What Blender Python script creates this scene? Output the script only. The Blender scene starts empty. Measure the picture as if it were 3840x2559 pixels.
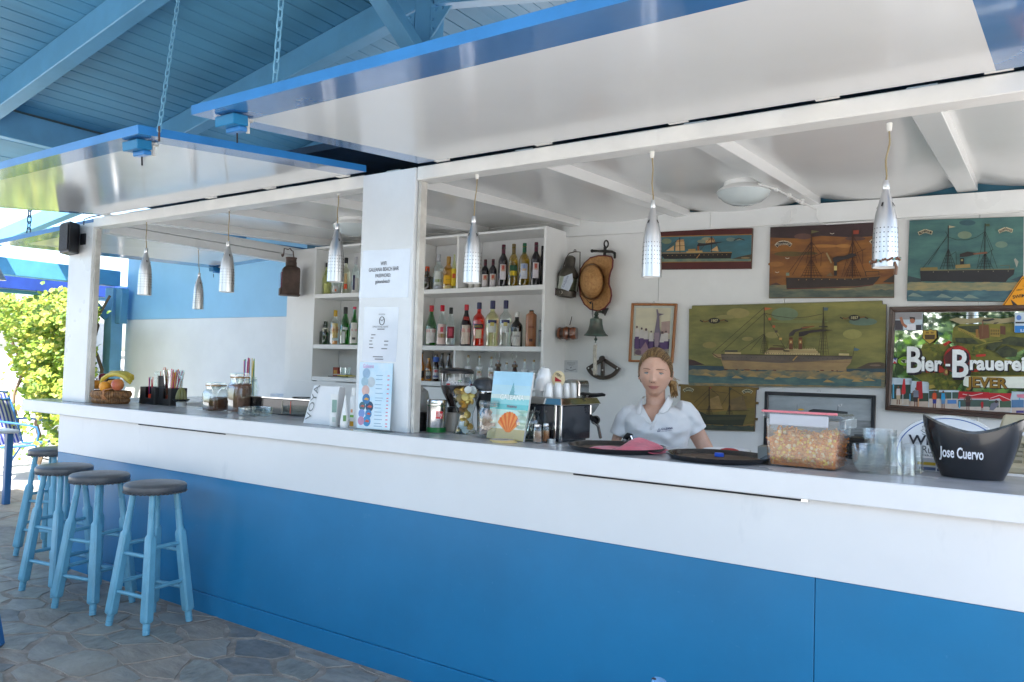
import bpy, bmesh, math, random
from math import sin, cos, pi, radians, sqrt, atan2
from mathutils import Vector as V, Matrix
random.seed(7)
S = bpy.context.scene
COL = S.collection
# ------------------------------------------------------------------ camera
CAM_H = 1.48
YAW, PITCH, ROLL = radians(34.25), radians(2.0), radians(1.65)
CX, CY, FPX = 1920.0, 1279.5, 2937.0
_f = V((-sin(YAW)*cos(PITCH), cos(YAW)*cos(PITCH), sin(PITCH)))
_r0 = V((cos(YAW), sin(YAW), 0)); _u0 = _r0.cross(_f)
_r = _r0*cos(ROLL)+_u0*sin(ROLL); _u = _u0*cos(ROLL)-_r0*sin(ROLL)
EYE = V((0, 0, CAM_H))
cd = bpy.data.cameras.new('camera'); co = bpy.data.objects.new('camera', cd); COL.objects.link(co)
cd.sensor_fit = 'HORIZONTAL'; cd.sensor_width = 36; cd.lens = FPX/3840*36
cd.clip_start = 0.05; cd.clip_end = 2000
m = Matrix((( _r.x, _u.x, -_f.x, 0), (_r.y, _u.y, -_f.y, 0), (_r.z, _u.z, -_f.z, CAM_H), (0, 0, 0, 1)))
co.matrix_world = m
S.camera = co
def at(px, py, x=None, y=None, z=None):
    "the point of the plane x=, y= or z= that the photo shows at pixel px, py (of 3840 x 2559)"
    d = _f+_r*((px-CX)/FPX)-_u*((py-CY)/FPX)
    t = (x-EYE.x)/d.x if x is not None else (y-EYE.y)/d.y if y is not None else (z-EYE.z)/d.z
    return EYE+d*t
# ------------------------------------------------------------------ sky, sun, exposure
w = bpy.data.worlds.new('World'); S.world = w; w.use_nodes = True
nt = w.node_tree; nt.nodes.clear()
bg = nt.nodes.new('ShaderNodeBackground'); sk = nt.nodes.new('ShaderNodeTexSky'); wo = nt.nodes.new('ShaderNodeOutputWorld')
sk.sky_type = 'NISHITA'; sk.sun_disc = False
SUN_DIR = V((0.42, -0.72, 0)).normalized(); SUN_EL = radians(56)
sk.sun_elevation = SUN_EL; sk.sun_rotation = atan2(SUN_DIR.x, SUN_DIR.y); sk.dust_density = 2.0; sk.air_density = 1.0
bg.inputs['Strength'].default_value = 0.15
nt.links.new(sk.outputs[0], bg.inputs[0]); nt.links.new(bg.outputs[0], wo.inputs[0])
sl = bpy.data.lights.new('sun', 'SUN'); so = bpy.data.objects.new('sun', sl); COL.objects.link(so)
sl.energy = 5.0; sl.angle = radians(0.53); sl.color = (1, .95, .88)
sd = V((SUN_DIR.x*cos(SUN_EL), SUN_DIR.y*cos(SUN_EL), sin(SUN_EL)))
so.rotation_euler = sd.to_track_quat('Z', 'Y').to_euler(); so.location = (0, -10, 15)
S.view_settings.view_transform = 'Standard'; S.view_settings.look = 'None'
S.view_settings.gamma = 1; S.view_settings.use_curve_mapping = False
S.view_settings.exposure = 1.93
S.render.engine = 'CYCLES'; S.cycles.use_denoising = True
S.cycles.max_bounces = 12; S.cycles.diffuse_bounces = 7; S.cycles.glossy_bounces = 6
S.cycles.transparent_max_bounces = 32; S.cycles.transmission_bounces = 10
S.cycles.caustics_reflective = False; S.cycles.caustics_refractive = False
# ------------------------------------------------------------------ materials
def C(r, g, b):
    return tuple((c/255/12.92 if c <= 10 else ((c/255+.055)/1.055)**2.4) for c in (r, g, b))+(1,)
MATS = {}
def M(name, col=None, rough=.5, metal=0., var=.0, vs=6., bump=0., bs=40., coat=0., trans=0., spec=.5, stretch=None, col2=None, spread=(.4, .62), sheen=0., rvar=0.):
    "procedural principled material; var/col2 = patchy colour, bump = fine relief, rvar = patchy gloss"
    if name in MATS: return MATS[name]
    mt = bpy.data.materials.new(name); mt.use_nodes = True; MATS[name] = mt
    n = mt.node_tree; p = n.nodes['Principled BSDF']
    p.inputs['Base Color'].default_value = col; p.inputs['Roughness'].default_value = rough; p.inputs['Metallic'].default_value = metal
    p.inputs['Coat Weight'].default_value = coat; p.inputs['Coat Roughness'].default_value = .06
    p.inputs['Transmission Weight'].default_value = trans; p.inputs['Specular IOR Level'].default_value = spec
    p.inputs['Sheen Weight'].default_value = sheen
    tc = n.nodes.new('ShaderNodeTexCoord'); mp = n.nodes.new('ShaderNodeMapping')
    n.links.new(tc.outputs['Object'], mp.inputs[0])
    if stretch: mp.inputs['Scale'].default_value = stretch
    if var or col2:
        no = n.nodes.new('ShaderNodeTexNoise'); no.inputs['Scale'].default_value = vs; no.inputs['Detail'].default_value = 6; no.inputs['Roughness'].default_value = .62
        n.links.new(mp.outputs[0], no.inputs['Vector'])
        cr = n.nodes.new('ShaderNodeValToRGB')
        a = col2 if col2 else tuple(c*(1-var) for c in col[:3])+(1,)
        b = col if col2 else tuple(min(1, c*(1+var)) for c in col[:3])+(1,)
        cr.color_ramp.elements[0].position, cr.color_ramp.elements[1].position = spread
        cr.color_ramp.elements[0].color = a; cr.color_ramp.elements[1].color = b
        n.links.new(no.outputs['Fac'], cr.inputs[0]); n.links.new(cr.outputs[0], p.inputs['Base Color'])
    if rvar:
        n3 = n.nodes.new('ShaderNodeTexNoise'); n3.inputs['Scale'].default_value = 3.; n3.inputs['Detail'].default_value = 5
        mr = n.nodes.new('ShaderNodeMapRange'); mr.inputs[1].default_value = .3; mr.inputs[2].default_value = .7
        mr.inputs[3].default_value = max(.02, rough-rvar); mr.inputs[4].default_value = rough+rvar
        n.links.new(mp.outputs[0], n3.inputs['Vector']); n.links.new(n3.outputs['Fac'], mr.inputs[0]); n.links.new(mr.outputs[0], p.inputs['Roughness'])
    if bump:
        n2 = n.nodes.new('ShaderNodeTexNoise'); n2.inputs['Scale'].default_value = bs; n2.inputs['Detail'].default_value = 4
        bu = n.nodes.new('ShaderNodeBump'); bu.inputs['Strength'].default_value = bump; bu.inputs['Distance'].default_value = .004
        n.links.new(mp.outputs[0], n2.inputs['Vector']); n.links.new(n2.outputs['Fac'], bu.inputs['Height']); n.links.new(bu.outputs[0], p.inputs['Normal'])
    return mt
def flat(r, g, b, rough=.55):
    return M('paint_%d_%d_%d' % (r, g, b), C(r, g, b), rough, var=.06, vs=25)
def glass(name, tint=(1, 1, 1), rough=.02, edge=.32, most=.75):
    "thin-walled glass: tinted clear body with reflections that grow towards the edge"
    if name in MATS: return MATS[name]
    mt = bpy.data.materials.new(name); mt.use_nodes = True; MATS[name] = mt
    n = mt.node_tree; n.nodes.clear()
    o = n.nodes.new('ShaderNodeOutputMaterial'); mx = n.nodes.new('ShaderNodeMixShader'); tr = n.nodes.new('ShaderNodeBsdfTransparent'); gl = n.nodes.new('ShaderNodeBsdfGlossy')
    lw = n.nodes.new('ShaderNodeLayerWeight'); lw.inputs['Blend'].default_value = edge
    mr = n.nodes.new('ShaderNodeMapRange'); mr.inputs[3].default_value = .05; mr.inputs[4].default_value = most
    tr.inputs[0].default_value = tuple(tint)+(1,); gl.inputs['Roughness'].default_value = rough
    gl.inputs[0].default_value = (.9, .95, .95, 1)
    n.links.new(lw.outputs['Facing'], mr.inputs[0]); n.links.new(mr.outputs[0], mx.inputs[0])
    n.links.new(tr.outputs[0], mx.inputs[1]); n.links.new(gl.outputs[0], mx.inputs[2]); n.links.new(mx.outputs[0], o.inputs[0])
    return mt
def specks(mt, col, scale, lo, hi, fac, stretch=None):
    "small scuffs: flecks of another colour where a fine noise peaks"
    n = mt.node_tree; p = n.nodes['Principled BSDF']; bc = p.inputs['Base Color']; tc = n.nodes.new('ShaderNodeTexCoord'); mp = n.nodes.new('ShaderNodeMapping'); no = n.nodes.new('ShaderNodeTexNoise'); mr = n.nodes.new('ShaderNodeMapRange'); mx = n.nodes.new('ShaderNodeMix'); mx.data_type = 'RGBA'
    if stretch: mp.inputs['Scale'].default_value = stretch
    no.inputs['Scale'].default_value = scale; no.inputs['Detail'].default_value = 5; no.inputs['Roughness'].default_value = .7
    mr.inputs[1].default_value = lo; mr.inputs[2].default_value = hi; mr.inputs[3].default_value = 0; mr.inputs[4].default_value = fac
    n.links.new(tc.outputs['Object'], mp.inputs[0]); n.links.new(mp.outputs[0], no.inputs['Vector']); n.links.new(no.outputs['Fac'], mr.inputs[0]); n.links.new(mr.outputs[0], mx.inputs[0])
    if bc.is_linked: n.links.new(bc.links[0].from_socket, mx.inputs[6])
    else: mx.inputs[6].default_value = bc.default_value
    mx.inputs[7].default_value = col; n.links.new(mx.outputs[2], bc)
# ------------------------------------------------------------------ mesh builder
class MB:
    def __init__(s): s.v = []; s.f = []; s.m = []; s.s = []; s.mats = []
    def mi(s, mat):
        if mat not in s.mats: s.mats.append(mat)
        return s.mats.index(mat)
    def add(s, vs, fs, mat, smooth=False):
        o = len(s.v); k = s.mi(mat); s.v += [V(p) for p in vs]
        for f in fs: s.f.append([i+o for i in f]); s.m.append(k); s.s.append(smooth)
        return s
    def box(s, a, b, mat):
        x0, y0, z0 = [min(a[i], b[i]) for i in range(3)]; x1, y1, z1 = [max(a[i], b[i]) for i in range(3)]
        return s.hexa([(x0, y0, z0), (x1, y0, z0), (x1, y1, z0), (x0, y1, z0), (x0, y0, z1), (x1, y0, z1), (x1, y1, z1), (x0, y1, z1)], mat)
    def hexa(s, p, mat):
        return s.add(p, [(0, 3, 2, 1), (4, 5, 6, 7), (0, 1, 5, 4), (1, 2, 6, 5), (2, 3, 7, 6), (3, 0, 4, 7)], mat)
    def obox(s, c, ax, h, mat):
        c = V(c); X, Y, Z = [V(a).normalized()*k for a, k in zip(ax, h)]
        return s.hexa([c-X-Y-Z, c+X-Y-Z, c+X+Y-Z, c-X+Y-Z, c-X-Y+Z, c+X-Y+Z, c+X+Y+Z, c-X+Y+Z], mat)
    def bar(s, a, b, w, h, mat, up=(0, 0, 1)):
        "square bar from a to b, w wide, h along up"
        a = V(a); b = V(b); d = (b-a).normalized(); X = d.cross(V(up)).normalized(); Z = X.cross(d)
        return s.obox((a+b)/2, (X, d, Z), (w/2, (b-a).length/2, h/2), mat)
    def tube(s, pts, r, mat, n=8, cap=True, closed=False, flatz=1.):
        pts = [V(p) for p in pts]; N = len(pts); vs = []; fs = []
        R = r if isinstance(r, (list, tuple)) else [r]*N
        X = None
        for i, p in enumerate(pts):
            a = pts[(i-1) % N] if (closed or i) else p; b = pts[(i+1) % N] if (closed or i < N-1) else p
            d = (b-a).normalized()
            if X is None: X = d.cross(V((0, 0, 1)) if abs(d.z) < .9 else V((0, 1, 0))).normalized()
            X = (X-d*X.dot(d)).normalized(); Y = d.cross(X)
            for j in range(n):
                t = 2*pi*j/n; vs.append(p+X*cos(t)*R[i]+Y*sin(t)*R[i]*flatz)
        for i in range(N if closed else N-1):
            for j in range(n):
                k = (i+1) % N; fs.append((i*n+j, i*n+(j+1) % n, k*n+(j+1) % n, k*n+j))
        s.add(vs, fs, mat, True)
        if cap and not closed:
            s.add(vs[:n][::-1], [tuple(range(n))], mat); s.add(vs[-n:], [tuple(range(n))], mat)
        return s
    def lathe(s, prof, mat, n=20, c=(0, 0, 0), ax=(0, 0, 1), smooth=True, sx=1., sy=1., arc=None, sq=None):
        "profile of (radius, height) spun round ax at c; sq makes the section a rounded square"
        c = V(c); Z = V(ax).normalized(); X = V((1, 0, 0)) if abs(Z.x) < .9 else V((0, 1, 0)); X = (X-Z*X.dot(Z)).normalized(); Y = Z.cross(X)
        vs = []; fs = []; a0, a1 = arc if arc else (0, 2*pi); full = arc is None
        m_ = n if full else n+1
        for r, h in prof:
            for j in range(m_):
                t = a0+(a1-a0)*j/n; k = 1.
                if sq: k = (abs(cos(t))**sq+abs(sin(t))**sq)**(-1/sq)
                vs.append(c+Z*h+X*(r*k*cos(t)*sx)+Y*(r*k*sin(t)*sy))
        for i in range(len(prof)-1):
            for j in range(n):
                a, b = i*m_+j, i*m_+(j+1) % m_
                fs.append((a, b, b+m_, a+m_))
        return s.add(vs, fs, mat, smooth)
    def disc(s, c, r, mat, ax=(0, 0, 1), n=20, ry=None):
        c = V(c); Z = V(ax).normalized(); X = V((1, 0, 0)) if abs(Z.x) < .9 else V((0, 1, 0)); X = (X-Z*X.dot(Z)).normalized(); Y = Z.cross(X)
        return s.add([c+X*cos(2*pi*j/n)*r+Y*sin(2*pi*j/n)*(ry or r) for j in range(n)], [tuple(range(n))], mat)
    def ball(s, c, r, mat, n=12, m_=8):
        rx, ry, rz = r if isinstance(r, (tuple, list)) else (r, r, r); c = V(c); vs = []; fs = []
        for i in range(m_+1):
            t = pi*i/m_
            for j in range(n):
                a = 2*pi*j/n; vs.append(c+V((rx*sin(t)*cos(a), ry*sin(t)*sin(a), -rz*cos(t))))
        for i in range(m_):
            for j in range(n): fs.append((i*n+j, i*n+(j+1) % n, (i+1)*n+(j+1) % n, (i+1)*n+j))
        return s.add(vs, fs, mat, True)
    def prism(s, poly, d, mat, side=None):
        "planar polygon pushed along vector d"
        d = V(d); p = [V(q) for q in poly]; n = len(p)
        s.add(p, [tuple(range(n))], mat); s.add([q+d for q in p], [tuple(range(n))[::-1]], mat)
        return s.add(p+[q+d for q in p], [(i, i+n, (i+1) % n+n, (i+1) % n) for i in range(n)], side or mat)
    def text(s, body, org, right, up, h, mat, align='LEFT', sx=1., depth=0., bold=0.):
        cu = bpy.data.curves.new('t', 'FONT'); cu.body = body; cu.size = h*1.4; cu.align_x = align; cu.extrude = depth; cu.resolution_u = 3; cu.offset = bold*h
        ob = bpy.data.objects.new('t', cu); me = ob.to_mesh()
        R_ = V(right).normalized(); U_ = V(up).normalized(); N_ = R_.cross(U_)
        s.add([V(org)+R_*(v.co.x*sx)+U_*v.co.y+N_*v.co.z for v in me.vertices], [tuple(p.vertices) for p in me.polygons], mat)
        ob.to_mesh_clear(); bpy.data.objects.remove(ob); bpy.data.curves.remove(cu)
        return s
    def build(s, name, parent=None, world=True, bevel=0., fix=True, seg=1, sharp=38):
        me = bpy.data.meshes.new(name)
        off = V((0, 0, 0))
        if world and parent is not None:
            q = parent
            while q is not None: off += q.location; q = q.parent
        me.from_pydata([tuple(p-off) for p in s.v], [], s.f)
        for x in s.mats: me.materials.append(x)
        me.polygons.foreach_set('material_index', s.m); me.polygons.foreach_set('use_smooth', s.s)
        if fix:
            bm = bmesh.new(); bm.from_mesh(me)
            if len(s.v) < 60000: bmesh.ops.remove_doubles(bm, verts=bm.verts, dist=1e-6)
            bmesh.ops.recalc_face_normals(bm, faces=bm.faces); bm.to_mesh(me); bm.free()
        if any(s.s): me.set_sharp_from_angle(angle=radians(sharp))
        me.update()
        o = bpy.data.objects.new(name, me); COL.objects.link(o)
        if parent is not None: o.parent = parent
        if bevel:
            b = o.modifiers.new('bevel', 'BEVEL'); b.width = bevel; b.segments = seg; b.limit_method = 'ANGLE'; b.angle_limit = radians(40)
        return o
def tag(o, label=None, cat=None, group=None, kind=None):
    for k, v_ in (('label', label), ('category', cat), ('group', group), ('kind', kind)):
        if v_: o[k] = v_
    return o
def thing(name, label, cat, loc=(0, 0, 0), rz=0, group=None):
    o = bpy.data.objects.new(name, None); COL.objects.link(o); o.location = loc; o.rotation_euler = (0, 0, rz); o.empty_display_size = .05
    return tag(o, label, cat, group)
def struct(name, mb, parent=None, **k):
    return tag(mb.build(name, parent, **k), kind='structure' if parent is None else None)
def dup(root, loc, rz=None, label=None):
    r = root.copy(); COL.objects.link(r); r.location = loc
    if rz is not None: r.rotation_euler = (0, 0, rz)
    if label: r['label'] = label
    def kids(a, b):
        for ch in list(a.children):
            c = ch.copy(); COL.objects.link(c); c.parent = b; kids(ch, c)
    kids(root, r)
    return r
# shared paints
WHITE = M('white_gloss_paint', (.80, .81, .80, 1), .32, var=.03, vs=2.5, bump=.06, bs=9, rvar=.1)
WHITE_W = M('white_wall_paint', (.80, .805, .79, 1), .45, var=.035, vs=2, bump=.1, bs=14)
GLOSSW = M('high_gloss_white_enamel', (.80, .80, .785, 1), .27, var=.02, vs=1.2, coat=.45)
GLOSSW.node_tree.nodes['Principled BSDF'].inputs['Coat Roughness'].default_value = .14
GLOSS2 = M('mirror_gloss_white_enamel', (.80, .80, .785, 1), .13, var=.02, vs=1.2, coat=.5)
GLOSS2.node_tree.nodes['Principled BSDF'].inputs['Coat Roughness'].default_value = .08
BLUE = M('strong_blue_paint', (.009, .185, .385, 1), .38, var=.07, vs=1.3, bump=.08, bs=22, rvar=.06)
BLUE_E = M('bright_blue_edge_paint', (.03, .20, .50, 1), .3, var=.1, vs=3)
SKYB = M('light_blue_wood_paint', (.115, .33, .53, 1), .42, var=.07, vs=3, bump=.12, bs=18)
SKYB2 = M('pale_blue_wall_paint', (.29, .57, .80, 1), .5, var=.03, vs=2)
STOOLB = M('stool_turquoise_blue_paint', (.15, .40, .545, 1), .33, var=.08, vs=7, bump=.1, bs=30)
COUNTER = M('grey_laminate', (.50, .50, .51, 1), .22, var=.06, vs=3, rvar=.08)
DARK = M('dark_gap', (.012, .014, .02, 1), .7, var=.2, vs=5)
BLACKP = M('black_plastic', (.012, .012, .014, 1), .38, var=.15, vs=9)
CHROME = M('polished_steel', (.66, .67, .68, 1), .14, 1., var=.05, vs=8, rvar=.05)
ALU = M('brushed_aluminium', (.60, .61, .62, 1), .27, 1., var=.07, vs=6, stretch=(1, 1, .08), rvar=.06)
specks(BLUE, (.06, .26, .48, 1), 38, .64, .74, .55); specks(BLUE, (.15, .33, .5, 1), 7, .66, .78, .35, (1, 1, 2.5)); specks(BLUE, (.30, .40, .48, 1), 160, .72, .76, .6)
specks(STOOLB, (.30, .42, .46, 1), 60, .66, .72, .6); specks(STOOLB, (.05, .10, .13, 1), 35, .70, .74, .8); specks(COUNTER, (.36, .36, .37, 1), 4, .55, .75, .5)
# ================================================================== THE SETTING
CT = 1.145                                    # counter height
g = MB(); g.add([(-400, -400, -.03), (400, -400, -.03), (400, 400, -.03), (-400, 400, -.03)], [(0, 1, 2, 3)], M('pale_concrete_ground', (.47, .465, .45, 1), .8, var=.10, vs=.6, bump=.3, bs=8))
struct('ground', g)
PALEB = M('pale_blue_soffit', (.40, .66, .84, 1), .5, var=.04)
# crazy-paved patio: irregular slate stones set in brownish mortar
MORTAR = M('brown_mortar', (.36, .29, .235, 1), .9, var=.25, vs=9, bump=.6, bs=60)
fl = MB(); fl.box((-9.3, 0.9, -.028), (3., 6.2, -.0022), MORTAR)
patio = struct('patio_floor', fl)
STONES = [M('slate_%d' % i, c, .55, col2=tuple(x*.52 for x in c[:3])+(1,), vs=(6, 9, 4, 7, 11)[i], spread=(.3, .7), bump=1., bs=(14, 22, 18, 30, 12)[i], rvar=.15, stretch=((1, 2.2, 1), (2, 1, 1), (1, 1, 1), (.7, 2, 1), (1, 1.5, 1))[i]) for i, c in enumerate([(.42, .375, .32, 1), (.37, .345, .295, 1), (.46, .405, .335, 1), (.43, .35, .28, 1), (.27, .255, .235, 1)])]
def clip(poly, a, b, wa=0., wb=0.):
    "keep the part of poly nearer to a than to b, in the weighted sense"
    d = b-a; m_ = (a+b)/2+d*((wa-wb)/(2*d.length_squared)); out = []
    for i in range(len(poly)):
        p, q = poly[i], poly[(i+1) % len(poly)]
        sp, sq = (p-m_).dot(d), (q-m_).dot(d)
        if sp <= 0: out.append(p)
        if sp*sq < 0: out.append(p+(q-p)*(sp/(sp-sq)))
    return out
rs = random.Random(11)
seeds = []
for _ in range(9000):
    p = V((rs.uniform(-8.9, -1.3), rs.uniform(1.15, 5.6)))
    if p.y > 2.95 and p.x > -5.6: continue
    dmin = rs.choice((.17, .22, .30, .36)) if p.y < 3 and p.x > -6.2 else .42
    if all(((p.x-q.x)*.82)**2+((p.y-q.y)*1.2)**2 > dmin*dmin for q in seeds): seeds.append(p)
rs.shuffle(seeds); WT = {}
for p in seeds:
    nd = min(((p.x-q.x)*.82)**2+((p.y-q.y)*1.2)**2 for q in seeds if q is not p); WT[id(p)] = rs.uniform(0, .42)*nd
def sc(p): return V((p.x*.82, p.y*1.2))
for i, p in enumerate(seeds):
    poly = [sc(p)+V(c) for c in ((-.5, -.5), (.5, -.5), (.5, .5), (-.5, .5))]
    for q in seeds:
        if q is not p and (q-p).length < 1.6: poly = clip(poly, sc(p), sc(q), WT[id(p)], WT[id(q)])
    pts = [V((a.x/.82, a.y/1.2)) for a in poly]
    if len(pts) < 3: continue
    # stretch long edges with a wobble, then shrink for the joint
    ring = []
    for k in range(len(pts)):
        a, b = pts[k], pts[(k+1) % len(pts)]
        ring.append(a)
        if (b-a).length > .16:
            nrm = V((-(b-a).y, (b-a).x)).normalized()
            ring.append(a.lerp(b, rs.uniform(.35, .65))+nrm*rs.uniform(-.028, .02))
    c = sum(ring, V((0, 0)))/len(ring)
    gap = rs.uniform(.006, .024); out = []
    for a in ring:
        d = a-c; L = d.length
        if L < .03: continue
        out.append(c+d*max(.3, (L-gap*1.15)/L)+V((rs.uniform(-.006, .006), rs.uniform(-.006, .006))))
    out = [q for q in out if not (q.y > 2.845 and q.x > -5.855)] or out
    if len(out) < 3: continue
    top = rs.uniform(-.0005, .0022); mb = MB(); mat = STONES[rs.choice((0, 0, 1, 1, 2, 3, 4))]
    n = len(out); hi = [(q.x, q.y, top) for q in [c+(q-c)*.985 for q in out]]; lo = [(q.x, q.y, -.012) for q in out]
    mb.add(hi, [tuple(range(n))], mat); mb.add(lo+hi, [(k, (k+1) % n, (k+1) % n+n, k+n) for k in range(n)], mat)
    mb.build('stone', patio)
for i_, m_ in enumerate(STONES): specks(m_, (.36, .27, .19, 1), 2.3, .52, .72, .55); specks(m_, (.10, .10, .095, 1), 9, .60, .75, .6); specks(m_, (.5, .48, .44, 1), 70, .66, .75, .5)
specks(MORTAR, (.17, .13, .10, 1), 6, .5, .7, .6)
# ------------------------------------------------------------------ bar counter
bar = thing('bar_counter', 'long beach bar counter, white above and blue below, with grey top', 'bar counter', (-3, 2.85, 0))
XR = 1.15
WFRONT = M('pale_blue_white_paint', (.76, .77, .775, 1), .38, var=.02, vs=1.5, bump=.05, bs=9); specks(WFRONT, (.45, .46, .47, 1), 26, .70, .78, .5); specks(WFRONT, (.52, .55, .58, 1), 3, .60, .75, .45, (1, 1, .35))
b = MB(); b.box((-5.86, 2.85, .79), (XR, 2.90, 1.0595), WFRONT); b.build('upper_panel', bar, bevel=.002)
for x0, x1 in ((-5.86, -.652), (-.65, XR)):
    b = MB(); b.box((x0, 2.852, .112), (x1, 2.90, .789), BLUE); b.build('lower_panel', bar, bevel=.002)
b = MB(); b.box((-5.865, 2.846, -.02), (XR, 2.90, .11), BLUE); b.build('skirting_board', bar, bevel=.003)
b = MB(); b.box((-5.86, 2.905, -.02), (-5.82, 4.9, 1.0595), WHITE); b.build('end_panel', bar)
for a, c in (((520, 1579), (845, 1619)), ((2150, 1778), (3005, 1868))):
    p, q = at(*a, y=2.846), at(*c, y=2.846); b = MB(); b.box((p.x, 2.845, 1.047), (q.x, 2.8495, 1.058), DARK); b.build('gap_shade_strip', bar)  # dark strip standing proud in place of the shaded slot under the slab
b = MB(); b.box((at(3002, 1868, y=2.846).x, 2.845, 1.046), (at(3030, 1868, y=2.846).x, 2.8495, 1.058), CHROME); b.build('hinge_end', bar)
SLABW = M('white_counter_edge', (.76, .77, .78, 1), .3, var=.02, vs=3); specks(SLABW, (.40, .40, .40, 1), 40, .70, .76, .6)
def slab(name, lo, hi):
    b = MB(); x0, y0, z0 = lo; x1, y1, z1 = hi
    b.hexa([(x0, y0, z0), (x1, y0, z0), (x1, y1, z0), (x0, y1, z0), (x0, y0, z1), (x1, y0, z1), (x1, y1, z1), (x0, y1, z1)], SLABW)
    b.m[1] = b.mi(COUNTER); return b.build(name, bar, bevel=.004)
slab('countertop', (-6.33, 2.80, 1.060), (XR, 3.36, CT))
slab('end_countertop', (-6.33, 3.362, 1.060), (-5.45, 4.95, CT))
for x0, x1, y1 in ((-5.44, -2.452, 3.44), (-2.45, -1.84, 3.74), (-1.838, -.902, 3.40), (-.90, XR, 3.66)):
    b = MB(); b.box((x0, 3.37, 1.02), (x1, y1, 1.055), COUNTER); b.build('work_shelf', bar)
b = MB(); b.box((-5.44, 3.34, .02), (XR, 3.36, 1.018), WHITE_W); b.build('inner_panel', bar)
# ------------------------------------------------------------------ bar kiosk
kio = thing('bar_kiosk', 'white wooden beach bar kiosk with open hatches above the counter', 'bar kiosk', (-3, 4, 0))
YB0, YB1 = 2.93, 3.03
xp0, xp1 = at(225, 1490, y=YB0).x, at(318, 1490, y=YB0).x
b = MB(); b.box((xp0+.03, YB0, CT+.001), (xp1, YB0+.05, 2.446), WHITE); b.build('corner_post', kio, bevel=.003)
b = MB(); b.box((xp1+.001, YB0+.02, CT+.001), (xp1+.018, YB0+.055, 2.40), M('aged_white_strip', (.62, .60, .55, 1), .5, var=.15, vs=7)); b.build('window_strip', kio)
px0, px1, px2 = at(1348, 1100, y=YB0-.005).x, at(1545, 1100, y=YB0-.005).x, at(1566, 1100, y=YB0+.01).x
b = MB(); b.box((px0, YB0-.008, CT+.001), (px1, YB0+.055, 2.470), M('white_pillar_paint', (.74, .77, .79, 1), .4, var=.03, vs=3, bump=.05, bs=10)); b.build('pillar', kio, bevel=.003)
b = MB(); b.box((px1+.004, YB0+.012, CT+.001), (px2, YB0+.06, 2.404), M('aged_white_strip')); b.build('window_strip', kio, bevel=.002)
WARMW = M('warm_white_beam_paint', (.82, .81, .77, 1), .4, var=.04, vs=5, bump=.15, bs=14)
b = MB(); b.box((xp1+.002, YB0, 2.408), (px0-.002, YB1, 2.476), WARMW); b.build('lintel_beam', kio, bevel=.004)
b = MB(); b.box((px1+.002, YB0, 2.406), (XR, YB1, 2.474), WARMW); b.build('lintel_beam', kio, bevel=.004)
# side (left end) hatch: lintel boards and back post
b = MB(); b.box((-5.80, 3.07, 2.462), (-5.70, 4.95, 2.53), WHITE); b.build('side_lintel', kio, bevel=.003)
b = MB(); b.box((-5.795, 3.07, 2.392), (-5.71, 4.92, 2.458), WHITE); b.build('side_lintel', kio, bevel=.003)
b = MB(); b.box((-5.80, 4.80, CT+.002), (-5.66, 4.93, 2.388), WHITE_W); b.build('corner_post', kio, bevel=.003)
b = MB(); b.box((-5.655, 4.74, CT-.10), (-5.355, 4.80, 2.50), WHITE_W); b.build('corner_panel', kio, bevel=.003)
b = MB(); b.box((-5.655, 4.72, .3), (-2.93, 4.76, 1.318), WHITE_W); b.build('lower_back_panel', kio, bevel=.002)
# back wall of wide boards, header plank
xs = [-2.96, -2.20, -1.35, -.30, .75, XR]
for x0, x1 in zip(xs[:-1], xs[1:]):
    b = MB(); b.box((x0+.0012, 5.0, 0), (x1-.0012, 5.04, 2.47), WHITE_W); b.build('wall_board', kio, bevel=.002)
for x0, x1 in ((-2.96, -1.83), (-1.829, -.02), (-.019, XR)):
    zz = [at(2480, 872, y=4.97).z+(at(3400, 821, y=4.97).z-at(2480, 872, y=4.97).z)*(x-at(2480, 872, y=4.97).x)/(at(3400, 821, y=4.97).x-at(2480, 872, y=4.97).x)+.006 for x in (x0, x1)]
    b = MB(); b.hexa([(x0, 4.972, zz[0]), (x1-.001, 4.972, zz[1]), (x1-.001, 4.999, zz[1]), (x0, 4.999, zz[0]), (x0, 4.972, zz[0]+.12), (x1-.001, 4.972, zz[1]+.12), (x1-.001, 4.999, zz[1]+.12), (x0, 4.999, zz[0]+.12)], WHITE); b.build('header_plank', kio, bevel=.003)
b = MB(); b.box((-5.36, 5.02, .3), (-2.961, 5.06, 2.60), WHITE_W); b.build('shelf_back_board', kio)
b = MB(); b.box((XR, 2.95, 0), (XR+.05, 5.05, 1.06), WHITE_W); b.build('end_wall', kio)  # unseen end, left open above this half wall to let light inside
b = MB(); b.box((XR, 2.93, CT), (XR+.1, 3.05, 2.47), WHITE_W); b.build('corner_post', kio)
fl2 = MB(); fl2.box((-5.8, 2.91, -.02), (XR, 5.0, .012), M('floor_boards', (.46, .44, .40, 1), .6, var=.2)); fl2.build('floor_board', kio)
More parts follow.
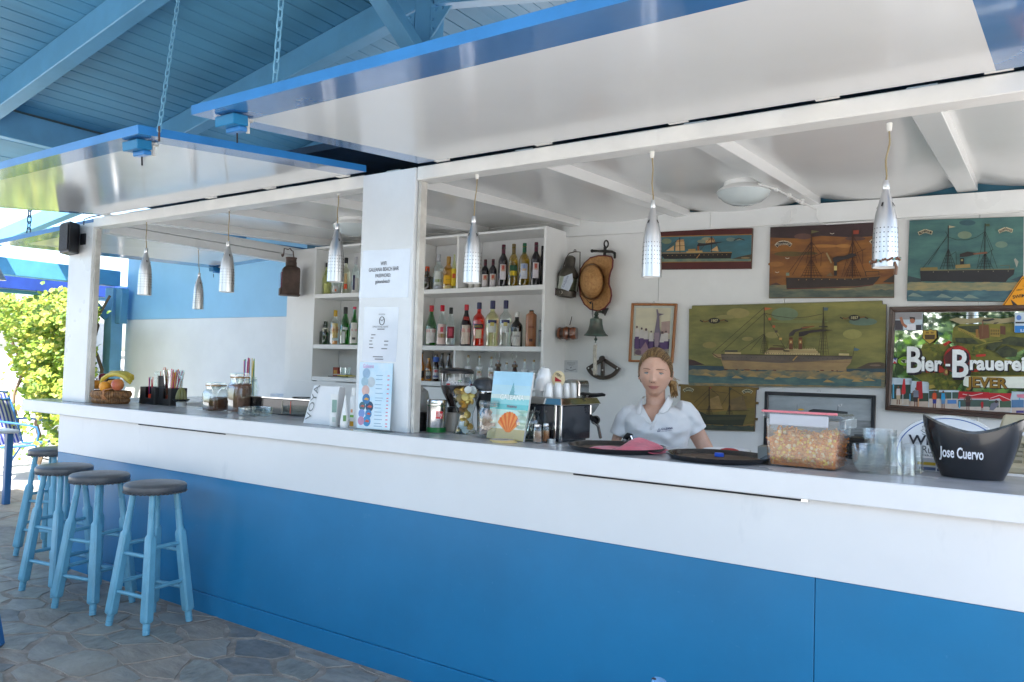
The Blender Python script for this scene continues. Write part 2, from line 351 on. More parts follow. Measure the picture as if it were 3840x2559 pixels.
# ceiling: glossy sheets between rafters, sagging towards the back
RX = [-5.34, -4.52, -3.70, -2.86, -2.03, -1.19, -.36, .48, 1.15]
def ceil_z(y): return 2.452+(y-3.03)*.049
for x0, x1 in zip(RX[:-1], RX[1:]):
    b = MB(); n, k = 12, 12; vs = []
    for j in range(k+1):
        for i in range(n+1):
            u, t = i/n, j/k; y = 3.0+2.02*t
            sag = (.008+.055*max(0, t-.45)**1.2*1.8)*(4*u*(1-u)) if x0 > -2.9 else .004*(4*u*(1-u))
            vs.append((x0+(x1-x0)*u, y, ceil_z(y)+.045-sag))
    b.add(vs, [(j*(n+1)+i, j*(n+1)+i+1, (j+1)*(n+1)+i+1, (j+1)*(n+1)+i) for j in range(k) for i in range(n)], GLOSSW, True)
    b.build('ceiling_panel', kio)
b = MB(); b.add([(-5.75, 3.0, 2.497), (-5.342, 3.0, 2.497), (-5.342, 5.0, 2.59), (-5.75, 5.0, 2.59)], [(0, 1, 2, 3)], GLOSSW); b.build('ceiling_panel', kio)
for x in RX[:-1]:
    b = MB(); z0, z1 = ceil_z(3.031), ceil_z(4.995)
    b.hexa([(x-.05, 3.031, z0-.012), (x+.05, 3.031, z0-.012), (x+.05, 4.995, z1-.012), (x-.05, 4.995, z1-.012), (x-.05, 3.031, z0+.06), (x+.05, 3.031, z0+.06), (x+.05, 4.995, z1+.06), (x-.05, 4.995, z1+.06)], GLOSSW)
    b.build('rafter', kio, bevel=.003)
b = MB(); b.box((-5.85, 2.96, 2.66), (XR, 5.2, 2.70), M('navy_roof_deck', (.02, .05, .10, 1), .7, var=.2)); b.build('roof_deck', kio)
b = MB(); b.box((-5.85, 5.06, 2.40), (XR, 5.10, 2.659), M('teal_fascia', (.06, .22, .33, 1), .5)); b.build('roof_fascia', kio)
# ------------------------------------------------------------------ hatch shutters
def shutter(label, hl, hr, ol, orr, border, name='hatch_shutter', white=GLOSSW):
    "hl/hr hinge corners (left,right as seen), ol/orr outer corners; border = inner white rectangle as 4 (u,v) points"
    hl, hr, ol, orr = map(V, (hl, hr, ol, orr)); c = (hl+hr+ol+orr)/4
    t = thing(name, label, 'shutter', c, group='hatch shutters propped open round the bar')
    n = ((hr-hl).cross(ol-hl)).normalized(); n = n if n.z > 0 else -n
    P_ = lambda u, v_: hl.lerp(hr, u).lerp(ol.lerp(orr, u), v_)
    inner = [P_(*q) for q in border]; outer = [P_(0, 0), P_(1, 0), P_(1, 1), P_(0, 1)]
    top = [p+n*.034 for p in outer]
    b = MB(); UB = M('shutter_blue_gloss', (.035, .17, .42, 1), .2, var=.08, vs=2, coat=.6, rvar=.06)
    b.add(inner, [(0, 1, 2, 3)], white); b.add(outer+inner, [(i, (i+1) % 4, (i+1) % 4+4, i+4) for i in range(4)], UB)
    b.add(top, [(0, 1, 2, 3)], BLUE); b.add(outer+top, [(i, (i+1) % 4, (i+1) % 4+4, i+4) for i in range(4)], BLUE_E)
    b.build('panel', t)
    return t, P_, n
h2 = at(1570, 617, y=2.90); h2.z = 2.478; o2 = at(718, 432, x=h2.x)
dz2 = (o2-h2)
h2r = V((XR, 2.90, 2.474)); o2r = h2r+V((0, dz2.y, dz2.z-.004))
L2 = h2r.x-h2.x
def uv2(px, py):
    q = at(px, py, z=2.4)
    for _ in range(6):
        t_ = (q.y-2.90)/dz2.y; q = at(px, py, z=2.4835+dz2.z*t_)
    return ((q.x-h2.x)/L2, (q.y-2.90)/dz2.y)
bi = uv2(1656, 603); bo = uv2(947, 450); ri = uv2(3752, 335); ro = uv2(3648, 0)
sh2, P2, n2 = shutter('long hatch shutter over the right bay, white underside with wide blue border', h2, h2r, o2, o2r,
                      [(bi[0], .001), (ri[0], .001), (ri[0]+(ro[0]-ri[0])/max(.01, ro[1]-ri[1])*(.86-ri[1]), .86), (bo[0], .86)])
h1 = at(1374, 643, y=2.90); h1.z = 2.479; o1 = at(519, 501, x=h1.x); dz1 = o1-h1
h1l = V((at(375, 805, y=2.9).x, 2.90, 2.479)); o1l = h1l+V((0, dz1.y, dz1.z))
sh1, P1, n1 = shutter('hatch shutter over the left bay with glossy white underside', h1l, h1, o1l, o1, [(.03, .001), (.945, .001), (.955, .89), (.03, .89)], white=GLOSS2)
h3a, h3b = V((-5.80, 3.0, 2.462)), V((-5.80, 5.12, 2.532)); o3b = at(811, 1008, x=-7.05)
o3a = at(-12, 916, x=-7.05)
sh3, P3, n3 = shutter('side hatch shutter beyond the corner post, propped out to the left', h3b, h3a, o3b, o3a, [(.07, .001), (.93, .001), (.93, .88), (.07, .88)], white=GLOSS2)
for t_, P_, n_, u, v_ in ((sh1, P1, n1, .955, .95), (sh2, P2, n2, .03, .93), (sh3, P3, n3, .03, .95)):
    q = P_(u, v_); b = MB(); d = (P_(u+.01, v_)-q).normalized(); e = (P_(u, v_-.01)-q).normalized()
    b.obox(q-n_*.024, (d, e, n_), (.055, .032, .019), BLUE); b.obox(q-n_*.052+e*.02, (d, e, n_), (.04, .018, .009), BLUE_E)
    b.build('latch_block', t_, bevel=.003)
    b = MB(); q2 = q+e*.07; b.tube([q2-n_*.0, q2-n_*.055], .007, M('pale_bolt', (.7, .68, .62, 1), .5, var=.1), 8); b.lathe([(.001, 0), (.022, 0), (.022, .006), (.001, .008)], M('pale_bolt'), 10, c=q2-n_*.012, ax=n_)
    b.tube([q-n_*.07+d*.03, q-n_*.105+d*.028], .003, DARK, 6); b.build('bolt', t_)
# hinges along the lintel
for px in (395, 790, 1010, 1285, 1655, 2035, 2540, 3100, 3745):
    q = at(px, 820-(px-400)*.145, y=2.91); b = MB(); zz = 2.4775
    b.box((q.x-.04, 2.90, zz), (q.x+.04, 2.925, zz+.014), WARMW); b.tube([(q.x-.04, 2.899, zz+.007), (q.x+.04, 2.899, zz+.007)], .008, WARMW, 8)
    b.build('hinge', sh1 if px < 1400 else sh2)
# ------------------------------------------------------------------ pavilion over the bar
pav = thing('pavilion', 'big open pavilion roof with light blue boarded ceiling and rafters', 'pavilion', (-3.4, 3.5, 0))
RS = .1763; ROOF0 = lambda x: 2.75+RS*(x+9.84)          # underside of the rafters
RIDGE = -3.42
BOARD = M('blue_roof_boards', (.085, .275, .43, 1), .5, var=.10, vs=2.2, bump=.1, bs=25, stretch=(1, .15, 1))
bw = .128; x = -6.93; k = 0
dS = V((1, 0, RS)).normalized(); nS = V((-RS, 0, 1)).normalized()
Y0R, Y1R = -3.0, 6.3  # unseen edge behind the camera, placed to even out light on front and interior
while x < RIDGE-.02:
    a = V((x, 0, ROOF0(x)+.20)); e = a+dS*(bw-.006)
    b = MB(); j = random.uniform(0, .003)
    b.hexa([a+V((0, Y0R, 0)), e+V((0, Y0R, 0)), e+V((0, Y1R, 0)), a+V((0, Y1R, 0)), a+V((0, Y0R, 0))+nS*(.022+j), e+V((0, Y0R, 0))+nS*(.022+j), e+V((0, Y1R, 0))+nS*(.022+j), a+V((0, Y1R, 0))+nS*(.022+j)], BOARD)
    b.build('roof_board', pav, bevel=.003); x += dS.x*bw
ZR = ROOF0(RIDGE)+.2; dT = V((1, 0, -RS)).normalized(); nT = V((RS, 0, 1)).normalized(); x = RIDGE+.002; n_ = 0
while x < 1.7:  # right slope cut short out of view so sunlit ground brightens the interior
    a = V((x, 0, ZR-RS*(x-RIDGE))); e = a+dT*(bw-.006); b = MB()
    b.hexa([a+V((0, Y0R, 0)), e+V((0, Y0R, 0)), e+V((0, Y1R, 0)), a+V((0, Y1R, 0)), a+V((0, Y0R, 0))+nT*.022, e+V((0, Y0R, 0))+nT*.022, e+V((0, Y1R, 0))+nT*.022, a+V((0, Y1R, 0))+nT*.022], BOARD)
    b.build('roof_board', pav); x += dT.x*bw
b = MB(); ov = .035                                        # roof covering that closes the joints from above
for sgn, xe in ((1, -7.2), (-1, 1.85)):
    ze = ZR+.03-RS*abs(xe-RIDGE); b.hexa([(xe, Y0R-.1, ze), (RIDGE, Y0R-.1, ZR+.03), (RIDGE, Y1R+.1, ZR+.03), (xe, Y1R+.1, ze), (xe, Y0R-.1, ze+.06), (RIDGE, Y0R-.1, ZR+.09), (RIDGE, Y1R+.1, ZR+.09), (xe, Y1R+.1, ze+.06)], M('roof_felt', (.25, .2, .17, 1), .9, var=.2))
b.build('roof_covering', pav)
for y in (-2.35, -1.1, .15, 1.40, 2.67, 3.93, 5.2):
    for sgn in (1, -1):
        xe = -6.93 if sgn == 1 else 1.6; b = MB(); xr = RIDGE-sgn*.075
        zl, zh = ZR-.2-RS*abs(xe-RIDGE), ZR-.2-RS*abs(xr-RIDGE)
        b.hexa([(xe, y-.055, zl), (xr, y-.055, zh), (xr, y+.055, zh), (xe, y+.055, zl), (xe, y-.055, zl+.197), (xr, y-.055, zh+.197), (xr, y+.055, zh+.197), (xe, y+.055, zl+.197)], SKYB)
        b.build('rafter', pav, bevel=.006)
b = MB(); b.box((-7.06, Y0R, ROOF0(-7.0)-.02), (-6.94, Y1R, ROOF0(-7.0)+.2), SKYB); b.build('eave_beam', pav, bevel=.005)
b = MB(); b.box((RIDGE-.07, 3.93-.07, 2.70), (RIDGE+.07, 3.93+.07, ZR-.005), SKYB); b.build('king_post', pav, bevel=.005)
b = MB(); b.box((RIDGE-.06, Y0R, ZR-.17), (RIDGE+.06, 3.855, ZR-.02), SKYB); b.build('ridge_beam', pav, bevel=.005)
for sgn in (-1, 1):                                        # steel gussets each side of the king post
    b = MB(); z = ZR-.24; x = RIDGE+sgn*.072
    b.prism([(x, 3.86, z), (x+sgn*.17, 3.86, z+.0-RS*.17), (x+sgn*.15, 3.86, z-.05), (x+sgn*.012, 3.86, z-.2), (x, 3.86, z-.2)], (0, .012, 0), SKYB)
    for u, v_ in ((.04, -.03), (.1, -.03), (.02, -.09), (.02, -.15)): b.ball((x+sgn*u, 3.857, z+v_), .009, SKYB, 8, 6)
    b.build('gusset_plate', pav)
b = MB(); b.bar(at(1395, -60, y=3.45), at(1600, 260, y=3.85), .11, .11, SKYB, up=(0, 1, 0)); b.build('diagonal_brace', pav, bevel=.005)
b = MB(); b.box((-4.9, 3.4, 2.72), (-4.2, 4.1, 2.86), M('navy_block', (.02, .04, .08, 1), .6, var=.2)); b.build('roof_box', pav)  # plain dark navy block above the kiosk roof
# left eave: beam, knee-braced post, lower pergola
b = MB(); b.box((-9.92, -.5, 2.38), (-9.76, 5.42, 2.575), M('mid_blue_beam', (.10, .34, .60, 1), .45, var=.06)); b.build('outer_beam', pav, bevel=.005)
b = MB(); b.box((-9.93, 5.32, 0), (-9.75, 5.47, 2.36), M('light_blue_post', (.20, .47, .73, 1), .45, var=.05)); b.build('post', pav, bevel=.005)  # light blue post, paler than the rafters
b = MB(); b.bar((-9.84, 4.86, 2.37), (-9.84, 5.31, 1.98), .05, .09, SKYB); b.build('knee_brace', pav)
b = MB(); b.prism([(-9.70, 5.33, 2.35), (-9.58, 5.33, 2.35), (-9.56, 5.33, 2.28), (-9.58, 5.33, 1.9), (-9.70, 5.33, 1.9)], (0, .1, 0), SKYB); b.build('bracket_board', pav, bevel=.01)
for y in (3.9,):
    b = MB(); b.bar((-7.07, y, 3.05), (-9.95, y, 2.70), .09, .15, SKYB); b.build('pergola_rafter', pav, bevel=.004)
PALEB = M('pale_blue_soffit', (.40, .66, .84, 1), .5, var=.04)
for i in range(2):
    x = -7.045-i*.40; z = 3.05-.1215*(abs(x)-7.07)+.175; ya = -.5 if i < 2 else 3.95
    b = MB(); b.hexa([(x, ya, z), (x-.395, ya, z-.045), (x-.395, 6.0, z-.045), (x, 6.0, z), (x, ya, z+.02), (x-.395, ya, z-.025), (x-.395, 6.0, z-.025), (x, 6.0, z+.02)], PALEB if i > 1 else BOARD); b.build('soffit_board', pav)
# ------------------------------------------------------------------ house wall beside the bar, garden wall
hs = thing('house_wall', 'rendered house wall, pale blue band above white, behind the side hatch', 'wall', (-7, 5.6, 0))
b = MB(); b.box((-9.74, 5.5, 1.962), (-5.0, 5.75, 2.95), SKYB2); b.build('blue_band', hs)
b = MB(); b.box((-9.74, 5.505, 0), (-5.0, 5.75, 1.960), M('white_render', (.78, .79, .79, 1), .7, var=.03, vs=2, bump=.15, bs=30)); b.build('white_band', hs)
for i in range(6): y = 4.42+i*.18; b = MB(); b.box((-9.9, y, 2.955+.0*i), (-7.22, y+.175, 2.985), PALEB); b.build('added_eave_board', hs)  # eave added to keep direct sun off the house wall
for x in (-9.5, -8.8, -8.1, -7.4): b = MB(); b.box((x-.04, 4.4, 2.84), (x+.04, 5.495, 2.954), SKYB); b.build('added_eave_rafter', hs)
gw = thing('garden_wall', 'low whitewashed garden wall beyond the vine', 'wall', (-13, 6, 0))
b = MB(); b.box((-18, 6.3, 0), (-9.95, 6.5, 1.5), M('whitewash', (.8, .79, .76, 1), .8, var=.05, bump=.3)); b.box((-18, 6.27, 1.5), (-9.95, 6.53, 1.56), M('whitewash')); b.build('wall_body', gw)
# ================================================================== SHELVES AND BOTTLES
SH1, SH2, SH3, STOP = 2.082, 1.640, 1.360, 2.500
def shelf_unit(label, x0, x1, divs):
    t = thing('shelf_unit', label, 'shelf', ((x0+x1)/2, 4.86, SH3-.04), group='white bottle shelves on the back wall')
    for a, c in ((x0, x0+.022), (x1-.022, x1)):
        b = MB(); b.box((a, 4.70, SH3-.036), (c, 5.012, STOP), WHITE_W); b.build('side_panel', t, bevel=.002)
    for z, h in ((SH1, .036), (SH2, .036), (SH3, .034), (STOP-.001, .018)):
        b = MB(); b.box((x0+.0225, 4.703, z-h), (x1-.0225, 5.012, z), WHITE_W); b.build('shelf_board', t, bevel=.002)
    for x, z0, z1 in divs:
        b = MB(); b.box((x-.009, 4.708, z0+.0005), (x+.009, 5.01, z1), WHITE_W); b.build('divider', t, bevel=.002)
    b = MB(); b.box((x0+.0225, 5.013, SH3-.03), (x1-.0225, 5.019, STOP-.02), M('shelf_back_paint', (.74, .745, .75, 1), .5, var=.04)); b.build('back_panel', t)
    return t
shelf_unit('white bottle shelf seen left of the pillar', -5.335, -4.23, [])
shelf_unit('long white bottle shelf right of the pillar', -4.225, -2.93, [(-3.735, SH1, STOP-.02), (-3.735, SH3, SH2-.037)])
def text_arc(b, body, c, R, ang, z, h, mat, sx=1.):
    "lettering wrapped round a vertical cylinder, centred on angle ang"
    k = len(b.v); b.text(body, (0, 0, 0), (1, 0, 0), (0, 1, 0), h, mat, 'CENTER', sx)
    for i in range(k, len(b.v)):
        p = b.v[i]; a = ang+p.x/R; b.v[i] = V((c[0]+R*cos(a), c[1]+R*sin(a), z+p.y))
def arc_label(b, c, R, ang, half, z0, z1, mat, n=8, prof=None):
    b.lathe([(R, z0), (R, z1)], mat, n, c=(c[0], c[1], 0), arc=(ang-half, ang+half))
G_CLEAR = glass('clear_glass', (.93, .96, .95)); G_GREEN = glass('green_glass', (.06, .42, .06)); G_DGREEN = glass('dark_green_glass', (.03, .16, .03))
G_GOLD = glass('golden_spirit', (.93, .62, .10)); G_YEL = glass('yellow_wine', (.72, .56, .03)); G_PALE = glass('pale_yellow_spirit', (.93, .95, .66)); G_RED = glass('orange_red_aperitif', (.98, .10, .02))
G_BEER = glass('amber_beer', (.95, .55, .03)); G_BROWN = glass('brown_glass', (.17, .05, .02)); G_PINK = glass('dark_red_liquor', (.45, .03, .08)); G_ICE = glass('ice_clear_glass', (.90, .96, .96)); G_WHITEW = glass('white_wine_glass', (.86, .90, .45)); G_MILK = glass('cloudy_liqueur', (.86, .86, .74))
G_WINE = M('dark_wine_bottle', (.012, .008, .014, 1), .07, coat=.5, var=.3); G_BLK = M('black_bottle', (.008, .008, .008, 1), .06, coat=.5); CERAM = M('brown_stoneware', (.33, .12, .04, 1), .3, var=.12, vs=10, coat=.4)
PR = {'wine': [(.6, 0), (.96, .004), (1, .02), (1, .58), (.97, .63), (.80, .69), (.50, .75), (.385, .79), (.37, .90), (.41, .905), (.41, .93), (.36, .935), (.36, .97)],
      'spirit': [(.6, 0), (.97, .004), (1, .02), (1, .55), (.96, .61), (.78, .67), (.48, .72), (.36, .77), (.34, .93)],
      'slope': [(.6, 0), (.97, .004), (1, .02), (1, .47), (.95, .53), (.74, .62), (.52, .72), (.37, .79), (.34, .93)],
      'square': [(.6, 0), (.97, .004), (1, .02), (1, .50), (.95, .56), (.7, .60), (.42, .64), (.38, .68), (.36, .93)],
      'beer': [(.6, 0), (.97, .005), (1, .03), (1, .50), (.94, .57), (.66, .68), (.45, .80), (.40, .95)],
      'ouzo': [(.6, 0), (.97, .004), (1, .02), (1, .46), (.97, .53), (.82, .58), (.5, .615), (.34, .65), (.30, .72), (.36, .75), (.30, .78), (.30, .93)],
      'flare': [(.6, 0), (.92, .004), (.95, .03), (.86, .2), (.97, .34), (1, .46), (1, .62), (.86, .68), (.5, .73), (.34, .77), (.32, .93)],
      'crock': [(.6, 0), (.97, .004), (1, .02), (1, .84), (.95, .88), (.7, .91), (.46, .93), (.42, .96)]}
def bottle(label, pxc, pyt, pyb, pxw, style, gmat, cap, z, kind='liquor_bottle', capl=.12, capr=.40, lab=None, group=None, Y=4.81, sq=None, fillz=None, fillm=None, capmat_rough=.35, prop=None):
    X = at(pxc, (pyt+pyb)/2, y=Y).x; h = at(pxc, pyt, y=Y).z-at(pxc, pyb, y=Y).z; r = (at(pxc+pxw/2, pyb, y=Y).x-at(pxc-pxw/2, pyb, y=Y).x)/2*.97*Y/sqrt(X*X+Y*Y)
    t = thing(kind, label, 'bottle', (X, Y, z+.0005), group=group)
    zb = z+.0005; n = 20; pr = PR[style]
    ang = atan2(-Y, -X)
    b = MB(); b.lathe([(r*a, zb+h*c) for a, c in pr], gmat, n, c=(X, Y, 0), sq=sq)
    b.add([(X+r*.6*cos(2*pi*j/n), Y+r*.6*sin(2*pi*j/n), zb) for j in range(n)], [tuple(range(n))[::-1]], gmat); b.build('bottle_glass', t)
    if fillm:
        pts = [(r*.94*a, zb+.004+h*c*.99) for a, c in pr if c <= fillz]; b = MB(); b.lathe(pts+[(.0005, pts[-1][1])], fillm, n, c=(X, Y, 0), sq=sq); b.build('liquid', t)
    if cap:
        cm = flat(*cap, rough=capmat_rough); b = MB(); cr = r*capr
        b.lathe([(.0005, zb+h*(1-capl)), (cr, zb+h*(1-capl)), (cr, zb+h*.99), (cr*.85, zb+h), (.0005, zb+h)], cm, 14, c=(X, Y, 0)); b.build('cap', t)
    for L in (lab or []):
        z0, z1, half, col = L[:4]; R = r*1.012
        b = MB(); arc_label(b, (X, Y), R, ang+(L[5] if len(L) > 5 else 0), half, zb+h*z0, zb+h*z1, flat(*col, rough=.6), 8); b.build('label', t)
        if len(L) > 4 and L[4]:
            b = MB(); text_arc(b, L[4][0], (X, Y), R+.0006, ang, zb+h*L[4][1], h*L[4][2], flat(*L[4][3]), L[4][4] if len(L[4]) > 4 else .8); b.build('lettering', t)
    return t
u1 = lambda x, y: (1500+x/3.92, 820+y/3.92)
u3 = lambda x, y: (1500+x/3.92, 1080+y/3.92)
ul = lambda x, y: (1140+x/2.614, 900+y/2.614)
def bt(f, label, xc, yt, yb, w_, *a, sc=3.92, **k):
    p, q = f(xc, yt), f(xc, yb); return bottle(label, p[0], p[1], q[1], w_/sc, *a, **k)
GR1, GR2, GR3 = 'bottles on the top shelf', 'bottles on the middle shelf', 'small bottles on the lowest shelf'
WHT, RED, BLK, SIL, GOLDC = (225, 222, 215), (190, 20, 40), (18, 18, 20), (180, 182, 186), (170, 130, 60)
# ---- right unit, top shelf
bt(u1, 'golden tequila bottle at the pillar end of the top shelf', 300, 535, 1040, 125, 'spirit', G_GOLD, GOLDC, SH1, lab=[(.04, .42, .9, (215, 180, 30)), (.2, .28, .7, (70, 60, 25))], group=GR1)
bt(u1, 'squat dark brown liqueur bottle with orange cap', 400, 675, 1035, 165, 'square', G_BROWN, (215, 80, 25), SH1, capl=.2, lab=[(.04, .36, .75, (205, 190, 175)), (.34, .5, .7, (196, 110, 85))], sq=4, group=GR1)
bt(u1, 'clear tequila bottle with silver cap on the top shelf', 568, 500, 1030, 168, 'spirit', G_ICE, SIL, SH1, capl=.2, lab=[(.15, .52, .8, (205, 212, 205)), (.22, .30, .7, (120, 140, 70)), (.02, .12, .9, (190, 195, 205))], group=GR1)
bt(u1, 'amber tequila bottle with gold cap and yellow label', 712, 530, 1025, 165, 'spirit', G_GOLD, GOLDC, SH1, capl=.22, lab=[(.17, .42, 1.0, (222, 170, 20), ('Jose Cuervo', .29, .03, (60, 40, 10), .7)), (.02, .12, .8, (215, 195, 130))], group=GR1)
bt(u1, 'thin yellow labelled bottle tucked against the shelf divider', 795, 460, 1022, 80, 'slope', G_PALE, None, SH1, lab=[(.1, .55, 1.2, (225, 195, 40)), (.3, .42, 1.0, (200, 40, 40))], group=GR1)
for xc, lb in ((1050, 'small wine bottle left behind the hanging lamp'), (1140, 'small wine bottle right behind the hanging lamp')):
    bt(u1, lb, xc, 590, 1015, 105, 'wine', G_WINE, (75, 22, 40), SH1, kind='wine_bottle', capl=.26, lab=[(.04, .48, 1., WHT)], group=GR1)
LBW = [(.04, .48, .8, (214, 208, 210)), (.28, .46, .62, (190, 140, 100)), (.33, .43, .25, (170, 60, 40))]
bt(u1, 'first small red wine bottle right of the hanging lamp', 1252, 582, 1010, 118, 'wine', G_WINE, (75, 22, 40), SH1, kind='wine_bottle', capl=.26, lab=LBW, group=GR1)
bt(u1, 'second small red wine bottle, beside a tall wine bottle', 1367, 577, 1005, 118, 'wine', G_WINE, (75, 22, 40), SH1, kind='wine_bottle', capl=.26, lab=LBW, group=GR1)
LB2 = [(.18, .53, .62, (214, 208, 214)), (.37, .52, .5, (186, 140, 104)), (.41, .5, .25, (170, 60, 40))]
bt(u1, 'tall red wine bottle left of the two yellow wine bottles', 1517, 368, 1003, 150, 'wine', G_WINE, (80, 24, 44), SH1, kind='wine_bottle', capl=.26, lab=LB2, group=GR1)
bt(u1, 'yellow wine bottle with green and yellow label', 1668, 360, 998, 152, 'wine', G_YEL, (120, 100, 55), SH1, kind='wine_bottle', capl=.24, lab=[(.24, .50, .8, (30, 80, 55)), (.26, .37, .75, (225, 190, 30))], group=GR1)
bt(u1, 'yellow wine bottle with dark green capsule', 1826, 350, 993, 155, 'wine', G_YEL, (20, 85, 50), SH1, kind='wine_bottle', capl=.25, lab=[(.18, .52, .7, (200, 205, 215)), (.37, .51, .6, (110, 130, 170)), (.36, .41, .4, (200, 165, 120))], group=GR1)
bt(u1, 'tall red wine bottle second from the right end', 1998, 335, 985, 148, 'wine', G_WINE, (80, 24, 44), SH1, kind='wine_bottle', capl=.25, lab=LB2, group=GR1)
bt(u1, 'dark bottle in the right corner of the top shelf', 2088, 370, 985, 95, 'wine', G_WINE, (25, 20, 25), SH1, kind='wine_bottle', lab=[(.15, .5, .6, (60, 62, 66))], group=GR1, Y=4.9)
# ---- right unit, middle shelf
bt(u3, 'green vermouth bottle with red cap', 458, 247, 840, 170, 'slope', G_GREEN, RED, SH2, capl=.15, lab=[(.08, .42, 1.0, (215, 212, 208)), (.33, .40, 1.02, (190, 25, 35))], fillz=.4, fillm=G_DGREEN, group=GR2)
bt(u3, 'clear vermouth bottle with red cap and pink label', 618, 245, 845, 165, 'slope', G_CLEAR, (200, 20, 50), SH2, capl=.15, lab=[(.04, .53, .85, (220, 196, 190)), (.2, .3, .7, (150, 120, 60)), (.34, .46, .3, (190, 60, 80))], fillz=.45, fillm=G_PINK, group=GR2)
bt(u3, 'short clear bottle of dark red liqueur with black cap', 745, 282, 850, 150, 'slope', G_CLEAR, (25, 32, 34), SH2, capl=.17, lab=[(.2, .5, .8, (120, 20, 45)), (.25, .45, .4, (190, 70, 90))], fillz=.36, fillm=G_PINK, group=GR2)
bt(u3, 'dark red vermouth bottle with red cap', 972, 240, 853, 172, 'slope', G_WINE, RED, SH2, capl=.14, lab=[(.05, .5, .8, (210, 195, 180)), (.33, .42, .82, (200, 30, 45)), (.62, .70, .5, (150, 40, 30))], group=GR2)
bt(u3, 'bright orange-red aperitif bottle with navy cap', 1158, 213, 858, 185, 'flare', G_RED, (30, 36, 80), SH2, capl=.15, lab=[(.40, .50, .8, (30, 30, 60), ('APEROL', .43, .045, (225, 195, 60), .8)), (.18, .38, .5, (205, 190, 160))], group=GR2)
bt(u3, 'pale yellow faceted liqueur bottle with navy cap', 1356, 188, 862, 200, 'flare', G_PALE, (28, 32, 82), SH2, capl=.18, lab=[(.5, .57, .7, (45, 50, 90)), (.3, .5, .6, (205, 208, 200)), (.44, .52, .3, (190, 175, 90))], group=GR2)
bt(u3, 'clear faceted liqueur bottle with navy cap', 1550, 185, 865, 190, 'flare', G_ICE, (28, 32, 82), SH2, capl=.18, lab=[(.5, .57, .7, (45, 50, 90)), (.3, .5, .6, (210, 214, 212)), (.44, .52, .3, (190, 178, 110))], group=GR2)
bt(u3, 'black whisky bottle with white cap and white label', 1716, 360, 872, 180, 'spirit', G_BLK, (215, 215, 212), SH2, capl=.15, lab=[(.02, .43, .72, (205, 205, 200), ('LAPHROAIG', .28, .05, (60, 60, 60), .5))], group=GR2)
bt(u3, 'brown stoneware gin crock with black stopper', 1926, 338, 878, 165, 'crock', CERAM, (20, 18, 18), SH2, capl=.075, lab=[(.5, .56, .5, (120, 60, 25)), (.14, .22, .3, (70, 30, 15))], group=GR2)
bt(u3, 'clear bottle half hidden by the right shelf side', 2058, 470, 878, 60, 'spirit', G_ICE, SIL, SH2, lab=[(.2, .6, .7, (190, 195, 205)), (.55, .62, .72, (50, 55, 90))], group=GR2, Y=4.9)
# ---- right unit, lowest shelf: beers, ouzo, swing-tops
BG = [('green beer bottle next to the striped cups', 238, 955, 62, G_DGREEN, (40, 70, 40), []), ('amber beer bottle with dark label', 312, 957, 112, G_BEER, (40, 30, 15), [(.1, .35, .9, (35, 22, 12))]), ('yellow beer bottle with white label', 420, 1040, 106, G_BEER, (220, 160, 30), [(.1, .42, .85, (190, 190, 180)), (.1, .24, .85, (30, 35, 60))]),
      ('brown beer bottle with blue and white label', 528, 980, 106, G_BROWN, (60, 25, 20), [(.1, .45, .8, (210, 212, 220)), (.33, .42, .6, (200, 40, 40)), (.14, .22, .8, (40, 70, 160)), (.72, .9, 1.2, (60, 100, 180))]), ('nearly black beer bottle left of a brown one', 614, 960, 100, G_BLK, (30, 25, 22), []), ('dark brown beer bottle beside the lower divider', 713, 962, 100, G_BROWN, (35, 22, 18), [])]
for lb, xc, yt, w_, gm, cp, la in BG:
    bt(u3, lb, xc, yt if gm is not None else yt, 1376, w_, 'beer', gm, cp, SH3, kind='beer_bottle', capl=.055, capr=.46, lab=la, group=GR3)
for i, (xc, yt, w_, lb) in enumerate(((1000, 985, 104, 'first ouzo bottle from the divider, behind the coffee beans'), (1165, 988, 104, 'second ouzo bottle from the divider'), (1340, 993, 100, 'third ouzo bottle, left of a swing-top'), (1566, 1068, 112, 'shorter ouzo bottle between the two swing-top bottles'), (1830, 1010, 104, 'ouzo bottle right of both swing-top bottles'), (1965, 1013, 102, 'last ouzo bottle at the right end of the shelf'))):
    bt(u3, lb, xc, yt, 1390, w_, 'ouzo', G_CLEAR, (176, 150, 110), SH3, kind='ouzo_bottle', capl=.09, capr=.34, lab=[(.50, .60, 3.14, (232, 234, 236)), (.2, .44, .8, (222, 222, 218)), (.28, .36, .82, (165, 30, 35)), (.36, .44, .7, (150, 120, 50))], group=GR3)
for xc, lb in ((1440, 'brown swing-top bottle beside the third ouzo bottle'), (1685, 'brown swing-top bottle behind the menu top')):
    t = bt(u3, lb, xc, 1045, 1390, 96, 'beer', G_BROWN, (205, 170, 160), SH3, kind='swing_top_bottle', capl=.05, capr=.36, lab=[(.74, .86, 1.2, (120, 100, 80))], group=GR3)
    L = t.location; b = MB()
    for s in (-1, 1): b.tube([(L.x+s*.012, L.y-.012, L.z+.235), (L.x+s*.02, L.y-.014, L.z+.225), (L.x+s*.018, L.y-.014, L.z+.195), (L.x+s*.012, L.y-.012, L.z+.19)], .0015, CHROME, 5)
    b.build('wire_bail', t)
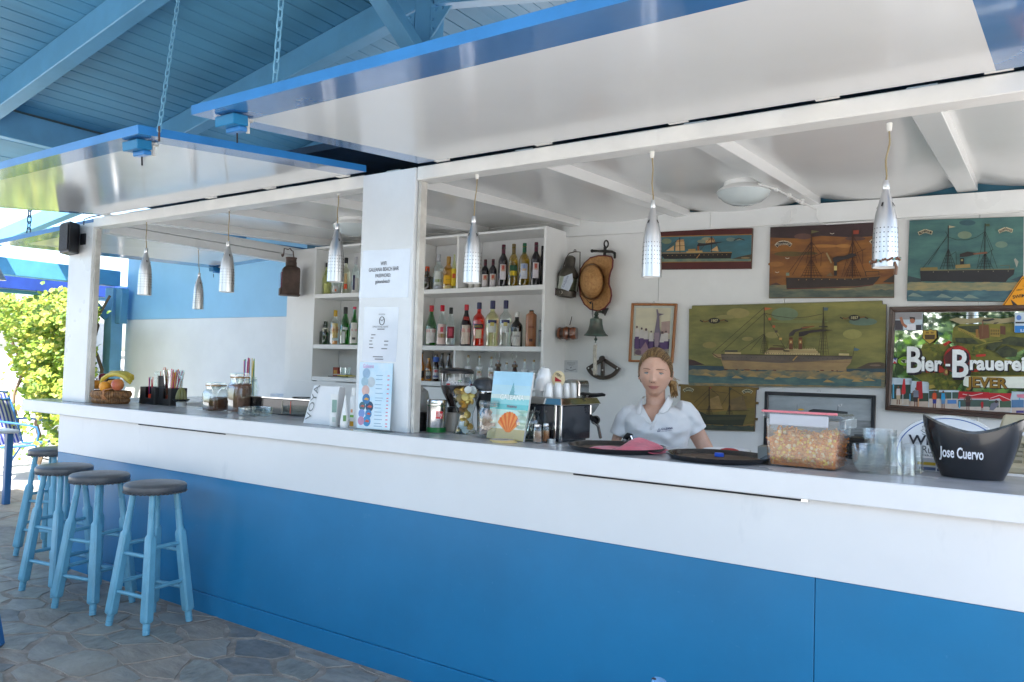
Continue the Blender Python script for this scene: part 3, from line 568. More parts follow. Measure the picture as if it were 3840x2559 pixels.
# ---- left unit
bt(ul, 'white wine bottle left behind the lamp, yellow green', 226, 195, 510, 88, 'slope', G_WHITEW, (30, 30, 35), SH1, sc=2.614, kind='wine_bottle', capl=.13, lab=[(.05, .35, .7, (190, 195, 120))], group=GR1)
bt(ul, 'clear bottle mostly behind the hanging lamp', 315, 160, 507, 88, 'spirit', G_ICE, SIL, SH1, sc=2.614, lab=[(.05, .25, .6, (200, 200, 200)), (.09, .15, .2, (220, 110, 40))], group=GR1)
bt(ul, 'cloudy peach liqueur bottle with black cap', 411, 145, 503, 94, 'spirit', G_MILK, (15, 15, 17), SH1, sc=2.614, capl=.15, lab=[(.14, .28, .35, (215, 80, 40)), (.3, .56, .3, (190, 160, 110))], group=GR1)
bt(ul, 'clear sambuca bottle at the edge of the pillar', 507, 140, 501, 84, 'spirit', G_ICE, SIL, SH1, sc=2.614, capl=.2, lab=[(.02, .42, .8, (200, 200, 196)), (.1, .5, .3, (40, 45, 80), None, -.4)], group=GR1)
bt(ul, 'squat dark green herb liqueur bottle with cream label', 211, 780, 1010, 104, 'square', G_DGREEN, (25, 45, 30), SH2, sc=2.614, capl=.12, sq=4, lab=[(.02, .72, .62, (205, 205, 190)), (.28, .38, .64, (200, 60, 50)), (.44, .66, .3, (60, 70, 55))], group=GR2)
bt(ul, 'clear gin bottle with yellow cap and yellow label', 306, 670, 1010, 95, 'spirit', G_CLEAR, (215, 170, 40), SH2, sc=2.614, capl=.18, sq=4, lab=[(.20, .62, .62, (225, 190, 110)), (.35, .52, .7, (215, 95, 45), ('GORDON\'S', .40, .06, (150, 30, 20), .6)), (.02, .12, .6, (225, 150, 70))], group=GR2)
bt(ul, 'large green vermouth bottle with black capsule', 404, 640, 1012, 106, 'slope', G_GREEN, (18, 20, 18), SH2, sc=2.614, capl=.18, lab=[(.05, .35, .3, (200, 205, 200), None, -.3), (.4, .46, .5, (200, 205, 200))], group=GR2)
bt(ul, 'green vermouth bottle with pink cap beside the pillar', 492, 640, 1016, 88, 'slope', G_GREEN, (200, 60, 90), SH2, sc=2.614, capl=.06, lab=[(.05, .58, .8, (205, 205, 198)), (.36, .42, .82, (180, 40, 45)), (.14, .2, .4, (70, 70, 70))], group=GR2)
for xc, lb in ((378, 'shot glass in front on the lowest left shelf'), (425, 'shot glass by the pillar on the lowest left shelf')):
    p = at(*ul(xc, 1340), y=4.78); t = thing('shot_glass', lb, 'glass', (p.x, 4.78, SH3)); b = MB(); b.lathe([(.0005, SH3+.001), (.02, SH3+.001), (.026, SH3+.085), (.024, SH3+.085), (.018, SH3+.015), (.0005, SH3+.014)], G_CLEAR, 16, c=(p.x, 4.78, 0)); b.build('glass_body', t)
t = thing('card_stack', 'loose leaflets and cards lying on the lowest left shelf', 'papers', (-5.0, 4.8, SH3)); 
for i, (x, r_, c_) in enumerate(((-5.08, .2, (90, 85, 85)), (-4.98, -.3, (205, 190, 40)), (-5.02, .5, (190, 185, 180)))):
    b = MB(); b.obox((x, 4.79, SH3+.006+i*.009), ((cos(r_), sin(r_), 0), (-sin(r_), cos(r_), 0), (0, 0, 1)), (.07, .05, .004), flat(*c_)); b.build('card', t)
p = at(*ul(325, 1270), y=4.86); t = thing('matchbox', 'small red and gold box beside the shot glasses', 'box', (p.x, 4.85, SH3)); b = MB(); b.box((p.x-.03, 4.84, SH3+.0005), (p.x+.03, 4.87, SH3+.085), flat(150, 60, 40)); b.box((p.x-.02, 4.8385, SH3+.02), (p.x+.022, 4.8399, SH3+.06), flat(200, 150, 60)); b.build('box_body', t)
p = at(*ul(150, 1180), y=5.008); t = thing('sticky_note', 'pale yellow note stuck inside the lowest left shelf', 'note', (p.x, 5.01, p.z)); b = MB(); b.obox((p.x, 5.011, p.z), ((1, 0, 0), (0, 1, 0), (0, 0, 1)), (.045, .0015, .05), flat(215, 210, 150)); b.build('paper', t)
# ================================================================== THINGS ON THE COUNTER
def hdir(P): d = V((P.x, P.y, 0)); return d.normalized()
def base(px, py, r=0., z=CT):
    P = at(px, py, z=z); return P+hdir(P)*r
def mpp(P): return (P-EYE).dot(_f)/FPX
def foot(px, py, pxw, z=CT):
    "centre, radius and metres-per-pixel of a round thing whose front foot is at px,py"
    P = at(px, py, z=z); s = mpp(P); r = pxw*s/2; P = P+hdir(P)*r; return P, r, mpp(P)
SCN = ['pink', 'orange', 'yellow', 'purple', 'blue', 'red']
STRAWC = [flat(225, 40, 120), flat(235, 120, 30), flat(240, 190, 40), flat(120, 60, 150), flat(60, 90, 190), flat(210, 40, 40)]
# --- fruit basket
P, R, s = foot(415, 1507, 160); P = V((at(416, 1490, y=3.06).x, 3.06, CT)); R = 81*mpp(P); 
t = thing('fruit_basket', 'brown wicker basket piled with fruit at the corner post', 'basket', (P.x, P.y, CT))
WICK = M('wicker', (.36, .19, .075, 1), .5, col2=(.16, .075, .03, 1), vs=40, bump=.5, bs=80)
def ripple_ring(b, c, R0, z0, z1, bulge, n=54, k=6, mat=WICK):
    vs = []; N = n*2
    for i in range(k+1):
        u = i/k
        for j in range(N):
            a = 2*pi*j/N; rr = R0+bulge*sin(pi*u)+(.0035 if j % 2 else -.002)
            vs.append((c[0]+rr*cos(a), c[1]+rr*.8*sin(a), z0+(z1-z0)*u))
    b.add(vs, [(i*N+j, i*N+(j+1) % N, (i+1)*N+(j+1) % N, (i+1)*N+j) for i in range(k) for j in range(N)], mat, True)
b = MB(); ripple_ring(b, P, R*.86, CT+.002, CT+.045, .012); b.disc((P.x, P.y, CT+.004), R*.86, WICK, ry=R*.68); b.build('lower_coil', t)
b = MB(); ripple_ring(b, P, R*.93, CT+.043, CT+.092, .014); b.disc((P.x, P.y, CT+.05), R*.92, M('basket_inside', (.1, .05, .02, 1), .8), ry=R*.73); b.build('upper_coil', t)
hx = V((P.x+R*.55, P.y-R*.62, CT)); b = MB()
for i in range(4): b.tube([hx+V((.008*i-.012, .006*i, .03)), hx+V((.008*i-.016, -.010, .06)), hx+V((.008*i-.016, -.004, .10)), hx+V((.006*i+.03, .03, .112))], .0045, M('cane_binding', (.42, .18, .07, 1), .45, var=.15), 6)
b.build('handle_binding', t)
ORG = M('orange_peel', (.80, .33, .03, 1), .45, var=.08, vs=8, bump=.25, bs=160)
APP = M('apple_skin', (.42, .05, .05, 1), .28, col2=(.62, .22, .06, 1), vs=7, spread=(.42, .7)); APD = M('dark_apple_skin', (.16, .012, .03, 1), .28, col2=(.30, .03, .04, 1), vs=7)
def fruit(nm, lb, px, py, pr, mat, yoff):
    q = at(px, py, y=P.y+yoff); r_ = pr*mpp(q); q.z = max(q.z, CT+.05+r_*.5); o = thing(nm, lb, nm, q)
    b = MB(); b.lathe([(.0006, -r_*.93), (r_*.4, -r_*.95), (r_*.8, -r_*.66), (r_, -.08*r_), (r_*.93, .4*r_), (r_*.62, .82*r_), (r_*.25, .92*r_), (.0006, .84*r_)], mat, 18, c=q); b.build('skin', o)
    b = MB(); b.tube([q+V((0, 0, r_*.82)), q+V((.004, 0, r_*1.08))], .002, flat(70, 50, 30), 5); b.build('stem', o)
fruit('orange', 'orange at the left edge of the fruit basket', 362, 1442, 18, ORG, -.03); fruit('orange', 'orange in the middle front of the basket', 393, 1450, 20, ORG, -.08)
fruit('apple', 'dark red apple at the top left of the basket', 386, 1415, 16, APD, .04); fruit('apple', 'red and yellow apple in front under the bananas', 441, 1443, 23, APP, -.07); fruit('orange', 'orange half hidden behind the front apple', 418, 1441, 17, ORG, -.03)
t = thing('banana_bunch', 'bunch of ripe bananas lying over the fruit', 'bananas', (P.x, P.y, CT+.14))
BAN = M('banana_skin', (.62, .46, .05, 1), .42, col2=(.42, .36, .05, 1), vs=9, spread=(.3, .7))
for k, (y, pts) in enumerate(((-.075, [(374, 1438), (387, 1421), (406, 1408), (432, 1403), (462, 1410), (483, 1428), (489, 1440)]), (-.03, [(398, 1408), (420, 1399), (445, 1399), (470, 1406), (489, 1420), (493, 1434)]), (.0, [(425, 1404), (450, 1398), (475, 1402), (495, 1412), (500, 1425)]))):
    b = MB(); pp = [at(*q, y=P.y+y+.012*i) for i, q in enumerate(pts)]; n = len(pp); b.tube(pp, [.004]+[.0165]*(n-2)+[.006], BAN, 8); b.build('banana', t)
q = at(352, 1450, y=3.25); t = thing('black_dispenser', 'black glossy box between the corner post and the basket', 'dispenser', (q.x, 3.28, CT)); b = MB(); b.box((q.x-.05, 3.25, CT+.001), (q.x+.16, 3.33, CT+.165), M('gloss_black', (.012, .012, .014, 1), .12, coat=.4)); b.box((q.x+.02, 3.247, CT+.02), (q.x+.028, 3.2495, CT+.16), CHROME); b.build('box_body', t, bevel=.006)
# --- bar caddy with straws and stirrers
P0 = at(498, 1505, z=CT); P1 = at(578, 1519, z=CT); ang = -.05
P0 = V((P1.x-.19, P1.y+.0, CT)); t = thing('bar_caddy', 'black plastic bar caddy full of straws and stirrers', 'caddy', P1)
CADG = M('black_satin_plastic', (.022, .024, .028, 1), .3, var=.15, vs=7); s = mpp(P1); hh = .125; W = .19; D = .15; th = .005
def cbox(x0, x1, y0, y1, slot, nm):
    b = MB(); X = P1.x; Y = P1.y; z0 = CT+.001; z1 = CT+hh
    b.box((X+x0, Y+y0, z0), (X+x1, Y+y1, z0+.006), CADG)
    b.box((X+x0, Y+y1-th, z0+.006), (X+x1, Y+y1, z1), CADG); b.box((X+x0, Y+y0+th, z0+.006), (X+x0+th, Y+y1-th, z1), CADG); b.box((X+x1-th, Y+y0+th, z0+.006), (X+x1, Y+y1-th, z1), CADG)
    if slot: m_ = (x1-x0); b.box((X+x0, Y+y0, z0+.006), (X+x0+m_*.36, Y+y0+th, z1), CADG); b.box((X+x1-m_*.24, Y+y0, z0+.006), (X+x1, Y+y0+th, z1), CADG); b.box((X+x0+m_*.36, Y+y0, z0+.006), (X+x1-m_*.24, Y+y0+th, z0+.045), CADG)
    else: b.box((X+x0, Y+y0, z0+.006), (X+x1, Y+y0+th, z1), CADG)
    return b.build(nm, t, bevel=.002)
cbox(-.19, 0, 0, .13, True, 'compartment'); cbox(.002, .15, .03, .16, True, 'compartment')
b = MB(); b.box((P1.x-.10, P1.y+.012, CT+.008), (P1.x-.03, P1.y+.05, CT+.075), flat(215, 60, 20)); b.box((P1.x+.04, P1.y+.06, CT+.008), (P1.x+.12, P1.y+.1, CT+.07), flat(215, 60, 20)); b.build('napkin_pad', t)
tb = thing('stirrer_tumbler', 'black tumbler of orange stirrers standing in the caddy', 'tumbler', (P1.x-.03, P1.y+.08, CT)); b = MB(); c = (P1.x-.03, P1.y+.085, CT+.008); b.lathe([(.0005, 0), (.033, 0), (.042, .20), (.039, .20), (.030, .02), (.0005, .02)], CADG, 18, c=c); b.build('tumbler_body', tb)
rr = random.Random(3)
def straw(lb, c, top, mat, r=.003, nm='straw', grp='straws and stirrers in the bar caddy', cat='straw'):
    o = thing(nm, lb, cat, c, group=grp); b = MB(); b.tube([c, top], r, mat, 6); b.build('tube', o); return o
for i in range(11):
    c = V((P1.x-.03+rr.uniform(-.022, .022), P1.y+.085+rr.uniform(-.02, .02), CT+.03)); straw('thin orange stirrer standing in the black tumbler', c, c+V((rr.uniform(-.035, .035), rr.uniform(-.02, .02), rr.uniform(.20, .245))), flat(220, 100, 40), .0022, 'stirrer', 'orange stirrers in the black tumbler', 'stirrer')
for i in range(18):
    c = V((P1.x+.035+rr.uniform(-.012, .05), P1.y+.09+rr.uniform(-.02, .03), CT+.01)); k = (0, 0, 1, 0, 2, 1, 3)[i % 7]; straw(SCN[k]+' straw leaning in the right caddy compartment', c, c+V((rr.uniform(-.01, .085), rr.uniform(-.02, .03), rr.uniform(.22, .25))), STRAWC[k], .0036, grp=SCN[k]+' straws in the bar caddy')
for i in range(8):
    c = V((P1.x-.16+rr.uniform(-.01, .06), P1.y+.06+rr.uniform(-.02, .02), CT+.02)); k = (0, 5, 0, 4, 3)[i % 5]; o = straw(SCN[k]+' plastic cocktail stick in the left caddy compartment', c, c+V((rr.uniform(-.02, .015), 0, rr.uniform(.15, .18))), STRAWC[k], .0022, 'cocktail_stick', SCN[k]+' cocktail sticks in the bar caddy', 'cocktail stick')
for i in range(4):
    c = V((P1.x-.15+.018*i, P1.y+.1, CT+.05)); top = c+V((-.02, 0, .19)); o = thing('swizzle_stick', 'clear ridged swizzle stick standing at the left of the caddy', 'swizzle stick', c, group='clear swizzle sticks'); b = MB(); N = 14
    b.tube([c.lerp(top, k/N) for k in range(N+1)], [.004 if k % 2 else .007 for k in range(N+1)], G_CLEAR, 6); b.build('tube', o)
# --- blender jug, juicer
Pj, R, s = foot(650, 1502, 66); Pj = V((at(650, 1450, y=3.30).x, 3.30, CT)); t = thing('blender_jug', 'clear blender jug standing behind the straws', 'jug', Pj)
p_ = at(650, 1388, y=3.30); H_ = p_.z-CT; R = 34*mpp(Pj); b = MB(); b.lathe([(.0005, .004), (R*.62, .004), (R*.66, .03), (R*.8, H_*.5), (R, H_), (R*.96, H_), (R*.76, H_*.5), (R*.6, .035)], G_CLEAR, 24, c=Pj, sq=3.4); b.build('jug_body', t)
b = MB(); b.tube([Pj+V((R*.9, 0, H_*.9)), Pj+V((R*1.5, 0, H_*.8)), Pj+V((R*1.45, 0, H_*.35)), Pj+V((R*.72, 0, H_*.25))], .009, G_CLEAR, 8); b.build('handle', t)
b = MB(); b.lathe([(R*.66, .0), (R*.70, .0), (R*.66, .03), (R*.6, .03)], BLACKP, 24, c=Pj); b.build('collar', t)
Pj = base(680, 1502, .03); Pj = V((at(680, 1480, y=3.27).x, 3.27, CT)); t = thing('citrus_juicer', 'small citrus juicer with ribbed cone on a black dish', 'juicer', Pj); s = mpp(Pj)
b = MB(); b.lathe([(.03, 0), (.035, .03), (.012, .04)], M('frosted_clear', (.6, .62, .6, 1), .3), 16, c=Pj); b.build('foot', t)
b = MB(); b.lathe([(.0005, .038), (.05, .04), (.058, .052), (.052, .05), (.0005, .044)], BLACKP, 20, c=Pj); b.build('dish', t)
b = MB(); N = 20; vs = []
for i in range(9):
    u = i/8
    for j in range(N): a = 2*pi*j/N; r_ = .035*sqrt(max(0, 1-u**1.7))*(1+.12*(1 if j % 2 else -1)); vs.append(Pj+V((r_*cos(a), r_*sin(a), .05+.085*u)))
b.add(vs, [(i*N+j, i*N+(j+1) % N, (i+1)*N+(j+1) % N, (i+1)*N+j) for i in range(8) for j in range(N)], flat(120, 120, 70, .35), True); b.build('cone', t)
# --- clip jars of cocoa
COCO = M('cocoa_powder', (.15, .065, .035, 1), .95, var=.25, vs=30, bump=.5, bs=90); COCO2 = M('pale_cocoa_powder', (.22, .11, .075, 1), .95, var=.2, vs=30, bump=.4, bs=90)
def clip_jar(lb, px, py, pxw, pyt, fill, fm, slope):
    P, R, s = foot(px, py, pxw); H_ = (py-pyt)*s*.98; o = thing('clip_jar', lb, 'jar', P, group='clip top storage jars')
    b = MB(); b.lathe([(.0005, .003), (R*.9, .003), (R*.99, .015), (R, .03), (R, H_*.60), (R*.9, H_*.70), (R*.74, H_*.76), (R*.74, H_*.86), (R*.70, H_*.86), (R*.70, H_*.74)], G_CLEAR, 24, c=P, sq=4.2); b.build('jar_glass', o)
    b = MB(); n = 20; vs = [P+V((0, 0, .006))]; R2 = R*.93
    def sqk(a): return (abs(cos(a))**4.2+abs(sin(a))**4.2)**(-1/4.2)
    rows = []
    for z in (0, 1):
        for j in range(n): a = 2*pi*j/n; k = sqk(a); vs.append(P+V((R2*k*cos(a), R2*k*sin(a), .006 if z == 0 else H_*fill+slope*cos(a-1.2))))
    vs.append(P+V((0, 0, H_*fill+abs(slope)*.9+.004)))
    b.add(vs, [(0, 1+(j+1) % n, 1+j) for j in range(n)]+[(1+j, 1+(j+1) % n, 1+n+(j+1) % n, 1+n+j) for j in range(n)]+[(1+n+j, 1+n+(j+1) % n, 1+2*n) for j in range(n)], fm, True); b.build('powder', o)
    b = MB(); b.lathe([(R*.76, H_*.86), (R*.8, H_*.875), (R*.8, H_*.89), (R*.76, H_*.90)], M('orange_rubber', (.5, .3, .16, 1), .6), 24, c=P, sq=4.2); b.build('rubber_seal', o)
    b = MB(); b.lathe([(R*.78, H_*.90), (R*.8, H_*.93), (R*.78, H_*.985), (R*.5, H_), (.0005, H_*.99)], G_CLEAR, 24, c=P, sq=4.2); b.build('lid', o)
    f = -hdir(P); e = V((-f.y, f.x, 0)); q = P+f*R*.8+V((0, 0, H_)); b = MB()
    b.tube([q+e*R*.5+V((0, 0, -.12*H_)), q+e*R*.25+f*.012+V((0, 0, -.05*H_)), q-e*R*.25+f*.012+V((0, 0, -.05*H_)), q-e*R*.5+V((0, 0, -.12*H_)), q-e*R*.15+f*.008+V((0, 0, -.40*H_)), q+e*R*.12+f*.008+V((0, 0, -.40*H_)), q+e*R*.5+V((0, 0, -.12*H_))], .0017, CHROME, 5); b.tube([P+V((R*.8*cos(a), R*.8*sin(a), H_*.83)) for a in [2*pi*k/20 for k in range(20)]], .0015, CHROME, 5, closed=True); b.build('wire_clip', o)
    return P
clip_jar('shorter clip jar, half full of brown cocoa', 807, 1543, 82, 1434, .40, COCO, .012); clip_jar('taller clip jar nearly full of pale cocoa', 895, 1548, 76, 1398, .70, COCO2, .004)
Pm = base(925, 1520, .06); t = thing('glass_mug', 'tall glass mug holding paper wrapped straws behind the jars', 'mug', Pm); s = mpp(Pm); H_ = (1520-1415)*s; R = 33*s
b = MB(); b.lathe([(.0005, .01), (R*.9, .004), (R, .02), (R, H_), (R*.92, H_), (R*.9, .03)], G_CLEAR, 22, c=Pm); b.build('mug_glass', t)
b = MB(); b.tube([Pm+V((R*.9, -.005, H_*.85)), Pm+V((R*1.7, -.01, H_*.92)), Pm+V((R*2.1, -.012, H_*.6)), Pm+V((R*1.9, -.012, H_*.25)), Pm+V((R*.95, -.005, H_*.08))], .0085, G_CLEAR, 8); b.build('handle', t)
for i in range(16):
    c = Pm+V((rr.uniform(-R*.7, R*.7), rr.uniform(-R*.6, R*.6), .012)); straw('wrapped '+('green', 'lilac', 'yellow', 'blue', 'salmon', 'pink')[i % 6]+' straw standing in the tall glass mug', c, c+V((rr.uniform(-.012, .012), rr.uniform(-.01, .01), (1520-1352)*s*rr.uniform(.93, 1.02))), (flat(150, 190, 90), flat(190, 120, 190), flat(230, 210, 110), flat(90, 160, 200), flat(235, 150, 110), flat(200, 90, 140))[i % 6], .0034, grp='wrapped '+('green', 'lilac', 'yellow', 'blue', 'salmon', 'pink')[i % 6]+' straws in the glass mug')
P, R, s = foot(957, 1563, 128); t = thing('ashtray', 'clear round glass ashtray in front of the jars', 'ashtray', P); H_ = .052
b = MB(); b.lathe([(.0005, .012), (R*.8, .012), (R*.86, .02), (R*.92, H_), (R, H_*.96), (R*.97, .004), (R*.8, .001), (.0005, .001)], G_CLEAR, 28, c=P); b.build('bowl', t)
# --- black cash box, router, paper bag, tubes
a, c = at(1024, 1552, z=CT), at(1186, 1569, z=CT); t = thing('black_drawer_box', 'long black box with steel top at the back of the counter', 'box', ((a.x+c.x)/2, a.y, CT)); y0 = (a.y+c.y)/2-.01
b = MB(); b.box((a.x-.30, y0, CT+.001), (c.x+.05, 3.36, CT+.10), M('gloss_black')); b.build('box_body', t, bevel=.004)
b = MB(); b.box((a.x-.31, y0-.006, CT+.101), (c.x+.05, 3.37, CT+.107), CHROME); b.build('steel_top', t)
b = MB(); q = V(((a.x+c.x)/2-.06, y0+.12, CT+.108)); b.lathe([(.055, 0), (.065, .004), (.05, .003)], DARK, 24, c=q); b.build('ring', t)
for k, cc in ((.28, (200, 190, 170)), (.45, (220, 110, 90))):
    b = MB(); x = a.x+(c.x-a.x)*k; b.box((x-.003, y0-.002, CT+.01), (x+.003, y0-.0005, CT+.09), flat(*cc)); b.build('front_strip', t)  # narrow beige and salmon strips on the box front
q = at(1068, 1491, x=-5.5); q = V((-5.5, at(1068, 1491, z=CT).y, CT)); q = at(1068, 1492, z=CT); t = thing('wifi_router', 'white flat router with three grey aerials on the end counter', 'router', q); s = mpp(q)
b = MB(); b.box((q.x-.14, q.y-.06, CT+.001), (q.x+.14, q.y+.06, CT+.034), flat(205, 212, 222, .35)); b.build('router_body', t, bevel=.006)
for px, tilt in ((1071, -.01), (1116, .012), (1122, .0)):
    p = at(px, 1478, y=q.y+.05); b = MB(); b.tube([p, p+V((tilt, 0, .12))], .0045, flat(120, 122, 120), 6); b.build('aerial', t)
b = MB(); b.tube([q+V((.12, -.065, .02)), q+V((.13, -.09, -.0)), q+V((.135, -.1, -.06))], .005, flat(60, 110, 170), 6); b.build('cable', t)
def quad(nm, par, c4, mat, th=.002, nrm=None):
    c4 = [V(p) for p in c4]; n_ = (c4[1]-c4[0]).cross(c4[3]-c4[0]).normalized(); n_ = n_ if n_.dot(EYE-c4[0]) > 0 else -n_
    b = MB(); b.prism(c4, -n_*th, mat); return b.build(nm, par), n_
def lerp4(c4, u, v_): return c4[3].lerp(c4[2], u).lerp(c4[0].lerp(c4[1], u), v_)     # TL TR BR BL, v from the bottom
a, c = at(1182, 1585, z=CT), at(1240, 1597, z=CT); e = V((1, .02, 0)); PAPW = M('white_card', (.78, .79, .80, 1), .5, var=.02)
t = thing('paper_bag', 'white paper gift bag with grey vertical lettering behind the tubes', 'bag', (c.x, c.y, CT)); h = (1585-1446)*mpp(a)
x0, x1, y0, y1 = a.x, c.x+.005, c.y, c.y+.13; y0 = min(y0, 3.1)
b = MB(); b.hexa([(x0, y0, CT+.001), (x1, y0-.0, CT+.001), (x1, y1, CT+.001), (x0, y1, CT+.001), (x0+.02, y0+.05, CT+h), (x1, y0+.05, CT+h), (x1, y1-.04, CT+h), (x0+.02, y1-.04, CT+h)], PAPW); b.build('bag_body', t)
b = MB(); up = V((.02, .05, h)).normalized(); b.text('VOYA', V((x0+.055, y0-.001, CT+.02))-V((0, 0, 0)), up, V((-1, 0, 0)), .042, flat(120, 125, 125), sx=1.25); b.build('lettering', t)
def tube_pack(lb, px, py, pxw, pyt, top_w, lab, capk):
    P, R, s = foot(px, py, pxw); H_ = (py-pyt)*s; o = thing('lotion_tube', lb, 'tube', P, group='skin care tubes by the paper bag'); W_ = M('white_plastic', (.80, .81, .80, 1), .3); n = 20
    b = MB(); b.lathe([(.0005, 0), (R*.95, 0), (R, .004), (R, H_*capk), (R*.97, H_*capk)], W_, n, c=P+V((0, 0, .001))); b.build('cap', o)
    b = MB(); vs = []; dirx = V((hdir(P).y, -hdir(P).x, 0)); k = 7
    for i in range(k+1):
        u = i/k
        for j in range(n):
            aa = 2*pi*j/n; rx = R*(1-u)+R*top_w*u; ry = R*(1-u)+.003*u
            vs.append(P+dirx*rx*cos(aa)*.98+hdir(P)*ry*sin(aa)*.98+V((0, 0, H_*capk+.001+(H_-H_*capk)*u)))
    b.add(vs, [(i*n+j, i*n+(j+1) % n, (i+1)*n+(j+1) % n, (i+1)*n+j) for i in range(k) for j in range(n)], W_, True); b.add(vs[-n:], [tuple(range(n))], W_); b.build('tube_body', o)
    for z0, z1, hw, col in lab:
        f = -hdir(P); b = MB(); zz = (z0+z1)/2; r0 = R*(1-(z0-capk)/(1-capk))+.003; r1 = R*(1-(z1-capk)/(1-capk))+.003
        b.add([P+dirx*(-R*hw)+f*(r0+.002)+V((0, 0, H_*z0)), P+dirx*(R*hw)+f*(r0+.002)+V((0, 0, H_*z0)), P+dirx*(R*hw)+f*(r1+.002)+V((0, 0, H_*z1)), P+dirx*(-R*hw)+f*(r1+.002)+V((0, 0, H_*z1))], [(0, 1, 2, 3)], flat(*col)); b.build('print', o)
tube_pack('squared lotion tube with mint green panel', 1251, 1601, 31, 1482, 1.0, [(.45, .84, .55, (140, 170, 160)), (.15, .3, .4, (190, 205, 200))], .17); tube_pack('tapering lotion tube with small green leaf print', 1291, 1607, 33, 1486, .12, [(.22, .40, .35, (110, 150, 90))], .2)
P, R, s = foot(1326, 1605, 34); H_ = (1605-1456)*s; t = thing('spray_bottle', 'tall white spray bottle with orange square beside the menu stand', 'bottle', P); b = MB(); b.lathe([(.0005, 0), (R, 0), (R, H_*.72), (R*.8, H_*.77), (R*.66, H_*.79)], M('white_plastic'), 20, c=P+V((0, 0, .001))); b.build('can_body', t)
b = MB(); b.lathe([(R*.68, H_*.79), (R*.68, H_), (.0005, H_)], M('white_plastic'), 20, c=P); b.build('cap', t); ang = atan2(-P.y, -P.x)
for z0, z1, h0, col, o in ((.04, .16, .5, (225, 165, 40), -.6), (.26, .32, .5, (130, 190, 80), -.6), (.38, .46, .25, (225, 160, 120), -.6)):
    b = MB(); arc_label(b, P, R*1.012, ang+o, h0, CT+H_*z0, CT+H_*z1, flat(*col)); b.build('print', t)
# --- acrylic menu stand and notices on the pillar
yb = at(1338, 1606, z=CT).y; yb = 2.865; cor = [at(1350, 1358, y=2.918), at(1474, 1364, y=2.918), at(1461, 1614, y=yb), at(1338, 1605, y=yb)]
for k in (2, 3): cor[k].z = max(cor[k].z, CT+.004)
t = thing('menu_stand', 'clear acrylic stand with a pale blue price list, leaning at the pillar', 'menu stand', (cor[3]+cor[2])/2)
SHEET = M('price_sheet', (.42, .66, .80, 1), .35, col2=(.74, .80, .84, 1), vs=3.5, spread=(.35, .6), coat=.7)
_, nn = quad('sheet', t, cor, SHEET, .002); lift = nn*.0008
for u, v_, r_, col in ((.22, .83, .12, (150, 180, 205)), (.18, .70, .11, (160, 190, 205)), (.38, .70, .12, (190, 200, 205)), (.22, .57, .12, (215, 180, 170)), (.25, .44, .12, (60, 120, 170)), (.14, .33, .10, (70, 110, 120)), (.36, .33, .12, (40, 75, 105)), (.13, .22, .10, (120, 150, 205)), (.34, .22, .10, (60, 130, 180)), (.12, .11, .10, (190, 140, 170)), (.30, .11, .12, (60, 140, 190))):
    c = lerp4(cor, u, v_); ex = (cor[2]-cor[3]); ez = cor[0]-cor[3]; rr_ = r_*ex.length; b = MB()
    b.add([c+lift+ex.normalized()*cos(k*pi/8)*rr_+ez.normalized()*sin(k*pi/8)*rr_ for k in range(16)], [tuple(range(16))], flat(*col)); b.build('picture', t)
    if col[0] < 100: b = MB(); b.add([c+lift*1.8+ex.normalized()*rr_*x_+ez.normalized()*rr_*z_ for x_, z_ in ((-.6, -.1), (.5, -.25), (.7, .1), (0, .3))], [(0, 1, 2, 3)], flat(210, 160, 70) if v_ > .4 else flat(200, 90, 70)); b.build('picture', t)
ex, ez = (cor[2]-cor[3]).normalized(), (cor[0]-cor[3]).normalized()
for v_ in (.80, .74, .66, .60, .53, .46, .42, .36, .31, .25, .2, .14, .08, .04):
    b = MB(); p = lerp4(cor, .52, v_)+lift; wl = .26*(.7+.3*rr.random())*(cor[2]-cor[3]).length; b.add([p, p+ex*wl, p+ex*wl+ez*.0035, p+ez*.0035], [(0, 1, 2, 3)], flat(130, 165, 190)); b.build('price_line', t)
    b = MB(); p = lerp4(cor, .86, v_)+lift; b.add([p, p+ex*.014, p+ex*.014+ez*.005, p+ez*.005], [(0, 1, 2, 3)], flat(220, 120, 130)); b.build('price_line', t)
b = MB(); b.text('Galeana', lerp4(cor, .1, .91)+lift, ex, ez, .022, flat(215, 150, 200), sx=.8); b.build('heading', t)
b = MB(); q3, q2 = cor[3], cor[2]; b.hexa([(q3.x, 2.806, CT+.001), (q2.x, 2.806, CT+.001), (q2.x, yb+.01, CT+.001), (q3.x, yb+.01, CT+.001), (q3.x, 2.806, CT+.004), (q2.x, 2.806, CT+.004), (q2.x, yb+.01, CT+.004), (q3.x, yb+.01, CT+.004)], G_ICE); b.build('clear_foot', t)
YP = YB0-.0095
def notice(lb, tl, tr, br, bl, mat):
    c4 = [at(*p, y=YP) for p in (tl, tr, br, bl)]; o = thing('notice', lb, 'notice', (c4[2]+c4[3])/2); quad('paper', o, c4, mat, .001); return o
PLAST = M('plastic_sleeve', (.70, .75, .84, 1), .14, var=.03, vs=5, bump=.55, bs=9, coat=1.)
o = notice('wifi notice in a plastic sleeve on the pillar, upper sheet', (1362, 941), (1540, 932), (1530, 1116), (1345, 1118), M('plastic_sleeve_flat', (.70, .75, .83, 1), .2, var=.03, bump=.12, bs=6, coat=.8))
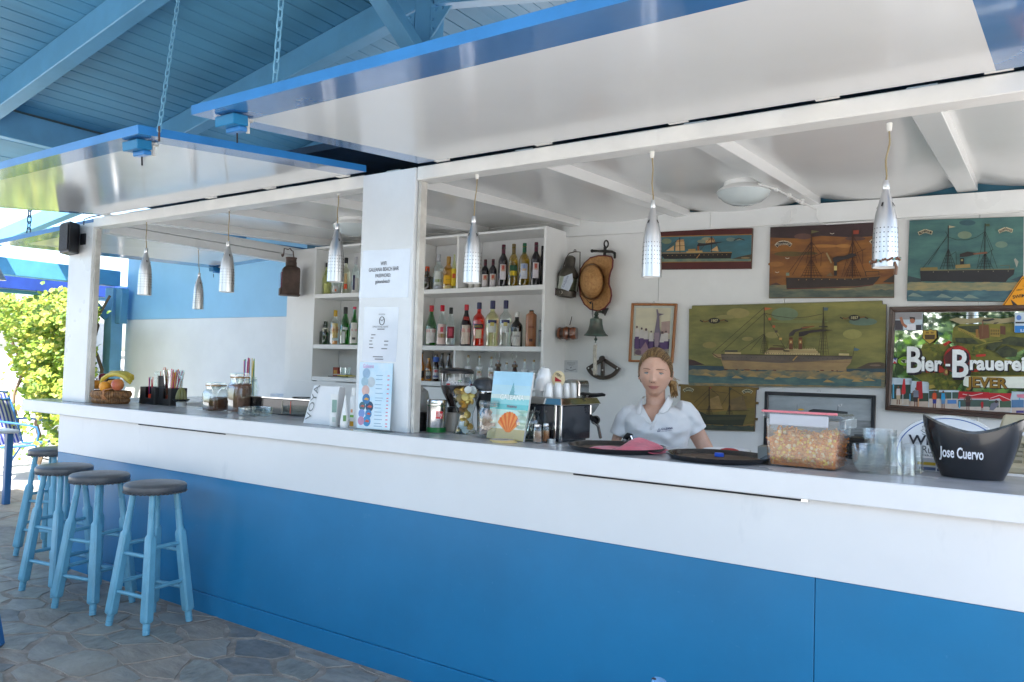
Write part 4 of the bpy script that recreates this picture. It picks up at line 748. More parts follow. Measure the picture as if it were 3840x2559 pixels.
for tx, px, py, h in (('WIFI', 1438, 995, .020), ('GALEANA BEACH BAR', 1438, 1017, .020), ('PASSWORD:', 1436, 1040, .019), ('galeanabeach', 1434, 1062, .019)):
    b = MB(); p = at(px, py, y=YP-.0016); b.text(tx, p, (1, 0, 0), (0, 0, 1), h, flat(70, 72, 80), 'CENTER', .74, bold=.01); b.build('lettering', o)
o = notice('opening hours notice in a crinkled sleeve, lower sheet on the pillar', (1368, 1152), (1496, 1152), (1484, 1358), (1356, 1354), PLAST)
p = at(1432, 1204, y=YP-.0016); b = MB(); b.tube([p+V((.017*cos(k*pi/10), 0, .021*sin(k*pi/10))) for k in range(20)], .0016, flat(50, 52, 58), 5, closed=True); b.tube([p+V((-.009, 0, .006)), p, p+V((.010, 0, .008))], .0014, flat(50, 52, 58), 5); b.build('clock_emblem', o)
for tx, px, py, h in (('GALEANA', 1432, 1182, .008), ('OPERATIONAL HOURS', 1426, 1229, .0085)):
    b = MB(); p = at(px, py, y=YP-.0016); b.text(tx, p, (1, 0, 0), (0, 0, 1), h, flat(90, 94, 102), 'CENTER', .9); b.build('lettering', o)
for px, py, w_ in ((1415, 1237, .05), (1392, 1258, .03), (1390, 1270, .02), (1385, 1281, .02), (1440, 1282, .03), (1384, 1293, .025), (1440, 1296, .026), (1384, 1306, .03), (1430, 1310, .04), (1398, 1340, .07), (1405, 1349, .06)):
    b = MB(); p = at(px, py, y=YP-.0016); b.add([p, p+V((w_, 0, 0)), p+V((w_, 0, .005)), p+V((0, 0, .005))], [(0, 1, 2, 3)], flat(110, 114, 122)); b.build('print_line', o)
# --- right of the pillar
k3 = lambda x, y: (1500+x/4.126, 1340+y/4.126)
k4 = lambda x, y: (1900+x/4.126, 1360+y/4.126)
k8 = lambda x, y: (2780+x/2.22, 1480+y/2.22)
kb = lambda x, y: (3180+x/3.565, 1550+y/3.565)
CREAM = M('cream_enamel', (.55, .49, .42, 1), .3, var=.05)
# stack of striped paper cups
P = V((at(1529, 1600, y=3.13).x, 3.13, CT)); s = mpp(P); R = 26*s; H_ = (1613-1335)*s; t = thing('paper_cup_stack', 'tall stack of red and white striped paper cups behind the pillar', 'paper cups', P)
n = 25; CR, CW = flat(190, 25, 45), flat(228, 224, 220)
for i in range(n):
    z = H_*i/n; b = MB(); b.lathe([(R*.93, z), (R*.96, z+H_/n*.55)], CR, 20, c=P); b.lathe([(R*.97, z+H_/n*.55), (R*1.04, z+H_/n*.62), (R*1.04, z+H_/n*.92), (R*.95, z+H_/n)], CW, 20, c=P); b.build('cup', t)
P, R, s = foot(1576, 1617, 52); H_ = (1617-1548)*s; t = thing('lid_stack', 'stack of black ribbed cup lids beside the coffee tin', 'lids', P)
for i in range(14):
    z = H_*i/14; b = MB(); b.lathe([(.0005, z), (R*.94, z), (R, z+H_/28), (R*.97, z+H_/15), (.0005, z+H_/15)], BLACKP, 24, c=P+V((0, 0, .001))); b.build('lid', t)
q = P+hdir(P)*.16; t = thing('grey_kettle', 'grey rounded kettle partly hidden behind the striped cups', 'kettle', q); b = MB(); R2 = 40*mpp(q); b.lathe([(R2*.9, .001), (R2, .03), (R2*.95, .12), (R2*.6, .2), (.0005, .225)], M('grey_green_enamel', (.33, .34, .32, 1), .35, var=.06), 24, c=q); b.build('kettle_body', t)
# coffee tin
P, R, s = foot(1635, 1626, 75); H_ = (1626-1503)*s; t = thing('coffee_tin', 'silver coffee tin with red square and green band', 'tin', P); ang = atan2(-P.y, -P.x)
TIN = M('tin_metal', (.62, .61, .60, 1), .22, 1., var=.06, vs=5, rvar=.06)
b = MB(); b.lathe([(.0005, 0), (R*.96, 0), (R, .004), (R, H_*.82), (R*.96, H_*.83)], TIN, 36, c=P+V((0, 0, .001))); b.build('tin_body', t)
b = MB(); b.lathe([(R*1.012, H_*.835), (R*1.02, H_*.85), (R*1.02, H_*.97), (R*.98, H_), (.0005, H_*.995)], TIN, 36, c=P); b.build('lid', t)
b = MB(); b.lathe([(R*1.006, H_*.02), (R*1.006, H_*.17)], flat(20, 110, 50, .3), 36, c=P); b.build('green_band', t)
b = MB(); b.lathe([(R*1.004, H_*.815), (R*1.004, H_*.83)], flat(30, 100, 50), 36, c=P); b.build('green_line', t)
b = MB(); arc_label(b, P, R*1.008, ang+.28, .36, CT+H_*.44, CT+H_*.665, flat(205, 30, 45, .3), 10); b.build('red_square', t)
b = MB(); text_arc(b, 'illy', P, R*1.018, ang+.28, CT+H_*.50, H_*.15, flat(240, 238, 235), .82); b.build('lettering', t)
b = MB(); text_arc(b, 'DECAF', P, R*1.012, ang+.28, CT+H_*.38, H_*.04, flat(110, 110, 105)); b.build('lettering', t)
# coffee grinder with hopper
P, R, s = foot(1692, 1624, 110); P = V((P.x, min(P.y+.03, 3.25), CT)); s = mpp(P); z_ = lambda py: at(1692, py, y=P.y).z
Rh = 64*s; t = thing('coffee_grinder', 'coffee grinder with clear hopper of dark beans and black lid', 'coffee grinder', P)
b = MB(); b.lathe([(.0005, CT+.002), (Rh*.62, CT+.002), (Rh*.60, CT+.04), (Rh*.5, z_(1546)), (.0005, z_(1546))], CREAM, 24, c=(P.x, P.y, 0)); b.build('grinder_body', t)
b = MB(); b.lathe([(Rh*.50, z_(1545)), (Rh*.5, z_(1527))], BLACKP, 24, c=(P.x, P.y, 0)); b.build('collar', t)
zt, zb = z_(1401), z_(1526); hp = [(.38, 0), (.48, .12), (.80, .42), (.93, .62), (1., .85), (1.0, 1.)]
b = MB(); b.lathe([(Rh*a, zb+(zt-zb)*c) for a, c in hp], glass('smoky_hopper', (.80, .80, .82)), 30, c=(P.x, P.y, 0)); b.build('hopper', t)
BEAN = M('roasted_coffee_beans', (.025, .010, .007, 1), .45, col2=(.055, .022, .014, 1), vs=70, bump=1., bs=110)
b = MB(); b.lathe([(Rh*a*.965, zb+(zt-zb)*c+.003) for a, c in hp[:4]]+[(.0005, zb+(zt-zb)*.64)], BEAN, 30, c=(P.x, P.y, 0)); b.build('beans', t)
b = MB(); b.lathe([(Rh*1.02, zt), (Rh*1.03, zt+.012), (Rh*.9, zt+.024), (.0005, zt+.032)], BLACKP, 30, c=(P.x, P.y, 0)); b.build('lid', t)
ang = atan2(-P.y, -P.x); b = MB(); text_arc(b, 'Nuova', (P.x, P.y), Rh*.985, ang-.1, zb+(zt-zb)*.70, .028, flat(215, 215, 215), .8); b.build('lettering', t) if False else None
b = MB(); text_arc(b, '~nonal', (P.x, P.y), Rh*.985, ang-.05, zb+(zt-zb)*.68, .03, flat(220, 220, 222), .8); b.build('lettering', t)
for a_, c_, z0 in ((.22, (60, 130, 60), .76), (-.5, (150, 25, 40), .66), (1.1, (150, 25, 40), .66)):
    b = MB(); arc_label(b, (P.x, P.y), Rh*.982, ang+a_, .12, zb+(zt-zb)*z0, zb+(zt-zb)*(z0+.05), flat(*c_)); b.build('logo_stroke', t)
# dark dome behind the menu
q = at(1815, 1500, y=3.28); t = thing('second_grinder', 'dark grey domed grinder hopper behind the menu', 'coffee grinder', V((q.x, 3.28, CT))); s = mpp(q); R = 46*s; b = MB()
zq = lambda py: at(1815, py, y=3.28).z; c0 = (q.x, 3.28, 0); GREYP = M('dark_grey_plastic', (.045, .05, .058, 1), .3, var=.1, coat=.3)
b.lathe([(R*.5, CT+.002), (R*.55, zq(1540)), (R*.75, zq(1500)), (R*.95, zq(1476))], GREYP, 24, c=c0); b.build('grinder_body', t)
b = MB(); b.lathe([(R*.96, zq(1476)), (R, zq(1470)), (R*.96, zq(1465))], CHROME, 24, c=c0); b.build('steel_ring', t)
b = MB(); b.lathe([(R*1.0, zq(1464)), (R*1.02, zq(1445)), (R*.75, zq(1424)), (R*.3, zq(1416)), (.0005, zq(1415))], GREYP, 24, c=c0); b.build('dome', t)
# vase of butter portions
P, R, s = foot(1742, 1631, 112); zf = lambda py: at(1742, py, y=P.y).z-CT; Hv = zf(1465); t = thing('glass_vase', 'flared glass vase filled with gold butter portions', 'vase', P)
vp = [(.74, 0), (.80, .01), (.70, .10), (.57, .24), (.52, .34), (.56, .48), (.74, .68), (.93, .86), (1.04, 1.)]
b = MB(); b.lathe([(.0005, .006)]+[(R*a, Hv*c) for a, c in vp], G_CLEAR, 28, c=P); b.build('vase_glass', t)
GOLDF = M('gold_foil', (.60, .42, .13, 1), .32, 1., var=.15, vs=20, rvar=.1); FOILW = M('white_blue_foil', (.68, .74, .72, 1), .35, col2=(.10, .14, .42, 1), vs=75, spread=(.40, .44), stretch=(1, .2, .6))
rb = random.Random(21); done = []
for i in range(600):
    u = rb.uniform(.05, 1.05); k = [j for j in range(len(vp)-1) if vp[j][1] <= min(u, .999) <= vp[j+1][1]]
    a0, c0 = vp[k[0]]; a1, c1 = vp[k[0]+1]; rad = R*(a0+(a1-a0)*(min(u, .999)-c0)/(c1-c0)); rin = rad-.021
    if rin < 0: rin = .002
    a = rb.uniform(0, 2*pi); rr2 = rin*sqrt(rb.random())
    c = P+V((rr2*cos(a), rr2*sin(a), Hv*u))
    if any((c-d).length < .024 for d in done) or len(done) > 42: continue
    done.append(c); o = thing('butter_portion', 'round gold butter portion in the flared glass vase', 'butter portion', c, group='butter portions in the glass vase')
    ax = V((rb.uniform(-1, 1), rb.uniform(-1, .3), rb.uniform(-.6, .9))).normalized(); 
    if i % 3 == 0: ax = (-hdir(P)+V((rb.uniform(-.4, .4), 0, rb.uniform(-.3, .5)))).normalized()
    b = MB(); b.lathe([(.0005, -.007), (.013, -.007), (.0155, .005), (.019, .006), (.019, .0075)], GOLDF, 14, c=c, ax=ax); b.build('cup', o)
    b = MB(); b.lathe([(.0188, .0076), (.0005, .008)], FOILW if i % 6 == 0 else GOLDF, 14, c=c, ax=ax); b.build('lid_foil', o)
# jar of sachets
P, R, s = foot(1836, 1648, 93); Hj = (1648-1506)*s; t = thing('sachet_jar', 'lidded glass jar full of pink-brown sugar sachets', 'jar', P)
b = MB(); b.lathe([(.0005, .004), (R*.9, .004), (R, .02), (R, Hj*.70), (R*.88, Hj*.78), (R*.88, Hj*.84), (R*.93, Hj*.86), (R*.93, Hj*.97), (R*.86, Hj), (.0005, Hj)], G_CLEAR, 28, c=P); b.build('jar_glass', t)
b = MB()
for k in range(3): b.tube([P+V((R*.94*cos(a), R*.94*sin(a), Hj*(.86+.04*k))) for a in [2*pi*j/24 for j in range(24)]], .002, CHROME, 5, closed=True)
b.build('rim_ring', t)
SACH = M('sachet_paper', (.42, .27, .20, 1), .5, col2=(.52, .36, .28, 1), vs=60)
for i in range(46):
    a = rb.uniform(0, 2*pi); r_ = R*.62*sqrt(rb.random()); c = P+V((r_*cos(a), r_*sin(a), rb.uniform(.025, Hj*.66)))
    X = V((rb.uniform(-1, 1), rb.uniform(-.4, .4), rb.uniform(-.9, .9))).normalized(); Y = X.cross(V((rb.uniform(-.3, .3), 1, rb.uniform(-.3, .3)))).normalized()
    o = thing('sugar_sachet', 'sugar sachet in the lidded glass jar', 'sachet', c, group='sugar sachets in the jar'); b = MB(); b.obox(c, (X, Y, X.cross(Y)), (min(.035, R*.5), .008, .0025), SACH); b.build('wrapper', o, bevel=.001)
# menu card, propped up
tl, tr = at(1853, 1392, y=3.10), at(2001, 1398, y=3.10); bl = at(1827, 1648, z=CT+.002); br = at(1966, 1655, z=CT+.002); bl = at(1824, 1640, y=3.012); br = at(1962, 1645, y=3.002); bl.z = br.z = CT+.002; tl, tr = at(1853, 1392, y=3.062), at(2001, 1398, y=3.052)
cor = [tl, tr, br, bl]; t = thing('menu_card', 'propped up menu card with seascape, lettering and orange shell', 'menu', (bl+br)/2)
def menu_bands():
    b = MB(); n_ = (cor[1]-cor[0]).cross(cor[3]-cor[0]).normalized(); n_ = n_ if n_.dot(EYE-tl) > 0 else -n_
    b.prism([p-n_*.0005 for p in cor], -n_*.012, M('menu_cover_edge', (.7, .72, .72, 1), .5)); b.build('cover', t)
    bands = [(1., .80, (168, 212, 232)), (.80, .66, (178, 214, 224)), (.66, .60, (205, 220, 210)), (.60, .52, (140, 205, 205)), (.52, .44, (95, 185, 185)), (.44, .36, (190, 220, 205)), (.36, .16, (215, 218, 200)), (.16, 0., (190, 170, 110))]
    for v1, v0, c in bands:
        b = MB(); b.add([lerp4(cor, 0, v0), lerp4(cor, 1, v0), lerp4(cor, 1, v1), lerp4(cor, 0, v1)], [(0, 1, 2, 3)], M('menu_%d_%d_%d' % c, C(*c), .25, var=.05, vs=6, coat=.5)); b.build('seascape_band', t)
    return n_
n_ = menu_bands(); ex, ez = (br-bl).normalized(), (tl-bl).normalized(); L_ = n_*.0012
b = MB(); b.text('GALEANA', lerp4(cor, .55, .585)+L_, ex, ez, .026, flat(240, 244, 240), 'CENTER', .85, bold=.012); b.build('lettering', t)
b = MB(); b.text('menu', lerp4(cor, .58, .47)+L_, ex, ez, .017, flat(150, 40, 70), 'CENTER', 1.1); b.build('lettering', t)
c = lerp4(cor, .58, .66)+L_; b = MB()
for i in range(4): b.tube([c+ex*(-.022+.006*i), c+ex*(-.004+.003*i)+ez*(.055-.012*i)], .0011, flat(70, 165, 170), 4)
b.tube([c+ex*-.024, c+ex*.024], .0011, flat(70, 165, 170), 4); b.build('sail_emblem', t)
c = lerp4(cor, .56, .145)+L_; b = MB(); nr = 11
for i in range(nr):
    a0, a1 = radians(28+124*i/nr), radians(28+124*(i+1)/nr); rs_ = .088*(1+.06*sin(pi*i/(nr-1))); hub = c+ez*-.01
    b.add([hub+ex*cos(a0)*.012, hub+ex*cos(a1)*.012, hub+ex*cos(a1)*rs_*.82+ez*sin(a1)*rs_, hub+(ex*cos((a0+a1)/2)*.82+ez*sin((a0+a1)/2))*rs_*1.04, hub+ex*cos(a0)*rs_*.82+ez*sin(a0)*rs_], [(0, 1, 2, 3, 4)], flat(225, 110, 50) if i % 2 else flat(235, 150, 80))
b.build('shell_print', t)
# coasters
for i in range(3):
    P = at(1912, 1657-i*4, z=CT+.003*i); P = V((P.x+.003*i, 2.93+.002*i, CT+.0005+.0034*i)); t = thing('beer_mat', 'round beer mat, %s of the little stack by the jar' % ('lowest', 'middle', 'uppermost')[i], 'beer mat', P, group='stack of beer mats'); b = MB(); b.lathe([(.0005, 0), (.058, 0), (.058, .0032), (.0005, .0032)], flat(225, 200, 140), 28, c=P); b.build('card', t)
    if i == 2: b = MB(); b.lathe([(.054, .0036), (.0005, .0036)], flat(205, 200, 195), 28, c=P); b.obox(P+V((0, 0, .0039)), ((1, .4, 0), (-.4, 1, 0), (0, 0, 1)), (.03, .008, .0002), flat(90, 60, 60)); b.build('print', t)
# jar of spoons
P, R, s = foot(1978, 1659, 104); Hj = (1659-1543)*s; t = thing('spoon_jar', 'open round glass jar holding teaspoons', 'jar', P)
b = MB(); b.lathe([(.0005, .006), (R*.62, .002), (R*.70, .02), (R*.98, Hj*.45), (R*1.0, Hj*.62), (R*.80, Hj*.84), (R*.74, Hj*.88), (R*.86, Hj*.95), (R*.86, Hj), (R*.80, Hj)], glass('greenish_glass', (.84, .92, .86)), 28, c=P); b.build('jar_glass', t)
for i in range(9):
    a = rb.uniform(0, 2*pi); lo = P+V((R*.4*cos(a), R*.4*sin(a), .02)); hi = P+V((R*rb.uniform(-.1, .75), R*rb.uniform(-.2, .5), Hj*rb.uniform(.75, 1.12)))
    o = thing('teaspoon', 'steel teaspoon standing in the open round jar', 'spoon', lo, group='teaspoons in the round jar'); b = MB(); d = (hi-lo).normalized(); X = d.cross(V((0, 1, 0))).normalized()
    b.tube([lo.lerp(hi, k/8) for k in range(9)], [.002, .009, .012, .008, .003, .0025, .0025, .003, .0035], CHROME, 8, flatz=.35); b.build('spoon_body', o)
# shakers, tea light
for px, py, w_, pyt, col, lb in ((2015, 1664, 34, 1592, (.40, .24, .17, 1), 'glass shaker of pale brown sugar, left of a pair'), (2046, 1661, 29, 1589, (.45, .17, .06, 1), 'glass shaker of orange-brown cinnamon, right of a pair')):
    P, R, s = foot(px, py, w_); Hj = (py-pyt)*s; t = thing('shaker', lb, 'shaker', P)
    b = MB(); b.lathe([(.0005, .004), (R*.95, .002), (R, .01), (R*.96, Hj*.7), (R*.78, Hj*.84)], G_CLEAR, 18, c=P); b.build('shaker_glass', t)
    b = MB(); b.lathe([(.0005, .006), (R*.88, .006), (R*.88, Hj*.62), (.0005, Hj*.62)], M('spice_%d' % px, col, .9, var=.15, vs=40), 14, c=P); b.build('powder', t)
    b = MB(); b.lathe([(R*.80, Hj*.83), (R*.84, Hj*.86), (R*.84, Hj*.96), (R*.7, Hj), (.0005, Hj)], ALU, 18, c=P); b.build('cap', t)
P, R, s = foot(2068, 1664, 33); t = thing('tea_light', 'small tea light in an aluminium cup beside the tray', 'candle', P); b = MB(); b.lathe([(.0005, .001), (R, .001), (R, .018), (R*.96, .018), (R*.96, .015), (.0005, .015)], ALU, 20, c=P); b.build('cup', t); b = MB(); b.tube([P+V((0, 0, .015)), P+V((0, 0, .023))], .001, flat(50, 45, 40), 5); b.build('wick', t)
# --- espresso machine: right rear corner points at the camera
P0 = at(2090, 1664, z=CT); P0.y = max(P0.y, 3.10); xl = P0.x-.24; y0 = P0.y; zt = at(2090, 1522, y=y0).z; ztop = at(2090, 1494, y=y0).z
yR = at(2212, 1660, x=P0.x).y; yR = max(y0+.25, min(yR, 3.62)); yF = yR+.10
t = thing('espresso_machine', 'black and polished steel espresso machine, cups stacked on top', 'espresso machine', P0); DKP = M('dark_blue_black_panel', (.016, .018, .026, 1), .25, var=.2, vs=3, coat=.5)
b = MB(); b.box((xl, y0, CT+.006), (P0.x, yR, zt), DKP); b.build('machine_body', t, bevel=.004)
b = MB(); b.box((xl+.02, 3.375, 1.057), (P0.x-.02, yR-.01, CT+.004), BLACKP); b.build('machine_base', t)
for x in (P0.x-.03, P0.x-.001): b = MB(); b.box((x-.006, y0-.004, CT+.004), (x+.006, y0+.008, zt+.002), CHROME); b.build('corner_trim', t, bevel=.002)
STEELM = M('mirror_steel', (.72, .70, .67, 1), .08, 1., var=.03)
b = MB(); o_ = .03; b.hexa([(xl-.01, y0-.006, zt+.001), (P0.x+.006, y0-.006, zt+.001), (P0.x+.006, yF, zt+.001), (xl-.01, yF, zt+.001), (xl-.01+o_*.3, y0+.004, ztop), (P0.x-.004, y0+.004, ztop), (P0.x-.004, yF-o_, ztop), (xl+o_*.3, yF-o_, ztop)], STEELM); b.build('cup_tray', t, bevel=.003)
b = MB(); b.hexa([(xl, yR+.001, CT+.12), (P0.x, yR+.001, CT+.12), (P0.x, yR+.04, CT+.13), (xl, yR+.04, CT+.13), (xl, yR+.001, zt), (P0.x, yR+.001, zt), (P0.x, yF-.005, zt), (xl, yF-.005, zt)], STEELM); b.build('front_panel', t, bevel=.003)
b = MB(); c = V((P0.x-.02, yF-.02, zt-.08)); b.lathe([(.0005, .02), (.022, .018), (.022, 0)], BLACKP, 16, c=c, ax=(0, 1, 0)); b.build('steam_knob', t)
b = MB(); b.tube([(P0.x-.03, yR+.02, CT+.13), (P0.x-.02, yR+.06, CT+.09), (P0.x-.01, yR+.10, CT+.06), (P0.x-.005, yR+.12, CT+.0)], .008, CHROME, 8); b.build('steam_wand', t)
b = MB(); b.tube([(P0.x-.025, yR+.03, CT+.115), (P0.x-.015, yR+.085, CT+.078)], .012, BLACKP, 8); b.build('wand_grip', t)
for i in range(9): b = MB(); a = .9+i*.2; c = V((P0.x+.001, yR-.06, CT+.16)); b.obox(c+V((0, cos(a)*.0, 0))+V((0, -.03*cos(a*.9), .03*sin(a*.9)-.01*i+.03)), ((1, 0, 0), (0, 1, .2), (0, -.2, 1)), (.0015, .010, .0018), DARK); b.build('vent_slot', t)
PORC = M('white_porcelain', (.78, .79, .79, 1), .12, coat=.5, var=.02)
def cup(px0, px1, pyt, pyb, yy, lb):
    a, c = at(px0, pyb, y=yy), at(px1, pyb, y=yy); X = (a.x+c.x)/2; R = (c.x-a.x)/2*.97*yy/sqrt(X*X+yy*yy); H_ = at(px0, pyt, y=yy).z-at(px0, pyb, y=yy).z
    o = thing('espresso_cup', lb, 'cup', (X, yy, ztop+.001), group='white cups upturned on the espresso machine'); b = MB(); b.lathe([(R, 0), (R*.98, H_*.35), (R*.86, H_*.75), (R*.70, H_*.95), (R*.62, H_), (R*.55, H_*.97), (.0005, H_*.97)], PORC, 22, c=(X, yy, ztop+.001)); b.build('cup_body', o)
for i, (a, c) in enumerate(((580, 720), (712, 868), (862, 985), (970, 1088))):
    cup(k4(a, 0)[0], k4(c, 0)[0], k4(0, 338)[1], k4(0, 552)[1], y0+.05+.07*i*.9, ('first', 'second', 'third', 'fourth')[i]+' upturned espresso cup from the left on the machine')
cup(k4(440, 0)[0], k4(560, 0)[0], k4(0, 360)[1], k4(0, 545)[1], y0+.09, 'cup under the larger tilted cup at the left end of the machine')
c = V((at(*k4(560, 250), y=y0+.10).x, y0+.10, at(*k4(560, 330), y=y0+.10).z)); t = thing('big_cup', 'large white cup tilted upside down on the stacked cups', 'cup', c); b = MB(); R = 29*mpp(c); ax = V((.22, 0, 1)).normalized(); b.lathe([(R*1.05, -.03), (R*1.0, .02), (R*.88, .055), (R*.6, .075), (R*.55, .08), (.0005, .08)], PORC, 24, c=c, ax=ax); b.build('cup_body', t)
c = V((at(*k4(800, 250), y=y0+.16).x, y0+.16, at(*k4(800, 255), y=y0+.16).z)); t = thing('round_beer_mat', 'round beer mat with red emblem standing behind the cups', 'beer mat', c); R = 27*mpp(c); ax = V((.25, -1, .12)).normalized(); b = MB(); b.lathe([(.0005, -.002), (R*.95, -.002), (R*.95, .002), (.0005, .002)], flat(222, 205, 165), 28, c=c, ax=ax, sy=1.2); b.build('card', t)
X = V((1, .25, 0)).normalized(); b = MB(); f = ax*.0035; b.text('VERY', c+f+X*-.001+V((0, 0, .012)), (X+V((0, 0, -.55))).normalized(), V((.4, 0, 1)).normalized(), .014, flat(40, 36, 34), 'CENTER', .8, bold=.02); b.build('lettering', t)
b = MB(); q = c+f+V((0, 0, -.012)); b.add([q+X*-.016+V((0, 0, -.03)), q+X*.022+V((0, 0, -.03)), q+X*.016+V((0, 0, .004)), q+X*-.016+V((0, 0, .022))], [(0, 1, 2, 3)], flat(170, 25, 40)); b.build('emblem', t)
c = V((at(*k4(1050, 400), y=y0+.30).x, y0+.32, ztop)); t = thing('steel_canister', 'polished steel box with rounded top behind the cups', 'canister', c); s = mpp(c); w2 = 34*s; hh = (k4(0, 552)[1]-k4(0, 295)[1])*s; b = MB(); r_ = .02
prof = [(-w2, 0), (w2, 0), (w2, hh-r_), (w2-r_*.3, hh-r_*.3), (w2-r_, hh), (-w2+r_, hh), (-w2+r_*.3, hh-r_*.3), (-w2, hh-r_)]
b.prism([(c.x+x, c.y-.05, ztop+.002+z) for x, z in prof], (0, .1, 0), STEELM); b.build('box_body', t, bevel=.004)
c = at(*k4(1360, 505), y=yF+.02); t = thing('portafilter_handle', 'black curved portafilter handle sticking out behind the cup tray', 'handle', c); b = MB(); pts = [at(*k4(x, y), y=yF+.02) for x, y in ((1190, 490), (1230, 490), (1300, 510), (1400, 505), (1480, 497), (1522, 505))]; b.tube(pts, [.012, .016, .012, .010, .009, .006], BLACKP, 8); b.build('grip', t)
# --- trays
def tray(lb, px0, px1, py, cork):
    a, c = at(px0, py, z=CT+.02), at(px1, py, z=CT+.02); R = (c-a).length/2*.985; P = (a+c)/2; P.z = CT+.001; P.y = max(P.y, 2.815+R)
    t = thing('serving_tray', lb, 'tray', P, group='round black serving trays'); b = MB()
    b.lathe([(R*.86, .0), (R*.88, .003), (R*.97, .019), (R, .021), (R*.995, .017), (R*.9, .0)], M('black_tray', (.012, .012, .014, 1), .25, coat=.3, var=.1), 48, c=P); b.build('rim', t)
    b = MB(); b.lathe([(R*.865, .0035), (.0005, .0035)], M('brown_rubber_top', (.115, .075, .05, 1), .6, var=.12, vs=6), 48, c=P); b.build('tray_floor', t); return P, R
TA, RA = tray('round black tray with the pink cloth on it', 2037, 2405, 1684, 0)
TB, RB = tray('round black tray with a blue bottle cap on it', 2466, 2832, 1714, 0)
PINK = M('pink_cellulose_cloth', (.68, .10, .16, 1), .8, var=.12, vs=14, bump=.5, bs=60, sheen=.3)
t = thing('cleaning_cloth', 'crumpled pink cleaning cloth lying on the tray', 'cloth', TA+V((.06, -.02, 0))); b = MB(); nu, nv = 22, 12; vs = []
for j in range(nv+1):
    for i in range(nu+1):
        u, v_ = i/nu, j/nv; x = TA.x-.07+.27*u; y = TA.y-.13+.20*v_+.05*u
        z = CT+.008+.052*max(0, sin(pi*min(1, max(0, (u-.28)*1.55))))*v_**.7*(1-.35*u)+.004*sin(9*u+4*v_)+.003*sin(17*u)
        vs.append((x-.02*v_*(1-u), y, z))
b.add(vs, [(j*(nu+1)+i, j*(nu+1)+i+1, (j+1)*(nu+1)+i+1, (j+1)*(nu+1)+i) for j in range(nv) for i in range(nu)], PINK, True); o = b.build('cloth_sheet', t); so_ = o.modifiers.new('thick', 'SOLIDIFY'); so_.thickness = .002
c = at(2697, 1712, z=CT+.006); t = thing('bottle_cap', 'bright blue plastic bottle cap lying on the right tray', 'bottle cap', c); b = MB(); b.lathe([(.0005, 0), (.018, 0), (.019, .002), (.018, .014), (.0005, .015)], flat(50, 100, 220, .35), 24, c=c); b.build('cap_body', t)
# tap behind the counter
q = at(2340, 1672, y=3.45); t = thing('mixer_tap', 'black and chrome curved tap behind the pink cloth', 'tap', (q.x, 3.45, 1.055)); b = MB(); pts = [at(x, y, y=3.45) for x, y in ((2337, 1700), (2338, 1668), (2345, 1645), (2356, 1632), (2366, 1634), (2373, 1650), (2377, 1675), (2379, 1705))]
b.tube(pts, [.014, .014, .014, .013, .012, .013, .013, .013], BLACKP, 10); b.build('spout', t); b = MB(); b.tube(pts[1:3], .016, CHROME, 10); b.build('collar', t); b = MB(); b.tube([p+V((.006, -.012, 0)) for p in pts[4:]], .006, CHROME, 8); b.build('chrome_strip', t)
c = base(2716, 1692, .0, z=CT-.02); c = V((at(2716, 1690, y=3.42).x, 3.45, 1.057)); t = thing('side_plate', 'white plate with red contents behind the right tray', 'plate', c); b = MB(); b.lathe([(.0005, .012), (.06, .012), (.10, .085), (.105, .088), (.07, .0), (.0005, 0)], PORC, 28, c=c); b.build('plate_body', t); b = MB(); b.ball(c+V((.02, -.02, .08)), (.05, .04, .018), flat(170, 30, 30)); b.build('red_sauce', t)
# --- snack box
fl_, fr_ = at(2872, 1751, z=CT), at(3141, 1766, z=CT); yy = (fl_.y+fr_.y)/2; s = mpp(fl_)
tl, tr = at(2861, 1541, y=yy), at(3167, 1557, y=yy); dz = at(3141, 1560, y=yy).z-CT; Dp = .19
x0, x1 = at(2874, 1751, y=yy).x, at(3140, 1766, y=yy).x; X0, X1 = tl.x, tr.x; zt = CT+dz
t = thing('snack_box', 'big clear plastic tub of orange nut mix with pink lid edge', 'food box', ((x0+x1)/2, yy, CT)); PLAS = glass('milky_plastic', (.86, .87, .90), .12, .25)
b = MB(); B0 = [(x0, yy, CT+.002), (x1, yy, CT+.002), (x1, yy+Dp, CT+.002), (x0, yy+Dp, CT+.002)]; T0 = [(X0+.012, yy-.01, zt-.02), (X1-.012, yy-.01, zt-.02), (X1-.012, yy+Dp+.01, zt-.02), (X0+.012, yy+Dp+.01, zt-.02)]
b.add(B0+T0, [(0, 3, 2, 1), (0, 1, 5, 4), (1, 2, 6, 5), (2, 3, 7, 6), (3, 0, 4, 7)], PLAS); b.build('tub', t, bevel=.012, seg=3)
b = MB(); b.box((X0+.004, yy-.018, zt-.022), (X1-.004, yy+Dp+.018, zt-.0), PLAS); b.build('lid', t, bevel=.008, seg=2)
PKE = M('pink_seal', (.75, .22, .26, 1), .4, var=.05)
b = MB(); b.box((X0, yy-.021, zt+.001), (X1-.055, yy-.012, zt+.009), PKE); b.box((X1-.054, yy-.022, zt+.0005), (X1-.02, yy-.012, zt+.0095), PKE); b.build('pink_seal', t, bevel=.002)
b = MB(); b.box((X0+.03, yy-.0205, zt-.045), (X1-.05, yy-.014, zt-.004), M('frosted_flap', (.72, .74, .80, 1), .3, trans=.3)); b.build('lid_flap', t, bevel=.003)
b = MB(); b.box((X1-.0155, yy-.01, zt-.05), (X1+.006, yy+Dp, zt-.012), PLAS); b.build('side_clip', t, bevel=.003)
